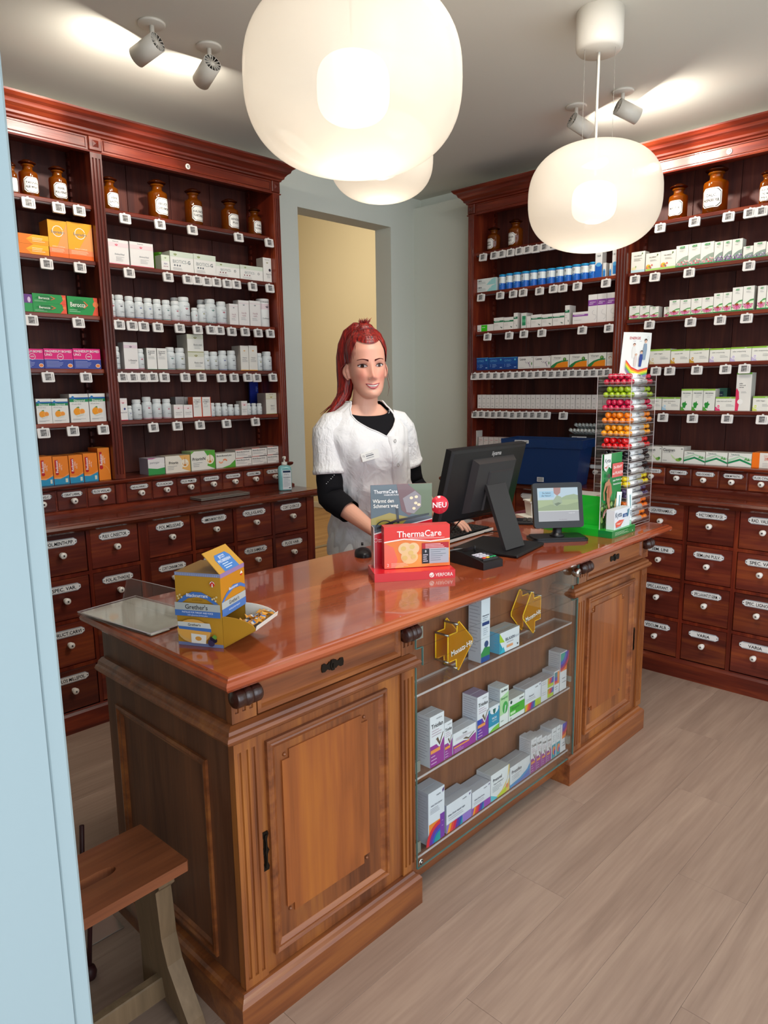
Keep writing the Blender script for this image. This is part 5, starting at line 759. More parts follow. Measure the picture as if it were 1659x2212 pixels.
# ---------------------------------------------------------------- bench and floor fitting
bn = thing('bench', 'small brown wooden bench with oval hand hole, left of the counter', 'bench', (.448, 1.435, 0), radians(2))
def bb(q, n, m): o = q.build(n, m, bn); return o
q = MB(); X0, X1, Y0, Y1 = -.33, .29, -.095, .115
H = [(.115+.033*cos(a)*1.0+ (.02 if cos(a) > 0 else -.02), .008+.016*sin(a)) for a in [2*pi*i/20 for i in range(20)]]
O = [(X0, Y0), (X1-.004, Y0), (X1, Y0+.004), (X1, Y1), (X0, Y1)]
tri = tessellate_polygon([[Vector((x, y, 0)) for x, y in O], [Vector((x, y, 0)) for x, y in H]]); P = O+H; n = len(P)
q.add([(x, y, .45) for x, y in P]+[(x, y, .425) for x, y in P], [tuple(t) for t in tri]+[tuple(i+n for i in t)[::-1] for t in tri])
for L, o in ((O, 0), (H, len(O))):
    m = len(L); q.add([(x, y, .45) for x, y in L]+[(x, y, .425) for x, y in L], [(i, (i+1) % m, (i+1) % m+m, i+m) for i in range(m)], m=0)
bb(q, 'seat', BENCHW)
for lx in (.245, -.285):
    q = MB(); P = [(-.085, .425), (-.085, .395), (-.062, .375), (-.072, .32), (-.090, .24), (-.105, .17), (-.118, .10), (-.128, .04), (-.135, 0), (-.085, 0), (-.055, .03), (0, .045), (.055, .03), (.085, 0), (.135, 0), (.128, .04), (.115, .10), (.098, .17), (.09, .24), (.088, .32), (.10, .38), (.11, .425)]
    q.prism([(y*.8, z) for y, z in P], lx-.02, lx+.02, lambda a, b, h: (h+(.425-b)*(.09 if lx > 0 else -.09), a*(1-.55*sin(pi*min(1, max(0, b/.425)))**2*(a < 0))*1.0, b)); bb(q, 'leg', BENCHL)
q = MB(); q.box(-.33, -.004, .055, .29, .022, .115, ch=.003); bb(q, 'stretcher', BENCHL)
fp = sbox('floor_plate', (.64, 1.80, 0, .775, 1.88, .003), STEEL, None, .001, label='small flat metal plate on the floor beneath the bench', cat='floor plate')
q = MB(); q.tube([(.63, 1.70, .008), (.645, 1.70, .16), (.64, 1.70, .34), (.65, 1.71, .42)], .006, 10); q.lathe([(.006, -.004), (.017, .0), (.02, .014), (.016, .028), (.006, .034)], (.63, 1.70, .0005), 16)
q.build('door_stop', mat('dark_brown_rubber', 0x3c1c1c, .5), None, label='dark rod with brown ball foot standing under the bench', cat='door stop')
# ---------------------------------------------------------------- things on the counter (top at z = 0.901)
CT_Z = .9012
def ang(dx, dy): return atan2(dy, dx)
# clear acrylic sign holder lying down with a white sheet in it
t = thing('acrylic_sign_holder', 'clear acrylic sign holder with blank white sheet lying at counter end', 'sign holder', (.815, 1.60, CT_Z), radians(8))
q = MB(); q.box(0, 0, 0, .185, .32, .0025); q.box(0, 0, .0075, .185, .32, .010); q.box(0, 0, .0025, .0025, .32, .0075)
q.prism([(.125, .0101), (.128, .0101), (.150, .075), (.147, .075)], .02, .30, lambda a, b, h: (a, h, b)); q.build('holder', ACRYL, t)
q = MB()
for a, b in (((0, 0), (.185, 0)), ((0, 0), (0, .32)), ((0, .32), (.185, .32)), ((.185, 0), (.185, .32))): q.tube([(*a, .009), (*b, .009)], .0013, 6)
q.tube([(.126, .02, .010), (.149, .02, .075)], .001, 6); q.tube([(.149, .02, .075), (.149, .30, .075)], .001, 6); q.build('holder_edge', AEDGE, t)
q = MB(); q.box(.006, .006, .0035, .180, .314, .0065); q.box(.004, .0, .0028, .06, .02, .0034); q.build('paper_sheet', PAPER, t)
# pastille dispenser box
GO = 0xbf8c2c; BL = 0x4a74b8
t = thing('pastille_dispenser', 'golden cardboard dispenser of wrapped pastilles with open front tray', 'display box', (.837, 1.502, CT_Z), ang(.467, -.884))
w, h, d = .120, .180, .120
fr = [('r', 0, 0, 1, .045, 0x7a86b0), ('r', 0, .955, 1, 1, 0x8a92b4)]+[('r', .02+.04*i, .965, .035+.04*i, .99, 0xa8b0cc) for i in range(24)]+[
 ('p', [(.06, .60), (.2, .69), (.4, .75), (.6, .75), (.8, .69), (.96, .60), (.86, .60), (.7, .66), (.5, .685), (.3, .66), (.16, .60)], BL), ('b', 'Blackcurrant', .5, .705, .045, 0xf0f0f4, .5), ('t', 'SUGAR-FREE', .5, .64, .02, 0x7a5a20, .3)]+[('o', x, y, .014, 0xe0c890) for x, y in ((.07, .68), (.12, .70), (.09, .65), (.16, .67), (.88, .68), (.93, .70), (.91, .65), (.84, .67))]+[
 ('r', 0, .50, 1, .60, 0xb4b8b4), ('b', 'Grether\'s', .48, .55, .062, 0x35322e, .56), ('r', 0, .42, 1, .50, BL), ('b', 'PASTILLES FOR THROAT AND VOICE', .5, .475, .022, 0xe4e8f4, .68), ('t', 'with glycerine & fruit juice', .5, .44, .02, 0xe4e8f4, .45),
 ('o', .86, .87, .032, 0xd82c28), ('p', [(.80, .87), (.86, .91), (.92, .87), (.90, .90), (.86, .915), (.82, .90)], 0xf0ece4), ('p', [(.845, .835), (.875, .835), (.87, .88), (.85, .88)], 0xf0ece4),
 ('e', .40, .22, .37, .165, 0xd8a860), ('e', .40, .24, .36, .14, 0xe4a850), ('p', [(.05, .34), (.76, .34), (.79, .27), (.05, .28)], 0xd4d4cc), ('p', [(.05, .28), (.79, .27), (.79, .225), (.08, .24)], BL), ('b', 'Grether\'s', .42, .31, .035, 0x45403a, .3), ('p', [(.34, .06), (.66, .06), (.68, .18), (.34, .19)], 0xe8e4d8), ('e', .5, .125, .07, .03, 0xd89840), ('o', .78, .08, .05, 0x3c3454), ('o', .86, .12, .035, 0x221c34), ('o', .80, .14, .03, 0x221c34), ('p', [(.80, .16), (.86, .2), (.92, .17), (.88, .13)], 0x6c9a3c)]
q = MB()
P = [(0, 0, 0), (w, 0, 0), (w, d, 0), (0, d, 0)]; A = lambda x, y, z: (x, y, z); g = lin(GO); dk = lin(0xa87a24)
q.add([A(0, 0, 0), A(w, 0, 0), A(w, 0, h), A(0, 0, h)], [(0, 1, 2, 3)], g); q.add([A(0, d, 0), A(0, 0, 0), A(0, 0, h), A(0, d, h)], [(0, 1, 2, 3)], g); q.add([A(w, d, 0), A(0, d, 0), A(0, d, h), A(w, d, h)], [(0, 1, 2, 3)], g)
q.add([A(w, 0, .075), A(w, d, .075), A(w, d, h), A(w, 0, h)], [(0, 1, 2, 3)], lin(0xc8841c)); q.add(P, [(3, 2, 1, 0)], dk)
q.add([A(0, 0, h), A(w, 0, h), A(w, d, h), A(0, d, h)], [(0, 1, 2, 3)], lin(0x9a7438))
q.draw(fr, w, h, face((0, 0, 0), (1, 0, 0), (0, 0, 1), (0, -1, 0)))
q.draw([('r', 0, .9, 1, 1, 0x9a7ca8), ('o', .86, .78, .05, 0xd82c28), ('p', [(.8, .78), (.86, .85), (.92, .78)], 0xf0ece4), ('p', [(.0, .34), (.2, .5), (.5, .62), (.8, .58), (1, .48), (1, .40), (.8, .50), (.5, .53), (.2, .42), (0, .26)], BL), ('b', 'Blackcurrant', .5, .57, .06, 0xf0f0f4, .5), ('r', 0, .18, 1, .34, 0xb4b8b4), ('b', 'Grether\'s', .5, .26, .09, 0x35322e, .7), ('r', 0, 0, 1, .18, BL), ('b', 'PASTILLES FOR THROAT', .5, .10, .035, 0xe4e8f4, .7)], d, h-.075, face((w, 0, .075), (0, 1, 0), (0, 0, 1), (1, 0, 0)))
o = q.build('carton_body', PRINT, t)
q = MB()   # raised lid flap with gabled side
L = [(w, 0, h), (w, d, h), (w-.046, d-.004, h+.046), (w-.046, .004, h+.046)]
q.add(L+[(x-.0015, y, z-.001) for x, y, z in L], [(0, 1, 2, 3), (7, 6, 5, 4), (0, 3, 7, 4), (1, 5, 6, 2), (2, 6, 7, 3)], lin(0xcf9a3c))
N = Vector((1, 0, 1)).normalized(); U = Vector((0, 1, 0)); V = Vector((-1, 0, 1)).normalized()
q.draw([('p', [(.22, 0), (.80, 0), (.80, .6), (.72, .8), (.3, .8), (.22, .6)], 0x4a80c4), ('b', 'JETZT', .5, .66, .13, 0xf0f4fa, .4), ('b', 'PROBIEREN!', .5, .47, .13, 0xf0f4fa, .5), ('l', .32, .3, .7, 3, .1, .04, 0xc8dcf0)], d, .06, face((w, 0, h), U, V, N)); q.build('lid_flap', PRINT, t)
q = MB()   # curved tray sticking out
n = 8; wl = []
for s_ in (0, 1):
    y = .002 if s_ == 0 else d-.002; pr = [(w, .0), (w, .078)]+[(w+.085*sin(pi/2*i/n), .078-.028*(1-cos(pi/2*i/n))) for i in range(1, n+1)]
    q.prism(pr, y-.001, y+.001, lambda a, b, hh: (a, hh, b), lin(0xbb8828) if s_ == 0 else lin(0xe4e0d4))
q.add([(w, 0, 0), (w+.085, 0, .05), (w+.085, d, .05), (w, d, 0)], [(0, 1, 2, 3)], lin(0x9a7430)); q.add([(w, 0, .002), (w+.083, 0, .051), (w+.083, d, .051), (w, d, .002)], [(3, 2, 1, 0)], lin(0xd8d4c8))
q.add([(w+.085, 0, .05), (w+.085, d, .05), (w+.088, d, .062), (w+.088, 0, .062)], [(0, 1, 2, 3)], lin(0xe8e4d8)); q.build('tray', PRINT, t)
q = MB()
q.box(-.0065, -.011, -.0025, .0065, .011, .0025, lin(0xd08a2c), ch=.002)
for sy in (-1, 1): q.add([(-.003, sy*.011, 0), (.003, sy*.011, 0), (.009, sy*.019, .0015), (-.009, sy*.019, -.001)], [(0, 1, 2, 3), (3, 2, 1, 0)], lin(0xe0a040))
q.draw([('r', 0, .3, 1, .5, 0x4a74b8), ('r', 0, .5, 1, .75, 0xe4dcc8)], .013, .022, face((-.0065, -.011, .0025), (1, 0, 0), (0, 1, 0), (0, 0, 1)), L0=2)
CM = q.mesh('wrapped_pastille', GLOSSPRINT); R_ = Matrix.Rotation(t.rotation_euler.z, 4, 'Z'); rr = random.Random(8); k = 0
for i in range(5):
    for j in range(4):
        x = w+.010+i*.015; y = .018+j*.028+rr.uniform(-.004, .004); z = .62*(x-w)+.012+rr.uniform(.008, .020)*(1 if i < 4 else .5); k += 1
        place('wrapped_pastille', CM, None, Vector((.837, 1.502, CT_Z))+R_.to_3x3() @ Vector((x, y, z)), (rr.uniform(-.5, .5), rr.uniform(-.6, .2), rr.uniform(0, 6.3)), 'gold wrapped pastille in the golden dispenser tray, %s row out, %s across' % (ORD[i+1], ORD[j+1]), 'candy', 'wrapped pastilles in the dispenser tray')
# red heat pad display with carton
a = ang(.211, -.151); ca, sa = cos(a), sin(a)
t = thing('heat_pad_display', 'red cardboard counter display with printed back panel and round NEU disc', 'display', (1.542, 1.536, CT_Z), a); R3 = Matrix.Rotation(a, 3, 'Z'); O3 = Vector((1.542, 1.536, CT_Z))
w, d = .262, .125; q = MB(); rd = lin(0xd8202c)
q.box(0, 0, 0, w, d, .027, rd); q.draw([('b', 'VERFORA', .86, .5, .42, 0xf4eee8, .22), ('o', .705, .5, .30, 0xf4eee8), ('p', [(.685, .5), (.70, .36), (.73, .7), (.735, .66), (.70, .28), (.68, .46)], 0xd8202c)], w, .027, face((0, 0, 0), (1, 0, 0), (0, 0, 1), (0, -1, 0)))
q.add([(0, 0, .0272), (w, 0, .0272), (w, d, .0272), (0, d, .0272)], [(0, 1, 2, 3)], lin(0xe42430)); q.build('base_tray', GLOSSPRINT, t)
bw, bh = .205, .292; q = MB(); x0 = .012; q.box(x0, d-.003, 0, x0+bw, d, bh, lin(0xc81e2c)); q.box(x0, d-.05, .027, x0+.002, d-.003, .16, lin(0xd8d0cc))
q.draw([('r', 0, .46, 1, 1, 0x52616a), ('p', [(.48, .72), (.62, .66), (1, .62), (1, 1), (.62, 1), (.7, .9)], 0x5f6e50), ('p', [(0, .62), (.3, .68), (.62, .62), (.5, .54), (.0, .55)], 0x9a8c40), ('p', [(.42, 1), (.6, 1), (.8, .88), (.78, .72), (.62, .64), (.5, .70)], 0x6e4e50), ('p', [(.52, .84), (.72, .92), (.82, .86), (.82, .74), (.70, .66), (.58, .68)], 0x8a8488)]+[('e', x, y, .028, .016, 0xf0dcb4) for x, y in ((.66, .84), (.74, .85), (.73, .78), (.78, .76), (.70, .72))]+[
 ('a', .22, .48, .12, .012, .2, pi, 0x23282c), ('p', [(.42, .56), (.46, .56), (.44, .76), (.40, .76)], 0x2a3038), ('p', [(.0, .50), (.4, .60), (.95, .66), (.95, .64), (.4, .57), (0, .47)], 0x22262a), ('p', [(0, .44), (.4, .51), (1, .60), (1, .0), (0, 0)], 0xc8202e), ('p', [(0, .43), (.4, .50), (1, .59), (1, .60), (.4, .515), (0, .445)], 0xe4dcdc),
 ('b', 'ThermaCare', .24, .925, .042, 0xf2f2f2, .38), ('b', 'WÄRMEUMSCHLÄGE', .33, .885, .018, 0xe8e8e8, .24), ('b', 'Wärmt den', .20, .82, .042, 0xf2f0e8, .34), ('b', 'Schmerz weg', .24, .765, .042, 0xf2f0e8, .40),
 ('a', .07, .375, .022, .003, 0, 2*pi, 0xf0e0e0), ('l', .11, .375, .38, 2, .022, .010, 0xf0c8cc), ('a', .44, .385, .022, .003, 0, 2*pi, 0xf0e0e0), ('l', .48, .385, .70, 2, .022, .010, 0xf0c8cc), ('a', .745, .395, .022, .003, 0, 2*pi, 0xf0e0e0), ('l', .79, .395, .96, 2, .022, .010, 0xf0c8cc)], bw, bh, face((x0, d-.003, 0), (1, 0, 0), (0, 0, 1), (0, -1, 0))); q.build('back_panel', GLOSSPRINT, t)
q = MB(); q.lathe([(.0305, 0), (.0305, -.002)], (x0+bw+.026, d-.001, .218), 32, axis='y', col=lin(0xd83444)); q.draw([('b', 'NEU', 0, 0, .018, 0xf6f0ee, .05)], 1, 1, face((x0+bw+.026, d-.0032, .218), (1, 0, 0), (0, 0, 1), (0, -1, 0))); q.build('neu_disc', GLOSSPRINT, t, label='round red disc reading NEU')
HP = ('red heat pad carton with knee patch print standing in the red display', 'carton', 0xe03a34, 0xc4282c, 0xd8504c, .045, [('p', [(0, 0), (1, 0), (1, .68), (.7, .62), (.3, .70), (0, .64)], 0xe88440), ('p', [(.1, 0), (.5, .3), (1, .4), (1, .2), (.6, 0)], 0xf0a04c), ('p', [(0, 0), (.16, 0), (.2, .2), (.14, .5), (0, .62)], 0xe8705c), ('p', [(0, .62), (.3, .68), (.7, .60), (1, .64), (1, .67), (.7, .63), (.3, .71), (0, .65)], 0xf2e8e0), ('e', .32, .46, .11, .15, 0xe8c898), ('e', .38, .26, .13, .17, 0xe8c890), ('e', .44, .46, .09, .14, 0xe8c898)]+[('e', x, y, .04, .055, 0xdcc074) for x, y in ((.29, .47), (.42, .50), (.40, .36), (.44, .26), (.31, .24))]+[('b', 'ThermaCare', .53, .82, .15, 0xf6f0ea, .80), ('l', .36, .72, .93, 2, .03, .012, 0xf0c0b8), ('r', .57, .08, .98, .58, 0xb4242c), ('l', .62, .54, .95, 4, .035, .014, 0xf0c8c8), ('r', .57, .08, .68, .44, 0x23262c), ('t', '8', .625, .38, .06, 0xe8e8ec, .1), ('l', .585, .28, .67, 4, .05, .02, 0xd0d0d8), ('r', .68, .08, .98, .44, 0xa8b0b8), ('l', .70, .40, .95, 6, .05, .012, 0x6c7880), ('t', '2', .05, .09, .07, 0xf6f0ea, .06), ('l', .10, .12, .36, 4, .03, .01, 0xf4d0b8)])
place('medicine_carton', carton_mesh(.217, .136, .045, HP), None, O3+R3 @ Vector((.150, .052, .0288)), a, HP[0], 'carton')
# monitor seen from behind, on its stand
t = thing('monitor', 'black monitor on angled stand seen from behind, on the counter', 'monitor', (2.20, 1.52, CT_Z))
cT, cB = Vector((-.045, .025, .389)), Vector((-.045, .092, .119)); V = (cT-cB).normalized(); N = Vector((0, -V.z, V.y)); W = .232
hh = (cT-cB).length
def MP(x, y, l): return tuple(cB+Vector((x, 0, 0))+V*y+N*l)
def slab(q, x0, y0, x1, y1, l0, l1, ch=0., m=0, col=None):
    P = [MP(x, y, l) for l in (l0, l1) for x, y in ((x0, y0), (x1, y0), (x1, y1), (x0, y1))] if not ch else [MP(x, y, l0) for x, y in ((x0, y0), (x1, y0), (x1, y1), (x0, y1))]+[MP(x, y, l1) for x, y in ((x0+ch, y0+ch), (x1-ch, y0+ch), (x1-ch, y1-ch), (x0+ch, y1-ch))]
    q.add(P, [(3, 2, 1, 0), (4, 5, 6, 7), (0, 1, 5, 4), (1, 2, 6, 5), (2, 3, 7, 6), (3, 0, 4, 7)], col, m)
q = MB(); slab(q, -W, 0, W, hh, -.012, .012, 0); slab(q, -W+.004, .004, W-.004, hh-.004, .012, .018, .008); q.build('housing', BLACK, t)
q = MB(); slab(q, -W+.012, .014, W-.012, hh-.012, -.0135, -.012); q.build('screen', mat('dark_screen', 0x0c0d10, .15), t)
q = MB(); slab(q, -.105, .03, .150, hh-.040, .018, .042, .012); slab(q, -.02, .04, .125, hh-.085, .042, .048, .004); q.build('rear_housing', DKGREY, t)
q = MB(); q.draw([('b', 'iiyama', 0, 0, .017, 0xb8b4b0, .08)], 1, 1, lambda x, y, l: MP(.035+x, hh-.024+y, .0185+.0002*l)); q.build('maker_lettering', MATTEPRINT, t)
q = MB()
for x0, y0, x1, y1 in ((-.03, .02, -.028, .12), (-.10, .03, -.06, .05)): slab(q, x0, y0, x1, y1, .018, .019)
q.build('port_marks', DKGREY, t)
q = MB()
pr = [(-.065, .016), (-.078, .016), (.010, .245), (.035, .262), (.055, .262), (.055, .235), (.020, .235)]
q.prism(pr, -.060, .060, lambda b, c, h: (h-.015, b, c)); q.build('stand_neck', DKGREY, t)
q = MB(); q.lathe([(.013, -.068), (.015, -.064), (.015, .064), (.013, .068)], (-.015, .044, .250), 16, axis='x'); q.build('hinge', BLACK, t)
q = MB(); q.box(-.125, -.125, 0, .128, .135, .013, ch=.004); q.build('stand_base', BLACK, t, rot=radians(10))
# cables behind the monitor
def cable(pts, r=.0024, name='cable', lab='', m=BLACK):
    P = [Vector(p) for p in pts]; out = []
    for i in range(len(P)-1):
        p0, p1, p2, p3 = P[max(i-1, 0)], P[i], P[i+1], P[min(i+2, len(P)-1)]
        for k in range(6): s = k/6; out.append(.5*((2*p1)+(-p0+p2)*s+(2*p0-5*p1+4*p2-p3)*s*s+(-p0+3*p1-3*p2+p3)*s**3))
    out.append(P[-1]); q = MB(); q.tube(out, r, 8); return q.build(name, m, None, label=lab, cat='cable')
cable([(2.08, 1.60, 1.03), (2.085, 1.66, .97), (2.13, 1.72, .915), (2.25, 1.75, .905), (2.42, 1.72, .905), (2.50, 1.66, .905)], lab='black cable running behind the monitor stand to the customer display', name='cable')
cable([(2.02, 1.60, 1.02), (2.03, 1.64, .95), (2.00, 1.66, .91), (1.96, 1.60, .906), (1.95, 1.52, .91)], lab='black cable looping down from monitor to card terminal')
cable([(2.12, 1.60, 1.04), (2.16, 1.70, 1.0), (2.20, 1.78, .95), (2.26, 1.80, .906), (2.36, 1.82, .905)], lab='thin black cable curving over the counter behind the monitor')
cable([(1.93, 1.60, .906), (1.90, 1.56, .93), (1.93, 1.51, .945), (1.98, 1.53, .93), (1.95, 1.59, .91), (1.90, 1.60, .905), (1.86, 1.56, .904)], .0035, lab='grey cable coiled beside the card terminal', m=mat('grey_cable', 0x6a6868, .4))
# keyboard, mouse
t = thing('keyboard', 'black keyboard with silver edge behind the red display', 'keyboard', (2.06, 1.71, CT_Z), radians(4))
q = MB(); q.box(0, 0, 0, .40, .145, .014, ch=.003); q.build('case', BLACK, t); q = MB(); q.box(.002, -.004, .004, .398, 0, .014); q.build('front_edge', WHITEP, t)
q = MB()
for r in range(5):
    for c in range(16): q.box(.010+c*.0238, .010+r*.026, .014, .031+c*.0238, .033+r*.026, .020, ch=.002)
o = q.build('keys', BLACK, t); o['kind'] = 'stuff'
t = thing('mouse', 'black computer mouse under her right hand', 'mouse', (1.785, 1.835, CT_Z), radians(-40))
q = MB(); rows = []
for i in range(13):
    u = i/12; y = -.055+.11*u; wv = .031*sqrt(max(.02, 1-(2*u-1)**4)); hz = .028*sin(pi*min(1, .12+u*.8))**.7
    rows.append([(wv*cos(pi*j/12), y, hz*sin(pi*j/12)**.8) for j in range(13)])
q.grid(rows, cap0=True, cap1=True); q.build('body', BLACK, t); q = MB(); q.tube([(-.004, .035, .034), (.004, .035, .034)], .006, 10); q.build('wheel', DKGREY, t)
# card terminal
t = thing('card_terminal', 'black card payment terminal with coloured keys, in front of the monitor', 'card terminal', (1.885, 1.368, CT_Z), radians(-8))
q = MB(); q.prism([(0, 0), (.18, 0), (.18, .030), (.14, .045), (.10, .043), (.02, .030), (0, .024)], 0, .094, lambda a, b, h: (h, a, b)); q.build('body', BLACK, t)
q = MB(); q.box(.012, .010, .026, .082, .085, .0345, ch=.002); q.build('key_bed', DKGREY, t)
q = MB()
for r in range(4):
    for c in range(4):
        col = 0xd4d0dc if c < 3 else 0x3a3a44
        if r == 0: col = (0xd84a38, 0xe8c040, 0x2c9a60, 0x2c9a60)[c]
        q.box(.016+c*.016, .014+r*.016, .0345, .029+c*.016, .024+r*.016, .0378+r*.0006, lin(col), ch=.001)
q.build('keys', PLASTIC, t); q = MB(); q.add([(.012, .10, .0436), (.082, .10, .0436), (.082, .138, .0455), (.012, .138, .0455)], [(0, 1, 2, 3)]); q.build('display', mat('dark_screen'), t)
q = MB(); q.lathe([(.004, 0), (.003, .018), (.001, .022)], (.05, .09, .042), 10); q.build('stylus_tip', BLACK, t)
# customer display
cd = thing('customer_display', 'small black customer display on round-necked stand showing a meadow advert', 'display screen', (2.475, 1.44, CT_Z), radians(-40))
q = MB(); P = []
for cx, cy, a0 in ((.095, .035, 0), (-.095, .035, 90), (-.095, -.035, 180), (.095, -.035, 270)):
    for k in range(5): P.append((cx+.018*cos(radians(a0+k*22.5)), cy+.018*sin(radians(a0+k*22.5))))
q.prism(P, 0, .010, I3); q.prism([(x*.93, y*.9) for x, y in P], .010, .016, I3); q.build('base', BLACK, cd)
q = MB(); q.lathe([(.030, .014), (.027, .022), (.020, .028), (.018, .032), (.018, .052), (.021, .056)], n=24); q.build('neck', BLACK, cd)
V = Vector((0, sin(radians(14)), cos(radians(14)))); N = Vector((0, -V.z, V.y)); B0 = Vector((0, -.008, .048))
def CP(x, y, l): return tuple(B0+Vector((x, 0, 0))+V*y+N*l)
q = MB(); P = []; W2, H2, r = .100, .178, .012
for cx, cy, a0 in ((W2-r, H2-r, 0), (-W2+r, H2-r, 90), (-W2+r, r, 180), (W2-r, r, 270)):
    for k in range(5): P.append((cx+r*cos(radians(a0+k*22.5)), cy+r*sin(radians(a0+k*22.5))))
q.prism(P, 0, .018, CP); q.build('housing', BLACK, cd)
SM = bpy.data.materials.new('lit_screen'); SM.use_nodes = True; nt = SM.node_tree; b = nt.nodes['Principled BSDF']; at = nt.nodes.new('ShaderNodeAttribute'); at.attribute_name = 'Col'; b.inputs['Base Color'].default_value = (.02, .02, .02, 1); b.inputs['Roughness'].default_value = .25
nt.links.new(at.outputs['Color'], b.inputs['Emission Color']); b.inputs['Emission Strength'].default_value = .85
q = MB(); sw, sh_ = .164, .132
q.draw([('r', 0, 0, 1, 1, 0x9aa888), ('r', 0, .62, 1, 1, 0xa8bcc8), ('p', [(.45, .62), (.7, .76), (.9, .80), (1, .76), (1, .6)], 0x8a9c78), ('r', 0, .34, 1, .64, 0x94a478), ('p', [(0, .40), (.3, .5), (.7, .48), (1, .56), (1, .3), (0, .3)], 0x82926a), ('r', 0, 0, 1, .31, 0x9c9ca0), ('r', 0, .30, 1, .315, 0xd0d4d0), ('p', [(.40, 1), (.58, 1), (.56, .84), (.48, .76), (.40, .84)], 0x9c7068), ('p', [(.36, .60), (.48, .78), (.58, .72), (.60, .54), (.46, .44), (.38, .48)], 0x8c9c80), ('p', [(.40, .52), (.50, .56), (.58, .54), (.46, .45)], 0x5c6c50), ('r', .04, .72, .40, .90, 0x8cb4cc), ('b', 'Sie lieben', .22, .85, .05, 0x2c3c48, .32), ('b', 'die Natur?', .21, .77, .05, 0x2c3c48, .30), ('t', 'burgerstein', .82, .24, .03, 0xe0e0e4, .2), ('t', 'Ihre Apotheke', .6, .05, .03, 0x7c6c78, .5)], sw, sh_, lambda x, y, l: CP(x-sw/2, y+.026, .018+.0002*l)); q.build('screen', SM, cd)
# green pain gel display
G1, G2 = 0x1fae2c, 0x17803a
t = thing('gel_display', 'green cardboard gel display with printed sign panel and tube tray', 'display', (2.625, 1.282, CT_Z)); q = MB()
q.box(0, 0, 0, .205, .31, .028, lin(G2)); q.add([(0, 0, .0284), (.205, 0, .0284), (.205, .31, .0284), (0, .31, .0284)], [(0, 1, 2, 3)], lin(0x24b838)); q.add([(-.0004, .06, 0), (-.0004, .31, 0), (-.0004, .31, .028), (-.0004, .06, .028)], [(3, 2, 1, 0)], lin(G1))
q.draw([('l', .12, .70, .75, 4, .14, .03, 0xc8e8c8), ('o', .88, .28, .10, 0xc8f0c8)], .205, .028, face((0, 0, 0), (1, 0, 0), (0, 0, 1), (0, -1, 0))); q.build('base_tray', GLOSSPRINT, t)
q = MB(); q.box(.085, .066, .029, .195, .26, .150, lin(0x18962c)); q.add([(.0846, .066, .029), (.0846, .26, .029), (.0846, .26, .150), (.0846, .066, .150)], [(3, 2, 1, 0)], lin(0x20b432)); q.draw([('r', 0, 0, 1, 1, 0xe6e0d8), ('r', 0, .1, 1, .16, 0xd05040), ('r', 0, .25, 1, .28, 0xd05040)], .11, .194, face((.085, .066, .150), (1, 0, 0), (0, 1, 0), (0, 0, 1))); q.build('rear_box', GLOSSPRINT, t)
sw2, sh2 = .172, .318; q = MB(); q.box(.012, .060, .012, .012+sw2, .063, .012+sh2, lin(0xe8e8e4)); sx = .012
body = 0xb87c5a
q.draw([('r', 0, 0, 1, 1, 0x2a8a48), ('p', [(0, 0), (1, 0), (1, .2), (.8, .46), (.6, .34), (.4, .5), (.2, .36), (0, .42)], 0x4a7038)]+[('o', (i*.37) % 1, .02+((i*.23) % .34), .02+.012*(i % 3), (0x3c6a30, 0x6c9444, 0x2c5a28, 0x88a858)[i % 4]) for i in range(40)]+[
 ('p', [(0, 1), (.36, 1), (.36, .82), (.25, .86), (.12, .80), (0, .83)], 0xecece6), ('b', 'Kytta', .19, .92, .05, 0x1c3050, .28), ('p', [(.02, .84), (.12, .82), (.22, .87), (.12, .84)], 0xd84a40), ('p', [(.02, .81), (.12, .78), (.25, .84), (.36, .81), (.36, .825), (.25, .855), (.12, .795), (.02, .825)], 0xf0f0ea),
 ('r', .42, .69, .97, .87, 0xe0605c), ('b', 'Die KRAFT', .70, .82, .035, 0xfaf4ee, .44), ('b', 'aus PFLANZEN', .70, .745, .035, 0xfaf4ee, .52), ('b', 'gegen Muskel- und', .70, .655, .024, 0xeaf4ea, .50), ('b', 'Gelenkschmerzen', .70, .605, .024, 0xeaf4ea, .50),
 ('o', .26, .72, .032, 0x3c2c24), ('p', [(.22, .68), (.30, .68), (.30, .65), (.38, .61), (.44, .50), (.36, .44), (.34, .50), (.34, .36), (.40, .26), (.50, .22), (.46, .17), (.34, .22), (.24, .34), (.18, .42), (.18, .50), (.14, .52), (.20, .60), (.16, .60), (.06, .52), (.10, .42), (.04, .42), (.00, .52), (.08, .64), (.2, .66)], body), ('p', [(.2, .6), (.32, .6), (.28, .44), (.24, .44)], 0xa4583e),
 ('a', .18, .22, .085, .022, 0, pi*1.1, 0xd8908a), ('a', .18, .22, .06, .02, 0, pi, 0xe8d4c4), ('p', [(.12, .02), (.24, .02), (.20, .22), (.16, .22)], 0x9aa884), ('p', [(.15, .12), (.19, .12), (.18, .22)], 0xe8e0d0), ('p', [(.50, .16), (.56, .20), (.66, .40), (.62, .42)], 0xc8a058)], sw2, sh2, face((sx, .060, .012), (1, 0, 0), (0, 0, 1), (0, -1, 0))); q.build('sign_panel', GLOSSPRINT, t, label='printed panel reading Kytta Die KRAFT aus PFLANZEN')
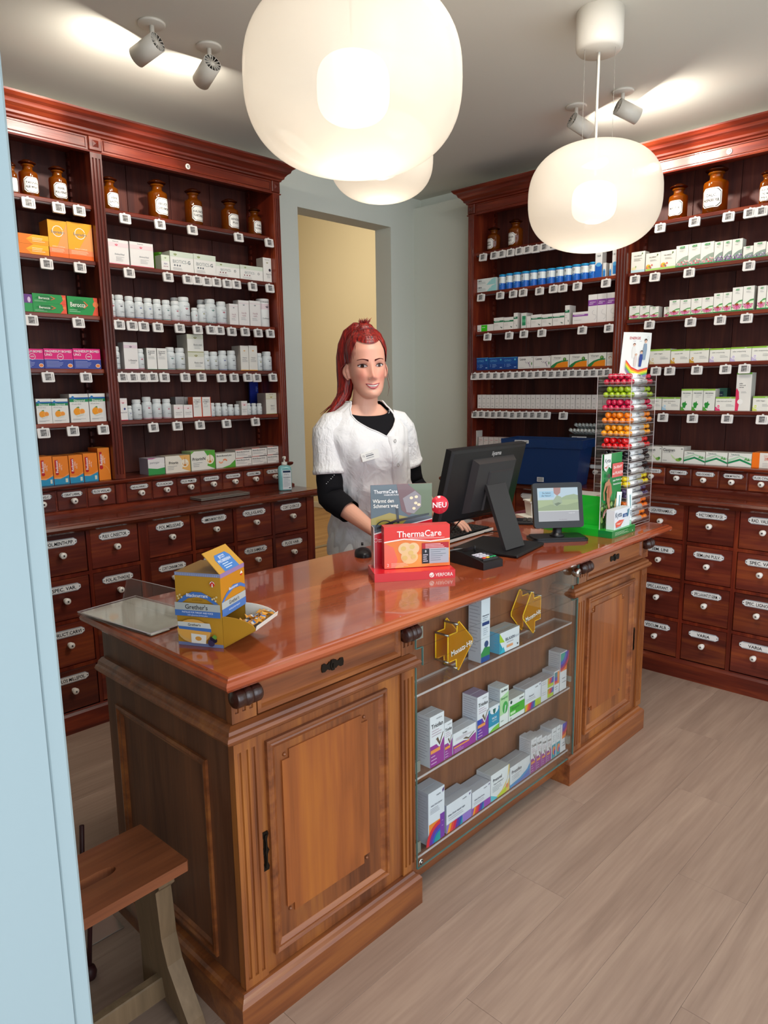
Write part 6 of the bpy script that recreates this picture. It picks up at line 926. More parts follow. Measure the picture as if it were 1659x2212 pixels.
KY = ('small white gel carton with red leaf in the green display', 'carton', 0xe8eaee, 0xdcdee2, 0xd8dade, .034, [('b', 'Kytta', .26, .74, .26, 0x26405c, .42), ('r', .52, .52, .86, .70, 0x2c5890), ('t', 'Salbe', .69, .61, .11, 0xe8ecf4, .2), ('p', [(.06, .34), (.3, .44), (.62, .40), (.4, .12), (.1, .10)], 0xe8604c), ('p', [(.06, .3), (.4, .3), (.66, .42), (.3, .2)], 0xf4b8a0), ('p', [(.8, .86), (.95, .9), (.9, .6), (.84, .46)], 0x6a98a8), ('l', .1, .06, .5, 1, .1, .03, 0xa0a8b0)])
place('medicine_carton', carton_mesh(.148, .080, .034, KY), None, (2.725, 1.290, CT_Z+.0292), radians(2), KY[0], 'carton')
for i, (x, y, hz, lean) in enumerate(((2.770, 1.337, .138, .08), (2.812, 1.300, .150, -.03))):
    q = MB(); q.tube([(0, 0, 0), (0, 0, .02)], .008, 14, col=lin(0x9cc8b0)); rows = []
    for k in range(7):
        u = k/6; rows.append([((.011+.002*u)*cos(2*pi*j/14), (.008*(1-u)+.0006)*sin(2*pi*j/14), .02+u*(hz-.02)) for j in range(14)])
    q.grid(rows, lin(0xdfe6e4), 0, True, True, False, True); q.draw([('b', 'Kytta', 0, .045, .011, 0x26405c, .05, 90), ('r', -.002, .07, .002, .125, 0x4a8a90)], 1, 1, lambda x, y, l: (x, -.0089+y*.052-.0002*l, y)); q.build('gel_tube', PLASTIC, None, loc=(x, y, CT_Z+.0292), rot=(0, lean, radians(-25)), label='white gel tube standing upright, %s of two in the green display' % ['left', 'right'][i], cat='tube')
# candy rack
RX, RY, RW, RD = 2.842, 1.330, .235, .150; RZ0 = CT_Z; TZ = [RZ0+.012+.0535*i for i in range(12)][::-1]
t = thing('candy_rack', 'tall clear acrylic rack of twelve trays filled with candy rolls', 'rack', (RX, RY, RZ0)); H_ = .640
q = MB(); q.box(0, RD-.003, 0, RW, RD, H_); q.box(0, 0, 0, .003, RD, H_*.98) if False else None
q.box(RW-.003, .0, 0, RW, RD, H_); q.box(0, 0, 0, RW, RD, .004); q.build('frame_sheets', ACRYL, t)
q = MB()
for p in (((RW, 0, 0), (RW, 0, H_)), ((0, RD, 0), (0, RD, H_)), ((RW, RD, 0), (RW, RD, H_)), ((0, 0, .30), (0, 0, H_)), ((0, 0, H_), (0, RD, H_)), ((RW, 0, H_), (RW, RD, H_)), ((0, RD, H_), (RW, RD, H_)), ((0, 0, 0), (RW, 0, 0)), ((0, 0, 0), (0, 0, .30))): q.tube(p, .0013, 6)
q.build('frame_edges', AEDGE, t)
for z in TZ:
    z -= RZ0; q = MB(); q.box(.002, .002, z-.0025, RW-.004, RD-.004, z-.0005); q.box(.002, .001, z-.0025, RW-.004, .0022, z+.014); q.box(.0, .002, z-.0025, .0018, RD-.004, z+.012)
    q.tube([(.001, .001, z+.014), (RW-.004, .001, z+.014)], .0008, 5, m=1); q.tube([(.001, .001, z+.012), (.001, RD-.004, z+.012)], .0008, 5, m=1); q.tube([(.001, .001, z-.0015), (RW-.004, .001, z-.0015)], .0009, 5, m=1); q.tube([(.001, .001, z-.0015), (.001, RD-.004, z-.0015)], .0009, 5, m=1); q.build('tray', [ACRYL, AEDGE], t)
CC = [(0xc4143c, 0xb8285a, 'raspberry red'), (0x9cb818, 0x3c8a48, 'lime green'), (0xc81848, 0xd82848, 'crimson'), (0xf0820c, 0xe8c048, 'orange'), (0xf4a010, 0xe8b820, 'golden yellow'), (0xd80c14, 0xd83038, 'bright red'), (0x141018, 0x7c9cc4, 'black with blue stripe'), (0x18101a, 0xc03060, 'black with pink stripe'), (0xe8cc10, 0xe8d020, 'lemon yellow'), (0x44305c, 0x6c6480, 'dark violet'), (0xf0700c, 0xe87828, 'deep orange'), (0xf4800c, 0xe88a3c, 'light orange')]
cmats = []
for i, (c, s, nme) in enumerate(CC):
    m = print_mat('candy_%d' % i, .15, .6, .5); b = m.node_tree.nodes['Principled BSDF']; b.inputs['Subsurface Weight'].default_value = .0 if i in (6, 7, 9) else .25; b.inputs['Subsurface Radius'].default_value = (.01, .006, .004); b.inputs['Subsurface Scale'].default_value = .6
    q = MB(); cc = lin(c); r = .0122; pf = [(.001, -.002), (r*.7, 0), (r, .006), (r*.98, .013), (r*.80, .0165), (r*.98, .020), (r, .028), (r*.84, .033)]
    q.lathe([(a, x) for a, x in pf], n=14, axis='x', col=cc, cap1=False)
    q.lathe([(r*1.02, .033), (r*1.02, .150)], n=14, axis='x', col=lin(0xe6e4e2)); q.lathe([(r*.9, .150), (r, .158), (r*.92, .170), (r*.5, .178), (r*.25, .184), (r*.6, .192), (r*.95, .205)], n=14, axis='x', col=cc, cap0=False)
    mp = lambda x, y, l: (x, -cos(y/r)*(r*1.02+.0002*l), sin(y/r)*(r*1.02+.0002*l))
    q.draw([('r', .045, -.014, .056, .014, s), ('r', .120, -.014, .136, .014, s), ('b', 'LYONS', .085, .001, .008, 0x303038, .045), ('l', .062, -.008, .11, 1, .1, .001, 0x808080)], 1, 1, mp, L0=1); cmats.append(q.mesh('candy_roll', m))
rr = random.Random(4)
for k, z in enumerate(TZ):
    for lay in range(2):
        n_ = 5 if lay == 0 else 4
        for j in range(n_):
            y = .0165+j*.0262+(.013 if lay else 0); 
            place('candy_roll', cmats[k], None, (RX+.006+rr.uniform(0, .010)*(1+lay), RY+y, z+.0132+lay*.0228), (rr.uniform(-.35, .35), 0, 0), '%s candy roll, %s in %s layer of %s tray' % (CC[k][2], ['foremost', 'second', 'middle', 'fourth', 'rearmost'][j], ['lower', 'upper'][lay], ORD[k+1]), 'candy roll', 'candy rolls in the rack, %s tray' % ORD[k+1])
# leaflet stuck behind the rack top
t = thing('leaflet', 'white leaflet headed ENERGIE with family photo and rainbow, atop candy rack', 'leaflet', (RX+.02, RY+.075, 1.525), radians(-20))
q = MB(); lw, lh = .158, .190; rows = []
bend = lambda x, y: (-.03*(1-y/lh)**0*0+(x-.25*lw*0), -.012*sin(pi*x/lw)-.03*((y/lh)**1), y)
for th in (0., .0012):
    rows = []
    for i in range(9):
        y = lh*i/8; rows.append([(bend(lw*j/10*(1-.14*(i/8-.6)**2)+.010*(1-i/8), y)[0], bend(lw*j/10, y)[1]+th, y) for j in range(11)])
    q.grid(rows, lin(0xe8e6e0))
q.build('sheet', MATTEPRINT, t)
q = MB()
ops = [('b', 'ENERGIE', .36, .88, .055, 0xb82c3c, .48), ('l', .30, .81, .75, 1, .1, .008, 0xa8a8b0), ('a', .84, .89, .035, .004, 0, 2*pi, 0x9ca4b0)]
fig = lambda x, y, s, c, h: [('p', [(x-.05*s, y), (x+.05*s, y), (x+.07*s, y+.2*s), (x+.05*s, y+.30*s), (x-.05*s, y+.30*s), (x-.07*s, y+.2*s)], c), ('o', x, y+.345*s, .035*s, 0xe0b49c), ('a', x, y+.35*s, .042*s, .02*s, 0, pi, h)]
ops += fig(.34, .46, .8, 0xe0dcd4, 0x6c4030)+fig(.74, .42, 1.15, 0x8c9cac, 0x3c3028)+fig(.42, .28, .7, 0xd8c8c0, 0xc8a080)+fig(.60, .27, .9, 0x3c4c8c, 0x2c2420)
for i, c in enumerate((0xd84040, 0xe88a30, 0xe8d040, 0xa8cc48, 0x5ca070, 0x8c6ca8)): ops.append(('p', [(.12, .42-.035*i), (.3, .27-.035*i), (.55, .20-.03*i), (.95, .26-.03*i), (.95, .23-.03*i), (.55, .17-.03*i), (.3, .235-.035*i), (.12, .385-.035*i)], c))
def LP(x, y, l):
    u = x/lw; v = y/lh; return (u*lw*(1-.14*(v-.6)**2)+.010*(1-v), -.012*sin(pi*u)-.03*v-.0003*l, y)
q.draw(ops, lw, lh, LP, L0=1); q.build('print', MATTEPRINT, t)
# napkin box on papers and small black device at the back
t = thing('napkin_box', 'white plastic box with loose paper slips, behind the customer display', 'box', (2.86, 1.77, CT_Z+.011), radians(-35)); q = MB()
for a, b in (((-.05, -.04), (.05, -.04)), ((.05, -.04), (.05, .04)), ((.05, .04), (-.05, .04)), ((-.05, .04), (-.05, -.04))):
    (x, y), (X, Y) = a, b; q.add([(x*.85, y*.85, 0), (X*.85, Y*.85, 0), (X, Y, .062), (x, y, .062), (x*1.1, y*1.1, .063), (X*1.1, Y*1.1, .063), (X*1.1, Y*1.1, .070), (x*1.1, y*1.1, .070)], [(0, 1, 2, 3), (3, 2, 5, 4), (4, 5, 6, 7)])
q.box(-.042, -.034, 0, .042, .034, .003); q.build('tub', WHITEP, t)
q = MB()
for i in range(5): x = -.03+i*.013; q.add([(x, -.03, .02), (x+.002, .03, .02), (x+.008+.004*i, .03, .085+.006*(i % 2)), (x-.004, -.025, .080)], [(0, 1, 2, 3)])
q.build('paper_slips', mat('cream_paper', 0xe6d8b4, .8), t)
q = MB(); q.box(-.07, -.055, 0, .07, .055, .0105); q.build('paper_stack', PAPER, None, loc=(2.85, 1.78, CT_Z), rot=radians(-30), label='low stack of white papers under the white box', cat='papers')
t = thing('calculator', 'flat black desk calculator behind the customer display', 'calculator', (2.70, 1.62, CT_Z), radians(30)); q = MB(); q.box(0, 0, 0, .10, .16, .014, ch=.003); q.build('body', BLACK, t); q = MB()
for r in range(5):
    for c in range(4): q.box(.010+c*.021, .012+r*.020, .014, .026+c*.021, .026+r*.020, .018, ch=.001)
o = q.build('keys', DKGREY, t); o['kind'] = 'stuff'
# laptop and disinfectant on the left cabinet's worktop
t = thing('laptop', 'closed silver laptop on the left cabinet worktop', 'laptop', (1.950, 3.180, .9452), radians(.8)); q = MB()
q.box(0, 0, .001, .305, .110, .009, ch=.003); q.build('base', SILVER, t); q = MB(); q.box(0, 0, .0095, .305, .110, .016, ch=.0025); q.build('lid', SILVER, t); q = MB(); q.lathe([(.010, 0), (.010, .0006)], (.15, .055, .016), 20); q.build('lid_logo', CHROME, t)
t = thing('disinfectant_bottle', 'turquoise disinfectant pump bottle at the right end of left cabinet worktop', 'bottle', (2.487, 3.175, .9452), radians(-32)); q = MB(); rows = []
for z, s in ((0, .86), (.004, .97), (.01, 1), (.118, 1), (.13, .95), (.138, .75), (.142, .45)): rows.append([(.0375*s*abs(cos(a))**.45*(1 if cos(a) > 0 else -1), .023*s*abs(sin(a))**.45*(1 if sin(a) > 0 else -1), z) for a in [2*pi*(j+.5)/28 for j in range(28)]])
q.grid(rows, lin(0x78b4b8), 0, True, True, True, True); q.draw([('r', .30, .06, .94, .84, 0xdce2e8), ('r', .34, .74, .90, .82, 0x1c3454), ('a', .5, .64, .05, .012, 0, pi, 0x707880), ('a', .66, .64, .05, .012, 0, pi, 0x707880), ('b', 'Desinfektion', .62, .55, .045, 0x4c5464, .5), ('l', .38, .48, .88, 8, .045, .012, 0x9aa4b0), ('e', .82, .12, .08, .02, 0x243444)], .075, .138, face((-.0375, -.0232, 0), (1, 0, 0), (0, 0, 1), (0, -1, 0))); q.build('body', GLOSSPRINT, t)
q = MB(); q.lathe([(.016, .140), (.016, .158), (.012, .160), (.005, .161), (.005, .178), (.010, .179), (.010, .190), (.003, .192)], n=20); q.tube([(0, 0, .186), (0, -.030, .184), (0, -.040, .178)], .0045, 10); q.build('pump', WHITEP, t)
# blue crate on the right cabinet's worktop
t = thing('storage_crate', 'dark blue plastic crate on the right cabinet worktop with barcode stickers', 'crate', (3.628, 2.185, .9452), radians(-90+10))
NB = mat('navy_plastic', 0x10305f, .38); W3, D3, H3 = .235, .110, .262; q = MB()
def ring(w, d, z): return [(-w, -d, z), (w, -d, z), (w, d, z), (-w, d, z)]
q.grid([ring(W3*.86, D3*.84, 0), ring(W3*.96, D3*.95, H3-.05), ring(W3*1.02, D3*1.04, H3-.048), ring(W3*1.03, D3*1.05, H3), ring(W3*.98, D3*.98, H3), ring(W3*.95, D3*.94, H3-.03), ring(W3*.84, D3*.82, .004)], None, 0, False, True, True, True); q.build('body', NB, t)
q = MB()
for sx in (-1, 1): q.box(sx*W3*1.03-.004, -.04, H3-.040, sx*W3*1.03+.004, .04, H3-.018)
q.box(-W3*.2, -D3*1.05-.002, H3-.044, W3*.15, -D3*1.05+.002, H3-.010); q.box(W3*.68, -D3*1.05-.0025, H3-.042, W3*.9, -D3*1.05+.002, H3-.006)
for x in (-.16, -.08, .0, .08, .16): q.box(x-.002, D3*.93, .03, x+.002, D3*.97, H3-.03)
q.build('rim_ribs', NB, t)
for k, (x, y, z, wd, ht, tx, nrm) in enumerate(((-.155, -D3*1.05-.003, H3-.024, .085, .018, '5 088 363', -1), (.10, D3*1.02, H3-.0, .085, .018, '5 088 363', -1), (-.02, -D3*.86-.012, .022, .04, .026, '', -1))):
    q = MB(); q.box(0, 0, 0, wd, .0006, ht, lin(0xdedcda)); ops = [('r', .04+.022*i, .15, .05+.022*i, .85, 0x30303a) for i in range(16)]+[('b', tx, .70, .5, .5, 0x34343c, .5)] if tx else [('r', .1, .12+.14*i, .9, .18+.14*i, 0x50505a) for i in range(6)]
    q.draw(ops, wd, ht, face((0, 0, 0), (1, 0, 0), (0, 0, 1), (0, -1, 0))); q.build('barcode_sticker', MATTEPRINT, t, loc=(x, y, z-(.012 if k == 1 else 0)))
# ---------------------------------------------------------------- pendant lamps and ceiling spotlights
def shade_mat(name, col, e, trans, es_bottom):
    m = bpy.data.materials.new(name); m.use_nodes = True; nt = m.node_tree; nt.nodes.clear(); N = nt.nodes.new; L = nt.links.new
    out = N('ShaderNodeOutputMaterial'); d = N('ShaderNodeBsdfDiffuse'); d.inputs[0].default_value = lin4(col); tl = N('ShaderNodeBsdfTranslucent'); tl.inputs[0].default_value = lin4(col)
    em = N('ShaderNodeEmission'); em.inputs[0].default_value = lin4(0xfff0dc); em.inputs[1].default_value = e
    tr = N('ShaderNodeBsdfTransparent'); g = N('ShaderNodeBsdfGlossy'); g.inputs['Roughness'].default_value = .05
    a = N('ShaderNodeMixShader'); a.inputs[0].default_value = .5; L(d.outputs[0], a.inputs[1]); L(tl.outputs[0], a.inputs[2])
    s = N('ShaderNodeAddShader'); L(a.outputs[0], s.inputs[0]); L(em.outputs[0], s.inputs[1])
    b = N('ShaderNodeMixShader'); b.inputs[0].default_value = trans; L(s.outputs[0], b.inputs[1]); L(tr.outputs[0], b.inputs[2])
    lw = N('ShaderNodeLayerWeight'); lw.inputs[0].default_value = .08; mr = N('ShaderNodeMapRange'); mr.inputs['To Min'].default_value = .03; mr.inputs['To Max'].default_value = .4; L(lw.outputs['Fresnel'], mr.inputs[0])
    c = N('ShaderNodeMixShader'); L(mr.outputs[0], c.inputs[0]); L(b.outputs[0], c.inputs[1]); L(g.outputs[0], c.inputs[2]); L(c.outputs[0], out.inputs[0]); return m
OPAL = shade_mat('opal_glass', 0xe0dace, .24, .30, 0); CORE = mat('lamp_core', 0xfff0e0, .6, emis=0xffdcbe, es=1.35); LED = mat('lamp_led', 0xffffff, .5, emis=0xfff4e4, es=5.)
CORD = mat('white_cord', 0xe4e0d6, .5); WIRE = mat('thin_wire', 0x8c8880, .4, .5); LAMPW = mat('white_lacquer', 0xd8d2c6, .4)
def pendant(x, y, z, R, zt, label, core=1.):
    t = thing('pendant_lamp', label, 'lamp', (x, y, zt), 0, None); Z = z-zt; Hh = R*.78
    def sh(R, H, n=36, e=2.35, k=1.0):
        o = []
        for i in range(n+1):
            a = -pi/2+pi*i/n; o.append((max(.0004, R*abs(cos(a))**(2/e)), Z+H*(1 if sin(a) > 0 else -1)*abs(sin(a))**(2/e*.92)))
        return o
    q = MB(); q.lathe(sh(R, Hh), n=64, cap0=True, cap1=True); q.build('opal_shade', OPAL, t)
    q = MB(); q.lathe([(a, z_+ -.06*R) for a, z_ in sh(R*.335, R*.29, 24, 2.9)], n=40); q.build('inner_diffuser', CORE, t)
    q = MB(); q.lathe([(R*.12, Z-R*.355), (R*.001, Z-R*.355)], n=24, cap0=False); q.build('light_source', LED, t)
    top = Z+Hh; q = MB(); q.lathe([(R*.30, -R*.42 if False else -.135), (R*.335, -.125), (R*.345, -.11), (R*.345, 0)], n=40); q.build('ceiling_canopy', LAMPW, t)
    q = MB(); q.tube([(0, 0, -.134), (.004, .002, -.20), (-.002, 0, (top-.13)/2), (0, 0, Z+R*.33)], .0045, 8); q.build('cord', CORD, t)
    for k in range(3): a = 2*pi*k/3+.6; q = MB(); q.tube([(R*.25*cos(a), R*.25*sin(a), -.13), (R*.25*cos(a), R*.25*sin(a), top+.001)], .0008, 5, cap=False); q.build('wire', WIRE, t)
    d = bpy.data.lights.new('pendant_bulb', 'AREA'); d.shape = 'DISK'; d.size = R*.3; d.energy = .55*(R/.246)**2; d.color = (1, .93, .80); o = bpy.data.objects.new('pendant_bulb', d); COL.objects.link(o); o.location = (x, y, z-R*.36)
pendant(2.627, 1.410, 2.200, .246, 2.84, 'large opal glass pendant lamp hanging over the right end of the counter')
pendant(1.225, 1.262, 2.183, .246, 2.84, 'largest looking opal glass pendant lamp, nearest, cut by the top edge')
pendant(2.045, 1.965, 2.340, .192, 2.84, 'opal glass pendant lamp partly hidden behind the nearest one')
def spot_lamp(x, y, tgt, label, power, tilt):
    zt = 2.84; t = thing('ceiling_spotlight', label, 'spotlight', (x, y, zt), 0, None)
    q = MB(); q.lathe([(.050, 0), (.050, -.006), (.046, -.009), (.002, -.009)], n=32); q.build('mounting_plate', LAMPW, t)
    dr = Vector((tgt[0]-x, tgt[1]-y, tgt[2]-(zt-.09))).normalized(); c = Vector((0, 0, -.075))
    q = MB(); q.tube([(0, 0, -.008), (0, 0, -.045), c-dr*.01], .009, 12); q.build('swivel_arm', LAMPW, t)
    a = c-dr*.025; b = c+dr*.085; r = .036
    u = dr.cross(Vector((0, 0, 1))).normalized(); v = u.cross(dr)
    q = MB(); ringp = lambda p, rr: [p+u*(rr*cos(2*pi*j/32))+v*(rr*sin(2*pi*j/32)) for j in range(32)]
    q.grid([ringp(a, r*.93), ringp(a, r), ringp(b, r), ringp(b, r*.93), ringp(b-dr*.012, r*.9)], None, 0, True, True, False, True); q.build('head', LAMPW, t)
    q = MB(); q.grid([ringp(a+dr*.006, r*.92), ringp(a+dr*.0061, .001)], None, 0, False, True); q.build('heat_sink_well', BLACK, t)
    q = MB()
    for j in range(14):
        an = 2*pi*j/14; w1 = u*cos(an)+v*sin(an); w2 = (u*-sin(an)+v*cos(an))*.0012
        for p in (a, ): q.add([p+w1*.010-w2, p+w1*r*.94-w2, p+w1*r*.94+w2, p+w1*.010+w2, p+w1*.010-w2+dr*.006, p+w1*r*.94-w2+dr*.006, p+w1*r*.94+w2+dr*.006, p+w1*.010+w2+dr*.006], [(0, 1, 2, 3), (0, 4, 5, 1), (2, 6, 7, 3)])
    q.grid([ringp(a, .012), ringp(a+dr*.006, .012)], None, 0, True, True, True); q.build('heat_sink', LAMPW, t)
    q = MB(); q.grid([ringp(b-dr*.010, r*.85), ringp(b-dr*.0101, .001)], None, 0, False, True); q.build('lens', mat('spot_lens', 0xffffff, .5, emis=0xfff2dc, es=8.), t)
    loc = Vector((x, y, zt))+b+dr*.002; o = area_light('spot_flood', loc, loc+dr, .06, power, (1, .93, .82)); 
    d = bpy.data.lights.new('spot_beam', 'SPOT'); d.energy = power*8; d.spot_size = radians(40); d.spot_blend = .55; d.shadow_soft_size = .02; d.color = (1, .93, .82); o = bpy.data.objects.new('spot_beam', d); COL.objects.link(o); o.location = loc; o.rotation_euler = dr.to_track_quat('-Z', 'Y').to_euler()
spot_lamp(1.512, 2.618, (1.20, 3.55, 2.45), 'white ceiling spotlight at upper left, the left one of the left pair', 3, 0)
spot_lamp(1.762, 2.627, (1.85, 3.55, 2.42), 'white ceiling spotlight beside the nearest pendant, right one of the left pair', 2.4, 0)
spot_lamp(3.365, 1.679, (4.05, 1.20, 2.45), 'white ceiling spotlight right of the pendant cord, above the right cabinet', 3, 0)
spot_lamp(3.369, 1.919, (4.05, 1.60, 2.45), 'white ceiling spotlight just left of the pendant cord, above right cabinet', 3, 0)
# ---------------------------------------------------------------- the pharmacist behind the counter
WP = Vector((2.013, 2.03, 0)); We = Vector((.710, -.704, 0)); Wc = Vector((-.704, -.710, 0))
def WL(r, c, z): return WP+We*r+Wc*c+Vector((0, 0, z))      # r: to her left, c: towards the customer, z: height
woman = thing('person', 'woman with long red ponytail, white short-sleeved tunic over black shirt, behind the counter', 'person', (WP.x, WP.y, 0))
def wb(q, name, m, par=None, **kw):
    o = q.build(name, m, par or woman, **kw); o.location = -Vector((WP.x, WP.y, 0)) if par is None else (0, 0, 0); return o
SKIN = print_mat('skin', .42, .4); b_ = SKIN.node_tree.nodes['Principled BSDF']; b_.inputs['Subsurface Weight'].default_value = .12; b_.inputs['Subsurface Radius'].default_value = (.012, .004, .002); b_.inputs['Subsurface Scale'].default_value = .5
CLOTH = mat('white_tunic_cloth', 0xdedcdc, .8, spec=.2); BLK = mat('black_knit', 0x0f0e12, .85, spec=.2); TROU = mat('white_trousers', 0xd4d2d0, .85); SHOE = mat('white_shoes', 0xdcdad6, .5)
nt = CLOTH.node_tree; n_ = nt.nodes.new('ShaderNodeTexNoise'); n_.inputs['Scale'].default_value = 9; n_.inputs['Detail'].default_value = 3; n_.inputs['Distortion'].default_value = .6; bp_ = nt.nodes.new('ShaderNodeBump'); bp_.inputs['Strength'].default_value = .35; bp_.inputs['Distance'].default_value = .03; nt.links.new(n_.outputs[0], bp_.inputs['Height']); nt.links.new(bp_.outputs[0], nt.nodes['Principled BSDF'].inputs['Normal'])
HAIR = mat('red_hair', 0x7a1416, .34, spec=.5); nt = HAIR.node_tree; tc = nt.nodes.new('ShaderNodeTexCoord'); mp_ = nt.nodes.new('ShaderNodeMapping'); mp_.inputs['Scale'].default_value = (160, 160, 9); nn = nt.nodes.new('ShaderNodeTexNoise'); nn.inputs['Scale'].default_value = 1.; nn.inputs['Detail'].default_value = 3
cr = nt.nodes.new('ShaderNodeValToRGB'); cr.color_ramp.elements[0].position = .35; cr.color_ramp.elements[0].color = lin4(0x4a0c10); cr.color_ramp.elements[1].position = .7; cr.color_ramp.elements[1].color = lin4(0xa4261c)
nt.links.new(tc.outputs['Object'], mp_.inputs[0]); nt.links.new(mp_.outputs[0], nn.inputs[0]); nt.links.new(nn.outputs[0], cr.inputs[0]); nt.links.new(cr.outputs[0], nt.nodes['Principled BSDF'].inputs['Base Color'])
bp_ = nt.nodes.new('ShaderNodeBump'); bp_.inputs['Strength'].default_value = .5; bp_.inputs['Distance'].default_value = .003; nt.links.new(nn.outputs[0], bp_.inputs['Height']); nt.links.new(bp_.outputs[0], nt.nodes['Principled BSDF'].inputs['Normal'])
# -- head: rings of half width, front, back against height from the eye line
HZ = 1.588; HC = (.000, -.012)
HP_ = [(-.124, .012, .070, .030), (-.121, .024, .082, .018), (-.112, .036, .090, .002), (-.098, .047, .0925, -.020), (-.080, .0555, .092, -.045), (-.055, .0625, .0915, -.068), (-.028, .0675, .091, -.080), (.0, .0705, .0905, -.090), (.03, .0725, .0925, -.096), (.058, .0725, .091, -.098), (.085, .067, .080, -.090), (.105, .056, .064, -.076), (.120, .038, .040, -.052), (.127, .018, .014, -.028), (.129, .002, -.006, -.010)]
def interp(T, z):
    if z <= T[0][0]: return T[0][1:]
    for a, b in zip(T, T[1:]):
        if z <= b[0]: u = (z-a[0])/(b[0]-a[0]); u = u*u*(3-2*u)*.5+u*.5; return tuple(p+(q_-p)*u for p, q_ in zip(a[1:], b[1:]))
    return T[-1][1:]
ga = lambda x, z, cx, cz, sx, sz: exp(-((x-cx)/sx)**2-((z-cz)/sz)**2)
def headpt(th, z, off=0.):
    w, F, B = interp(HP_, z); m = (F+B)/2; d = (F-B)/2; s, c = sin(th), cos(th)
    x = (w+off)*(abs(s)**.92)*(1 if s >= 0 else -1); f = m+(d+off)*(abs(c)**.96)*(1 if c >= 0 else -1)
    if c > 0 and not off:
        ax = abs(x)
        f += .0215*ga(x, z, 0, -.043, .0105, .0105)+.010*ga(x, z, 0, -.030, .0085, .016)+.0065*ga(x, z, 0, -.008, .0075, .020)+.0085*ga(ax, z, .0125, -.047, .0065, .0068)
        f += -.0105*ga(ax, z, .033, -.001, .0165, .011)+.0035*ga(ax, z, .032, .022, .022, .008)+.0055*ga(ax, z, .042, -.036, .020, .018)-.003*ga(ax, z, .022, -.018, .006, .012)
        f += .0050*ga(x, z, 0, -.072, .022, .013)-.0035*ga(x, z, 0, -.090, .018, .006)+.0055*ga(x, z, 0, -.107, .018, .013)-.0018*ga(ax, z, .036, -.060, .008, .016)
    return (x, f, z)
TURN = radians(13); TL_ = radians(-2.5)
def hw(p):     # head frame to world
    x, f, z = p; x, z = x*cos(TL_)+z*sin(TL_), -x*sin(TL_)+z*cos(TL_); r = x*cos(TURN)+f*sin(TURN); c = f*cos(TURN)-x*sin(TURN); return WL(HC[0]+r, HC[1]+c, HZ+z)
NZ, NT = 110, 120; zs = [-.124+.253*i/NZ for i in range(NZ+1)]
q = MB(); q.grid([[headpt(2*pi*j/NT, z) for j in range(NT)] for z in zs], cap0=True, cap1=True, closed=True)
bvh = BVHTree.FromPolygons(q.v, q.f)
def onface(x, z, lift=0.):
    h = bvh.ray_cast(Vector((x, .4, z)), Vector((0, -1, 0)))[0]; return (x, (h.y if h else .08)+lift, z)
HEADV = [hw(p) for p in q.v]; HEADF = q.f
# -- torso description: z, centre r, centre c, half width, half depth
PHI = radians(22); SV = Vector((cos(PHI), -sin(PHI))); FV = Vector((sin(PHI), cos(PHI)))
TS = [(.78, .025, -.205, .190, .126), (.92, .018, -.165, .180, .116), (1.02, .016, -.085, .160, .106), (1.12, .015, -.04, .152, .102), (1.22, .000, -.022, .158, .112), (1.30, -.012, -.016, .168, .112), (1.345, -.016, -.022, .172, .098), (1.375, -.016, -.028, .160, .082), (1.398, -.015, -.032, .134, .070), (1.418, -.014, -.034, .105, .062), (1.438, -.013, -.032, .078, .056), (1.458, -.012, -.028, .060, .052), (1.48, -.008, -.022, .054, .050)]
def tor(th, z, off=0., k=1.):
    cr_, cc, a, b = interp(TS, z); s, c = sin(th), cos(th); a = a*k+off; b = b*k+off
    x = a*abs(s)**.86*(1 if s >= 0 else -1); y = b*abs(c)**.86*(1 if c >= 0 else -1)
    if c > 0 and 1.12 < z < 1.36: y += .022*exp(-((z-1.245)/.05)**2)*exp(-((abs(x)-.062)/.05)**2)
    return Vector((cr_+SV.x*x+FV.x*y, cc+SV.y*x+FV.y*y, z))
def torw(th, z, off=0., k=1.): p = tor(th, z, off, k); return WL(p.x, p.y, p.z)
# -- continuous body: union of overlapping closed forms, fused by a voxel remesh
q = MB(); q.v = list(HEADV); q.f = list(HEADF); q.c = [None]*len(HEADF); q.m = [0]*len(HEADF); q.sm = [True]*len(HEADF)
def wt(pts, rad, n=20, sq=1.): q.tube([WL(*p) for p in pts], rad, n, sq=sq)
wt([(-.012, -.030, 1.40), (-.010, -.028, 1.44), (-.006, -.020, 1.485), (.000, -.012, 1.53)], [(.062, .056), (.053, .050), (.049, .050), (.050, .056)], 28)
q.grid([[torw(2*pi*j/40, z, -.012) for j in range(40)] for z in [.80+.02*i for i in range(33)]], closed=True, cap0=True, cap1=True)
RSH, REL, RWR = (-.160, .045, 1.345), (-.150, .085, 1.085), (.030, .262, .974); LSH, LEL, LWR = (.135, -.085, 1.345), (.182, -.150, 1.105), (.285, -.050, .982)
for sh_, el, wr in ((RSH, REL, RWR), (LSH, LEL, LWR)):
    mid = tuple((a+b)/2 for a, b in zip(sh_, el)); fm = tuple(a*.65+b*.35 for a, b in zip(el, wr))
    wt([sh_, mid, el], [.046, .042, .036]); wt([el, fm, wr], [.037, .036, (.026, .020)])
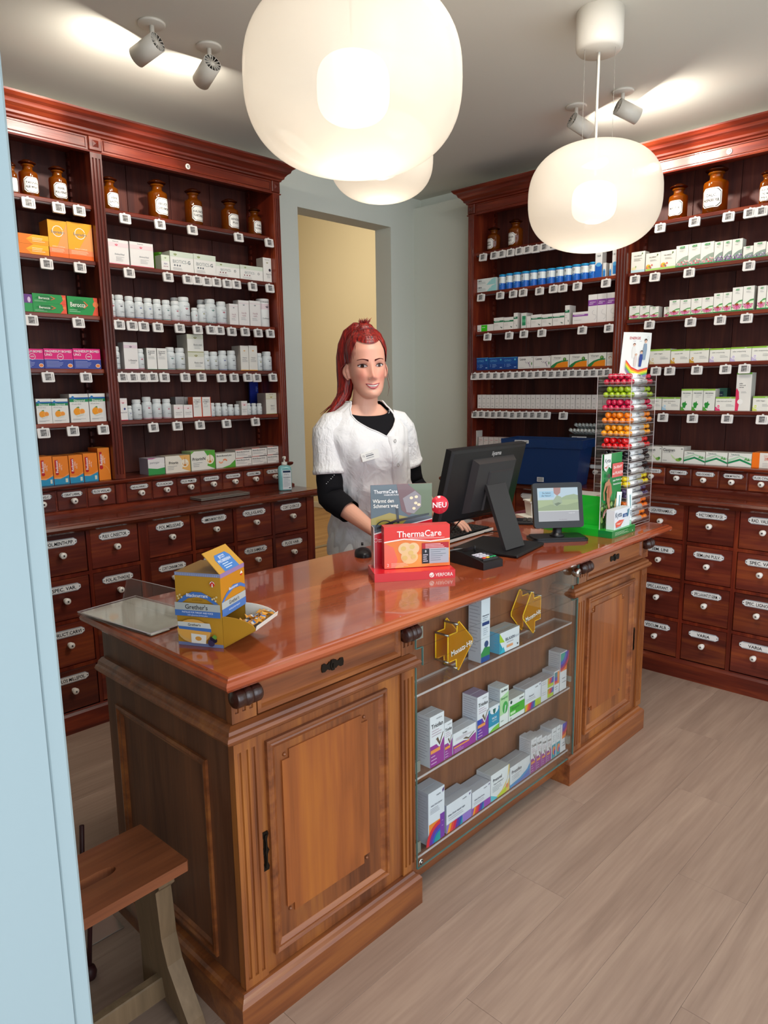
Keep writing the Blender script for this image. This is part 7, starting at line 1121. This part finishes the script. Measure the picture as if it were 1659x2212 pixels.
def hand(wr, dirv, side, spread, curl, palm_dn=Vector((0, 0, -1))):
    w0 = WL(*wr); dv = (We*dirv[0]+Wc*dirv[1]+Vector((0, 0, dirv[2]))).normalized(); sv = dv.cross(Vector((0, 0, 1))).normalized()*side; dn = dv.cross(sv).normalized(); dn = dn if dn.z < 0 else -dn
    q.tube([w0-dv*.01, w0+dv*.02, w0+dv*.055, w0+dv*.088], [(.026, .019), (.034, .017), (.040, .015), (.038, .012)], 20, up=dn)
    for i, (o_, L, r) in enumerate(((-.029, .068, .0082), (-.010, .078, .0086), (.010, .073, .0084), (.029, .058, .0074))):
        b0 = w0+dv*(.080-.004*abs(i-1))+sv*o_; d1 = (dv+sv*o_*spread).normalized(); P = [b0-d1*.02, b0]; a = 0
        for s_ in (.42, .32, .26): a += curl*(1 if s_ == .42 else .9); P.append(P[-1]+(d1*cos(a)+dn*sin(a))*L*s_)
        q.tube(P, [r*1.1, r*1.1, r, r*.93, r*.72], 12)
    tb = w0+dv*.022-sv*.028; q.tube([tb, tb+dv*.028-sv*.020+dn*.008, tb+dv*.054-sv*.026+dn*.016, tb+dv*.072-sv*.024+dn*.022], [.013, .0115, .0098, .0075], 14)
    return w0, dv, sv, dn
HANDS = [hand(RWR, (.62, .62, -.30), 1, 6, .30), hand(LWR, (.85, .30, -.22), 1, 5, .26)]
for sg in (-1, 1):
    hx = .025+SV.x*sg*.095; hc = -.17+SV.y*sg*.095
    wt([(hx, hc, .90), (hx, hc+.005, .70), (hx, hc+.01, .48), (hx, hc-.005, .30), (hx, hc-.015, .10)], [.094, .082, .056, .054, .038], 24)
    wt([(hx, hc-.05, .045), (hx+.02, hc+.02, .045), (hx+.05, hc+.12, .03), (hx+.06, hc+.155, .025)], [(.034, .034), (.042, .042), (.044, .026), (.030, .016)], 20)
for sx in (-1, 1):   # ears
    P = [hw((sx*(.073+.011*sin(pi*i/10)), -.010-.016*sin(pi*i/10), .012-.060*i/10)) for i in range(11)]; q.tube(P, [(.005+.004*sin(pi*i/10)) for i in range(11)], 10)
    q.tube([hw((sx*.072, -.008, .008)), hw((sx*.076, -.014, -.012)), hw((sx*.071, -.004, -.044))], [.007, .008, .006], 12)
raw = q.mesh('raw', SKIN); ro = bpy.data.objects.new('raw', raw); COL.objects.link(ro)
md = ro.modifiers.new('r', 'REMESH'); md.mode = 'VOXEL'; md.voxel_size = .0029; md.use_smooth_shade = True
sm_ = ro.modifiers.new('s', 'SMOOTH'); sm_.factor = .5; sm_.iterations = 3
dg = bpy.context.evaluated_depsgraph_get(); bm_ = bpy.data.meshes.new_from_object(ro.evaluated_get(dg)); bpy.data.objects.remove(ro)
bm_.name = 'body'; bm_.materials.clear(); bm_.materials.append(SKIN)
for p in bm_.polygons: p.use_smooth = True
at = bm_.color_attributes.new('Col', 'FLOAT_COLOR', 'POINT'); buf = []
cheek = [hw(onface(s_*.043, -.040)) for s_ in (-1, 1)]; nose_ = hw(onface(0, -.043)); base = Vector(lin(0xe0a890)); ros = Vector(lin(0xd4796a)); warm = Vector(lin(0xd88a78))
for v in bm_.vertices:
    p = v.co; k = sum(exp(-((p-c).length/.026)**2) for c in cheek)*.55+exp(-((p-nose_).length/.018)**2)*.35
    hd = max(0, min(1, (p.z-1.46)/.06)); c = base.lerp(warm, .30*hd).lerp(ros, min(.8, k)); buf += [c.x, c.y, c.z, 1]
at.data.foreach_set('color', buf)
body = place('body', bm_, woman); body.location = -Vector((WP.x, WP.y, 0))
# -- face details
def hwm(q): q.v = [tuple(hw(v)) for v in q.v]
def patch(q, outline_top, outline_bot, n, lift, col, m=0, rows_=6, dome=0.):
    rows = []
    for i in range(rows_+1):
        t_ = i/rows_; row = []
        for j in range(n+1):
            u = j/n; xt, zt_ = outline_top(u); xb, zb = outline_bot(u); x = xb+(xt-xb)*t_; z = zb+(zt_-zb)*t_; row.append(onface(x, z, lift+dome*sin(pi*t_)*sin(pi*u)))
        rows.append(row)
    q.grid(rows, lin(col), m)
EYEM = print_mat('eye', .08, .6, .6)
for sx in (-1, 1):
    cx, cz, hw_, ht = sx*.0335, -.0005, .0165, .0058
    top_ = lambda u: (cx+hw_*(2*u-1), cz+ht*1.05*(1-abs(2*u-1)**2.1)+.0010*(2*u-1)*sx); bot_ = lambda u: (cx+hw_*(2*u-1), cz-ht*.72*(1-abs(2*u-1)**2.3)+.0010*(2*u-1)*sx)
    q = MB(); patch(q, top_, bot_, 14, .0016, 0xd8ccc8, dome=.0022)
    def disc(r, col, l, px=0., pz=.0004):
        P = []
        for i in range(24): a = 2*pi*i/24; x = cx-.0006+px+r*cos(a); z = cz+pz+r*sin(a); z = min(z, top_((x-cx)/hw_/2+.5)[1]-.0002); z = max(z, bot_((x-cx)/hw_/2+.5)[1]+.0002); P.append(onface(x, z, l))
        q.add(P, [tuple(range(24))], lin(col))
    disc(.0066, 0x2a1814, .0040); disc(.0054, 0x4a2c1e, .0042); disc(.0028, 0x080606, .0045); q.draw([('o', 0, 0, .0011, 0xf4f0ec)], 1, 1, lambda x, y, l: onface(cx+.0015+x, cz+.0022+y, .0048)); hwm(q); wb(q, 'eye', EYEM)
    q = MB(); lt = lambda u: (cx+hw_*1.1*(2*u-1), top_(u)[1]+.0022*(1-.5*abs(2*u-1)**2)+(.0022 if (u > .9 and sx > 0) or (u < .1 and sx < 0) else 0)); patch(q, lt, lambda u: (top_(u)[0], top_(u)[1]-.0003), 14, .0040, 0x1c1214, rows_=2, dome=.001)
    patch(q, lambda u: (bot_(u)[0], bot_(u)[1]+.0002), lambda u: (bot_(u)[0], bot_(u)[1]-.0008), 12, .0026, 0x7c4840, rows_=1); hwm(q); wb(q, 'eyelashes', MATTEPRINT)
    q = MB(); patch(q, lambda u: (cx+.0165*(2*u-1), cz+.0085+.0016*(1-(2*u-1)**2)), lambda u: (cx+.0165*(2*u-1), cz+.0068+.0016*(1-(2*u-1)**2)), 12, .0008, 0xa8685c, rows_=1); hwm(q); wb(q, 'eyelid_crease', SKIN)
    q = MB(); e = lambda u: u if sx > 0 else 1-u
    bt = lambda u: (sx*(.0125+.040*e(u)), .0196+.0062*sin(pi*min(1, e(u)*.78))+.0030*(1-e(u))); bb_ = lambda u: (sx*(.0125+.040*e(u)), .0152+.0082*sin(pi*min(1, e(u)*.80))+.0014*e(u))
    patch(q, bt, bb_, 16, .0012, 0x45120f, rows_=2, dome=.0012); hwm(q); wb(q, 'eyebrow', MATTEPRINT)
    q = MB(); q.lathe([(.0001, 0), (.0035, .0006), (.0001, .0012)], (sx*.0075, onface(0, -.054)[1]-.0052, -.0535), 12, axis='z', col=lin(0x5a2420)); hwm(q); wb(q, 'nostril', MATTEPRINT)
MX, MZ = .0, -.0735
mc = lambda u: MZ+.0085*(2*u-1)**2-.001          # smile curve
q = MB(); lipw = .0300
patch(q, lambda u: (lipw*(2*u-1), mc(u)+.0055*(1-(2*u-1)**4)-.0014*exp(-((2*u-1)/.12)**2)), lambda u: (lipw*.98*(2*u-1), mc(u)+.0012*(1-(2*u-1)**2)), 24, .0012, 0xb05058, rows_=5, dome=.0028)
patch(q, lambda u: (lipw*.98*(2*u-1), mc(u)-.0062*(1-(2*u-1)**2)), lambda u: (lipw*.96*(2*u-1), mc(u)-.0142*(1-abs(2*u-1)**2.2)), 24, .0010, 0xb9545c, rows_=6, dome=.0042); hwm(q); wb(q, 'lips', print_mat('lip_skin', .25, .5, .2))
q = MB(); patch(q, lambda u: (lipw*.95*(2*u-1), mc(u)+.0014*(1-(2*u-1)**2)), lambda u: (lipw*.95*(2*u-1), mc(u)-.0068*(1-(2*u-1)**2)), 24, .0004, 0x4a1c1c, rows_=3); patch(q, lambda u: (lipw*.74*(2*u-1), mc(u*.74+.13)+.0010), lambda u: (lipw*.74*(2*u-1), mc(u*.74+.13)-.0050*(1-(2*u-1)**4)), 20, .0010, 0xe8dcd0, rows_=3, dome=.0010)
for i in range(-4, 5): x = i*.0043; u = x/lipw/2+.5; q.add([onface(x-.00015, mc(u)+.001, .0024), onface(x+.00015, mc(u)+.001, .0024), onface(x+.00015, mc(u)-.0044, .0024), onface(x-.00015, mc(u)-.0044, .0024)], [(0, 1, 2, 3)], lin(0xb09c90))
hwm(q); wb(q, 'teeth', EYEM)
q = MB(); P = [hw(onface(-.0135, -.0475, .001))+(Wc*.0012)]; q.lathe([(.0001, -.0012), (.0016, 0), (.0001, .0012)], tuple(P[0]), 10); wb(q, 'nose_stud', CHROME)
# -- hair: cap over the skull, swept up to a crown, tail falling behind her right side
def hline(th):
    a = abs((th+pi) % (2*pi)-pi)     # 0 at the face, pi behind
    return .092-.010*cos(3*a)*(a < .9) if a < .75 else (.092-.078*min(1, (a-.75)/.55) if a < 1.95 else .014-.078*min(1, (a-1.95)/.6))
q = MB(); rows = []; NN = 96
for i in range(29):
    u = i/28; row = []
    for j in range(NN):
        th = 2*pi*j/NN; z0 = hline(th); z = z0+(.128-z0)*(1-(1-u)**1.25); a = abs((th+pi) % (2*pi)-pi); o_ = .0045+.010*min(1, u*2.2)+.0012*sin(th*34+u*4)*min(1, u*3)
        x, f, zz = headpt(th, z, o_); zz += .012*u*u+.010*exp(-((u-.85)/.25)**2); row.append(hw((x*(1-.10*u), f-.004*u, zz)))
    rows.append(row)
q.grid(rows, closed=True, cap1=True)
rows = []     # dark ends curve into the tie on the crown
q.tube([hw((.004, .028, .128)), hw((.002, .010, .142)), hw((0, -.006, .150)), hw((0, -.022, .146))], [(.040, .02), (.036, .022), (.026, .022), (.020, .018)], 28, ridge=9, ramp=.05)
wb(q, 'hair', HAIR)
q = MB()      # ponytail
q.tube([hw((-.004, .000, .146)), hw((-.026, -.022, .150)), hw((-.054, -.040, .128)), hw((-.070, -.052, .086)), hw((-.074, -.060, .040)), hw((-.074, -.064, -.010)), hw((-.075, -.060, -.060)), hw((-.086, -.052, -.105)), hw((-.110, -.040, -.142)), hw((-.142, -.030, -.170)), hw((-.172, -.030, -.192))],
       [(.020, .018), (.030, .022), (.031, .024), (.028, .028), (.026, .034), (.025, .036), (.025, .036), (.027, .030), (.026, .022), (.018, .014), (.003, .003)], 44, ridge=13, ramp=.045)
rr = random.Random(2)
for i in range(26):
    a = rr.uniform(0, 2*pi); o_ = rr.uniform(.012, .030); c0 = Vector((-.074+o_*cos(a)*.9, -.062+o_*.9*sin(a)*1.1, 0))
    P = [(-.05, -.035, .128), (c0.x+.004, c0.y, .05), (c0.x, c0.y, -.05), (c0.x-.008, c0.y-.002, -.10), (c0.x-.034-rr.uniform(0, .012), c0.y, -.142), (c0.x-.07-rr.uniform(0, .022), c0.y, -.172-rr.uniform(0, .012))]
    q.tube([hw(p) for p in P], [.002, .0032, .0032, .003, .0022, .0006], 6)
wb(q, 'ponytail', HAIR)
q = MB()      # tuft above the tie and loose strands
for i in range(42):
    a = rr.uniform(0, 2*pi); s_ = rr.uniform(.2, 1); b0 = Vector((-.001+.012*cos(a)*s_, -.002+.010*sin(a)*s_, .150)); tp = b0+Vector((.020*cos(a)*s_+.004, .016*sin(a)*s_, rr.uniform(.020, .036)))
    q.tube([hw(b0), hw(b0.lerp(tp, .6)+Vector((0, 0, .003))), hw(tp)], [.0026, .0018, .0004], 5)
for P in (((-.058, .050, .075), (-.062, .052, .045), (-.061, .050, .020)), ((-.052, .058, .080), (-.056, .060, .050), (-.058, .056, .028)), ((-.062, .042, .070), (-.068, .040, .030), (-.070, .034, .0)), ((.066, .030, .03), (.074, .022, -.02), (.078, .016, -.05), (.086, .008, -.085), (.078, .004, -.12)), ((.068, .028, .01), (.080, .02, -.03), (.088, .014, -.06)), ((.055, .04, .09), (.066, .03, .10), (.074, .02, .088)), ((-.078, -.01, .02), (-.10, -.01, 0), (-.112, -.01, -.03))):
    q.tube([hw(p) for p in P], [.0012]+[.0009]*(len(P)-2)+[.0003], 5)
wb(q, 'loose_hair', HAIR)
q = MB(); q.tube([hw((.004*cos(0), 0, .147))]*1+[hw((.0, -.001, .153))], [.019, .017], 24); wb(q, 'hair_tie', BLK)
# -- black shirt: body under the tunic, three-quarter sleeves
q = MB(); rows = []
for i in range(26):
    u = i/25; row = []
    for j in range(72):
        th = 2*pi*j/72; s, c = sin(th), cos(th); top = 1.452-(.056*max(0, c)**1.1); row.append(torw(th, 1.08+(top-1.08)*u, .0035))
    rows.append(row)
q.grid(rows, closed=True)
def sleeve(q, pts, rad, n=28, wr_=0., cap=False): q.tube([WL(*p) for p in pts], rad, n, cap=cap, ridge=7, ramp=wr_)
mixp = lambda a, b, t_: tuple(x+(y-x)*t_ for x, y in zip(a, b))
for sh_, el, wr in ((RSH, REL, RWR), (LSH, LEL, LWR)):
    pts = [mixp(sh_, el, t_) for t_ in (.2, .5, .62, .74, .84, .92, 1.)]+[mixp(el, wr, t_) for t_ in (.08, .16, .25, .34, .42)]
    rd = [.050, .053, .0515, .053, .051, .052, .051, .052, .049, .0495, .046, .0455]; sleeve(q, pts, rd, wr_=.012)
wb(q, 'black_shirt', BLK)
q = MB(); rr = random.Random(9)   # rhinestones and beaded neckline
for k, t_ in enumerate((.60, .63, .655, .68, .70, .725, .75, .665, .64, .615)):
    p = WL(*mixp(RSH, REL, t_+.02)); o_ = We*(-.028+.0062*(9-k if k < 7 else 12-k))+Wc*.0515*cos(.5*(k-5)/5); q.lathe([(.0001, -.0018), (.0022 if k != 3 else .0036, 0), (.0001, .0018)], tuple(p+o_), 8)
for j in range(46):
    th = -1.9+3.8*j/45; c = cos(th); top = 1.452-(.056*max(0, c)**1.1)
    if abs(th) > .55: q.lathe([(.0001, -.0014), (.0017, 0), (.0001, .0014)], tuple(torw(th, top-.003, .0055)), 6)
o = wb(q, 'rhinestones', mat('rhinestone', 0xf4f0ec, .2, emis=0xffffff, es=.15)); o['kind'] = 'stuff'
# -- white tunic: lofted shell with a V opening, buttoned edge, short sleeves with cuffs
VT = radians(12)      # the V runs down towards her left of centre
def ttop(th):
    a = (th+pi) % (2*pi)-pi-VT
    if a < 0: k = max(0, 1-abs(a)/1.30)
    else: k = max(0, 1-abs(a)/1.05)
    return 1.452-.135*k**1.15
q = MB(); rows = []; NT_ = 96; NR = 44
for i in range(NR+1):
    u = i/NR; row = []
    for j in range(NT_):
        th = 2*pi*j/NT_+VT; tp = ttop(th); z = .80+(tp-.80)*u; fold = .0035*sin(th*9+z*21)*sin(z*13+th*2)+.0028*sin(th*17-z*37)
        fold *= min(1, (tp-z)/.06+.15); flare = .010*max(0, (1.0-z)/.2)
        row.append(torw(th, z, .0095+fold*(.6+.8*(z < 1.12))+flare))
    rows.append(row)
q.grid(rows, closed=True)
q.tube([p for p in rows[-1]]+[rows[-1][0]], .0030, 8)
pl = []     # front placket
for i in range(30): z = 1.318-.50*i/29; pl.append(z)
R0 = [torw(VT+.02, z, .0135+.001*sin(z*40)) for z in pl]; R1 = [torw(VT+.30, z, .0140) for z in pl]; R0b = [torw(VT+.02, z, .009) for z in pl]; q.grid([R0b, R0, R1], sm=True)
wb(q, 'tunic', CLOTH)
for sh_, el in ((RSH, REL), (LSH, LEL)):
    q = MB(); pts = [(sh_[0]*.60, sh_[1]*.5-.012, 1.383), (sh_[0]*.86, sh_[1]*.85, 1.366)]+[mixp(sh_, el, t_) for t_ in (.04, .16, .3, .45, .585)]
    p0, p1 = mixp(sh_, el, .585), mixp(sh_, el, .66); pts += [mixp(p0, p1, .12), mixp(p0, p1, .9), p1]
    sleeve(q, pts, [(.048, .040), (.054, .052), (.058, .056), .059, .0575, .059, .0605, .0635, .0625, .053], 40, .018); wb(q, 'tunic_sleeve', CLOTH)
q = MB()
for z in (1.300, 1.205, 1.110, 1.02):
    c = torw(VT+.16, z, .0155); n2 = (torw(VT+.16, z, .03)-c).normalized(); u2 = n2.cross(Vector((0, 0, 1))).normalized(); q.tube([c+(u2*cos(a)+Vector((0, 0, 1))*sin(a))*.0062 for a in [2*pi*i/16 for i in range(17)]], .0009, 6)
wb(q, 'snap_buttons', SILVER)
q = MB(); bc = torw(VT-.42, 1.250, .0165); n2 = (torw(VT-.42, 1.250, .04)-bc).normalized(); u2 = Vector((0, 0, 1)).cross(n2).normalized(); v2 = n2.cross(u2); ti = radians(14); u3 = u2*cos(ti)+v2*sin(ti); v3 = v2*cos(ti)-u2*sin(ti)
w2, h2 = .068, .032
P = [bc+u3*x+v3*y+n2*z for z in (0, .003) for x, y in ((-w2/2, -h2/2), (w2/2, -h2/2), (w2/2, h2/2), (-w2/2, h2/2))]; q.add(P, [(3, 2, 1, 0), (4, 5, 6, 7), (0, 1, 5, 4), (1, 2, 6, 5), (2, 3, 7, 6), (3, 0, 4, 7)], lin(0xe8e6e0))
q.draw([('t', '73', .12, .62, .24, 0x50505a, .12), ('l', .26, .72, .75, 1, .1, .05, 0x6c6c74), ('b', 'C.Muster', .52, .48, .17, 0x44444c, .5), ('l', .26, .26, .8, 1, .1, .05, 0x8a8a90)][:2]+[('l', .26, .50, .85, 1, .1, .10, 0x50505a), ('l', .26, .28, .8, 1, .1, .05, 0x8a8a90)], w2, h2, face(bc-u3*w2/2-v3*h2/2+n2*.003, u3, v3, n2)); wb(q, 'name_badge', PRINT)
q = MB()      # trousers and shoes
for sg in (-1, 1):
    hx = .025+SV.x*sg*.095; hc = -.17+SV.y*sg*.095
    q.tube([WL(hx, hc, .93), WL(hx, hc+.005, .70), WL(hx, hc+.01, .48), WL(hx, hc, .25), WL(hx, hc-.012, .09)], [.104, .098, .080, .074, .070], 28, ridge=5, ramp=.02)
wb(q, 'trousers', TROU)
for sg in (-1, 1):
    hx = .025+SV.x*sg*.095; hc = -.17+SV.y*sg*.095; q = MB()
    q.tube([WL(hx-.01, hc-.075, .045), WL(hx, hc-.04, .055), WL(hx+.02, hc+.03, .052), WL(hx+.05, hc+.12, .036), WL(hx+.065, hc+.175, .026)], [(.030, .040), (.044, .053), (.048, .050), (.052, .034), (.034, .022)], 24); wb(q, 'shoe', SHOE)
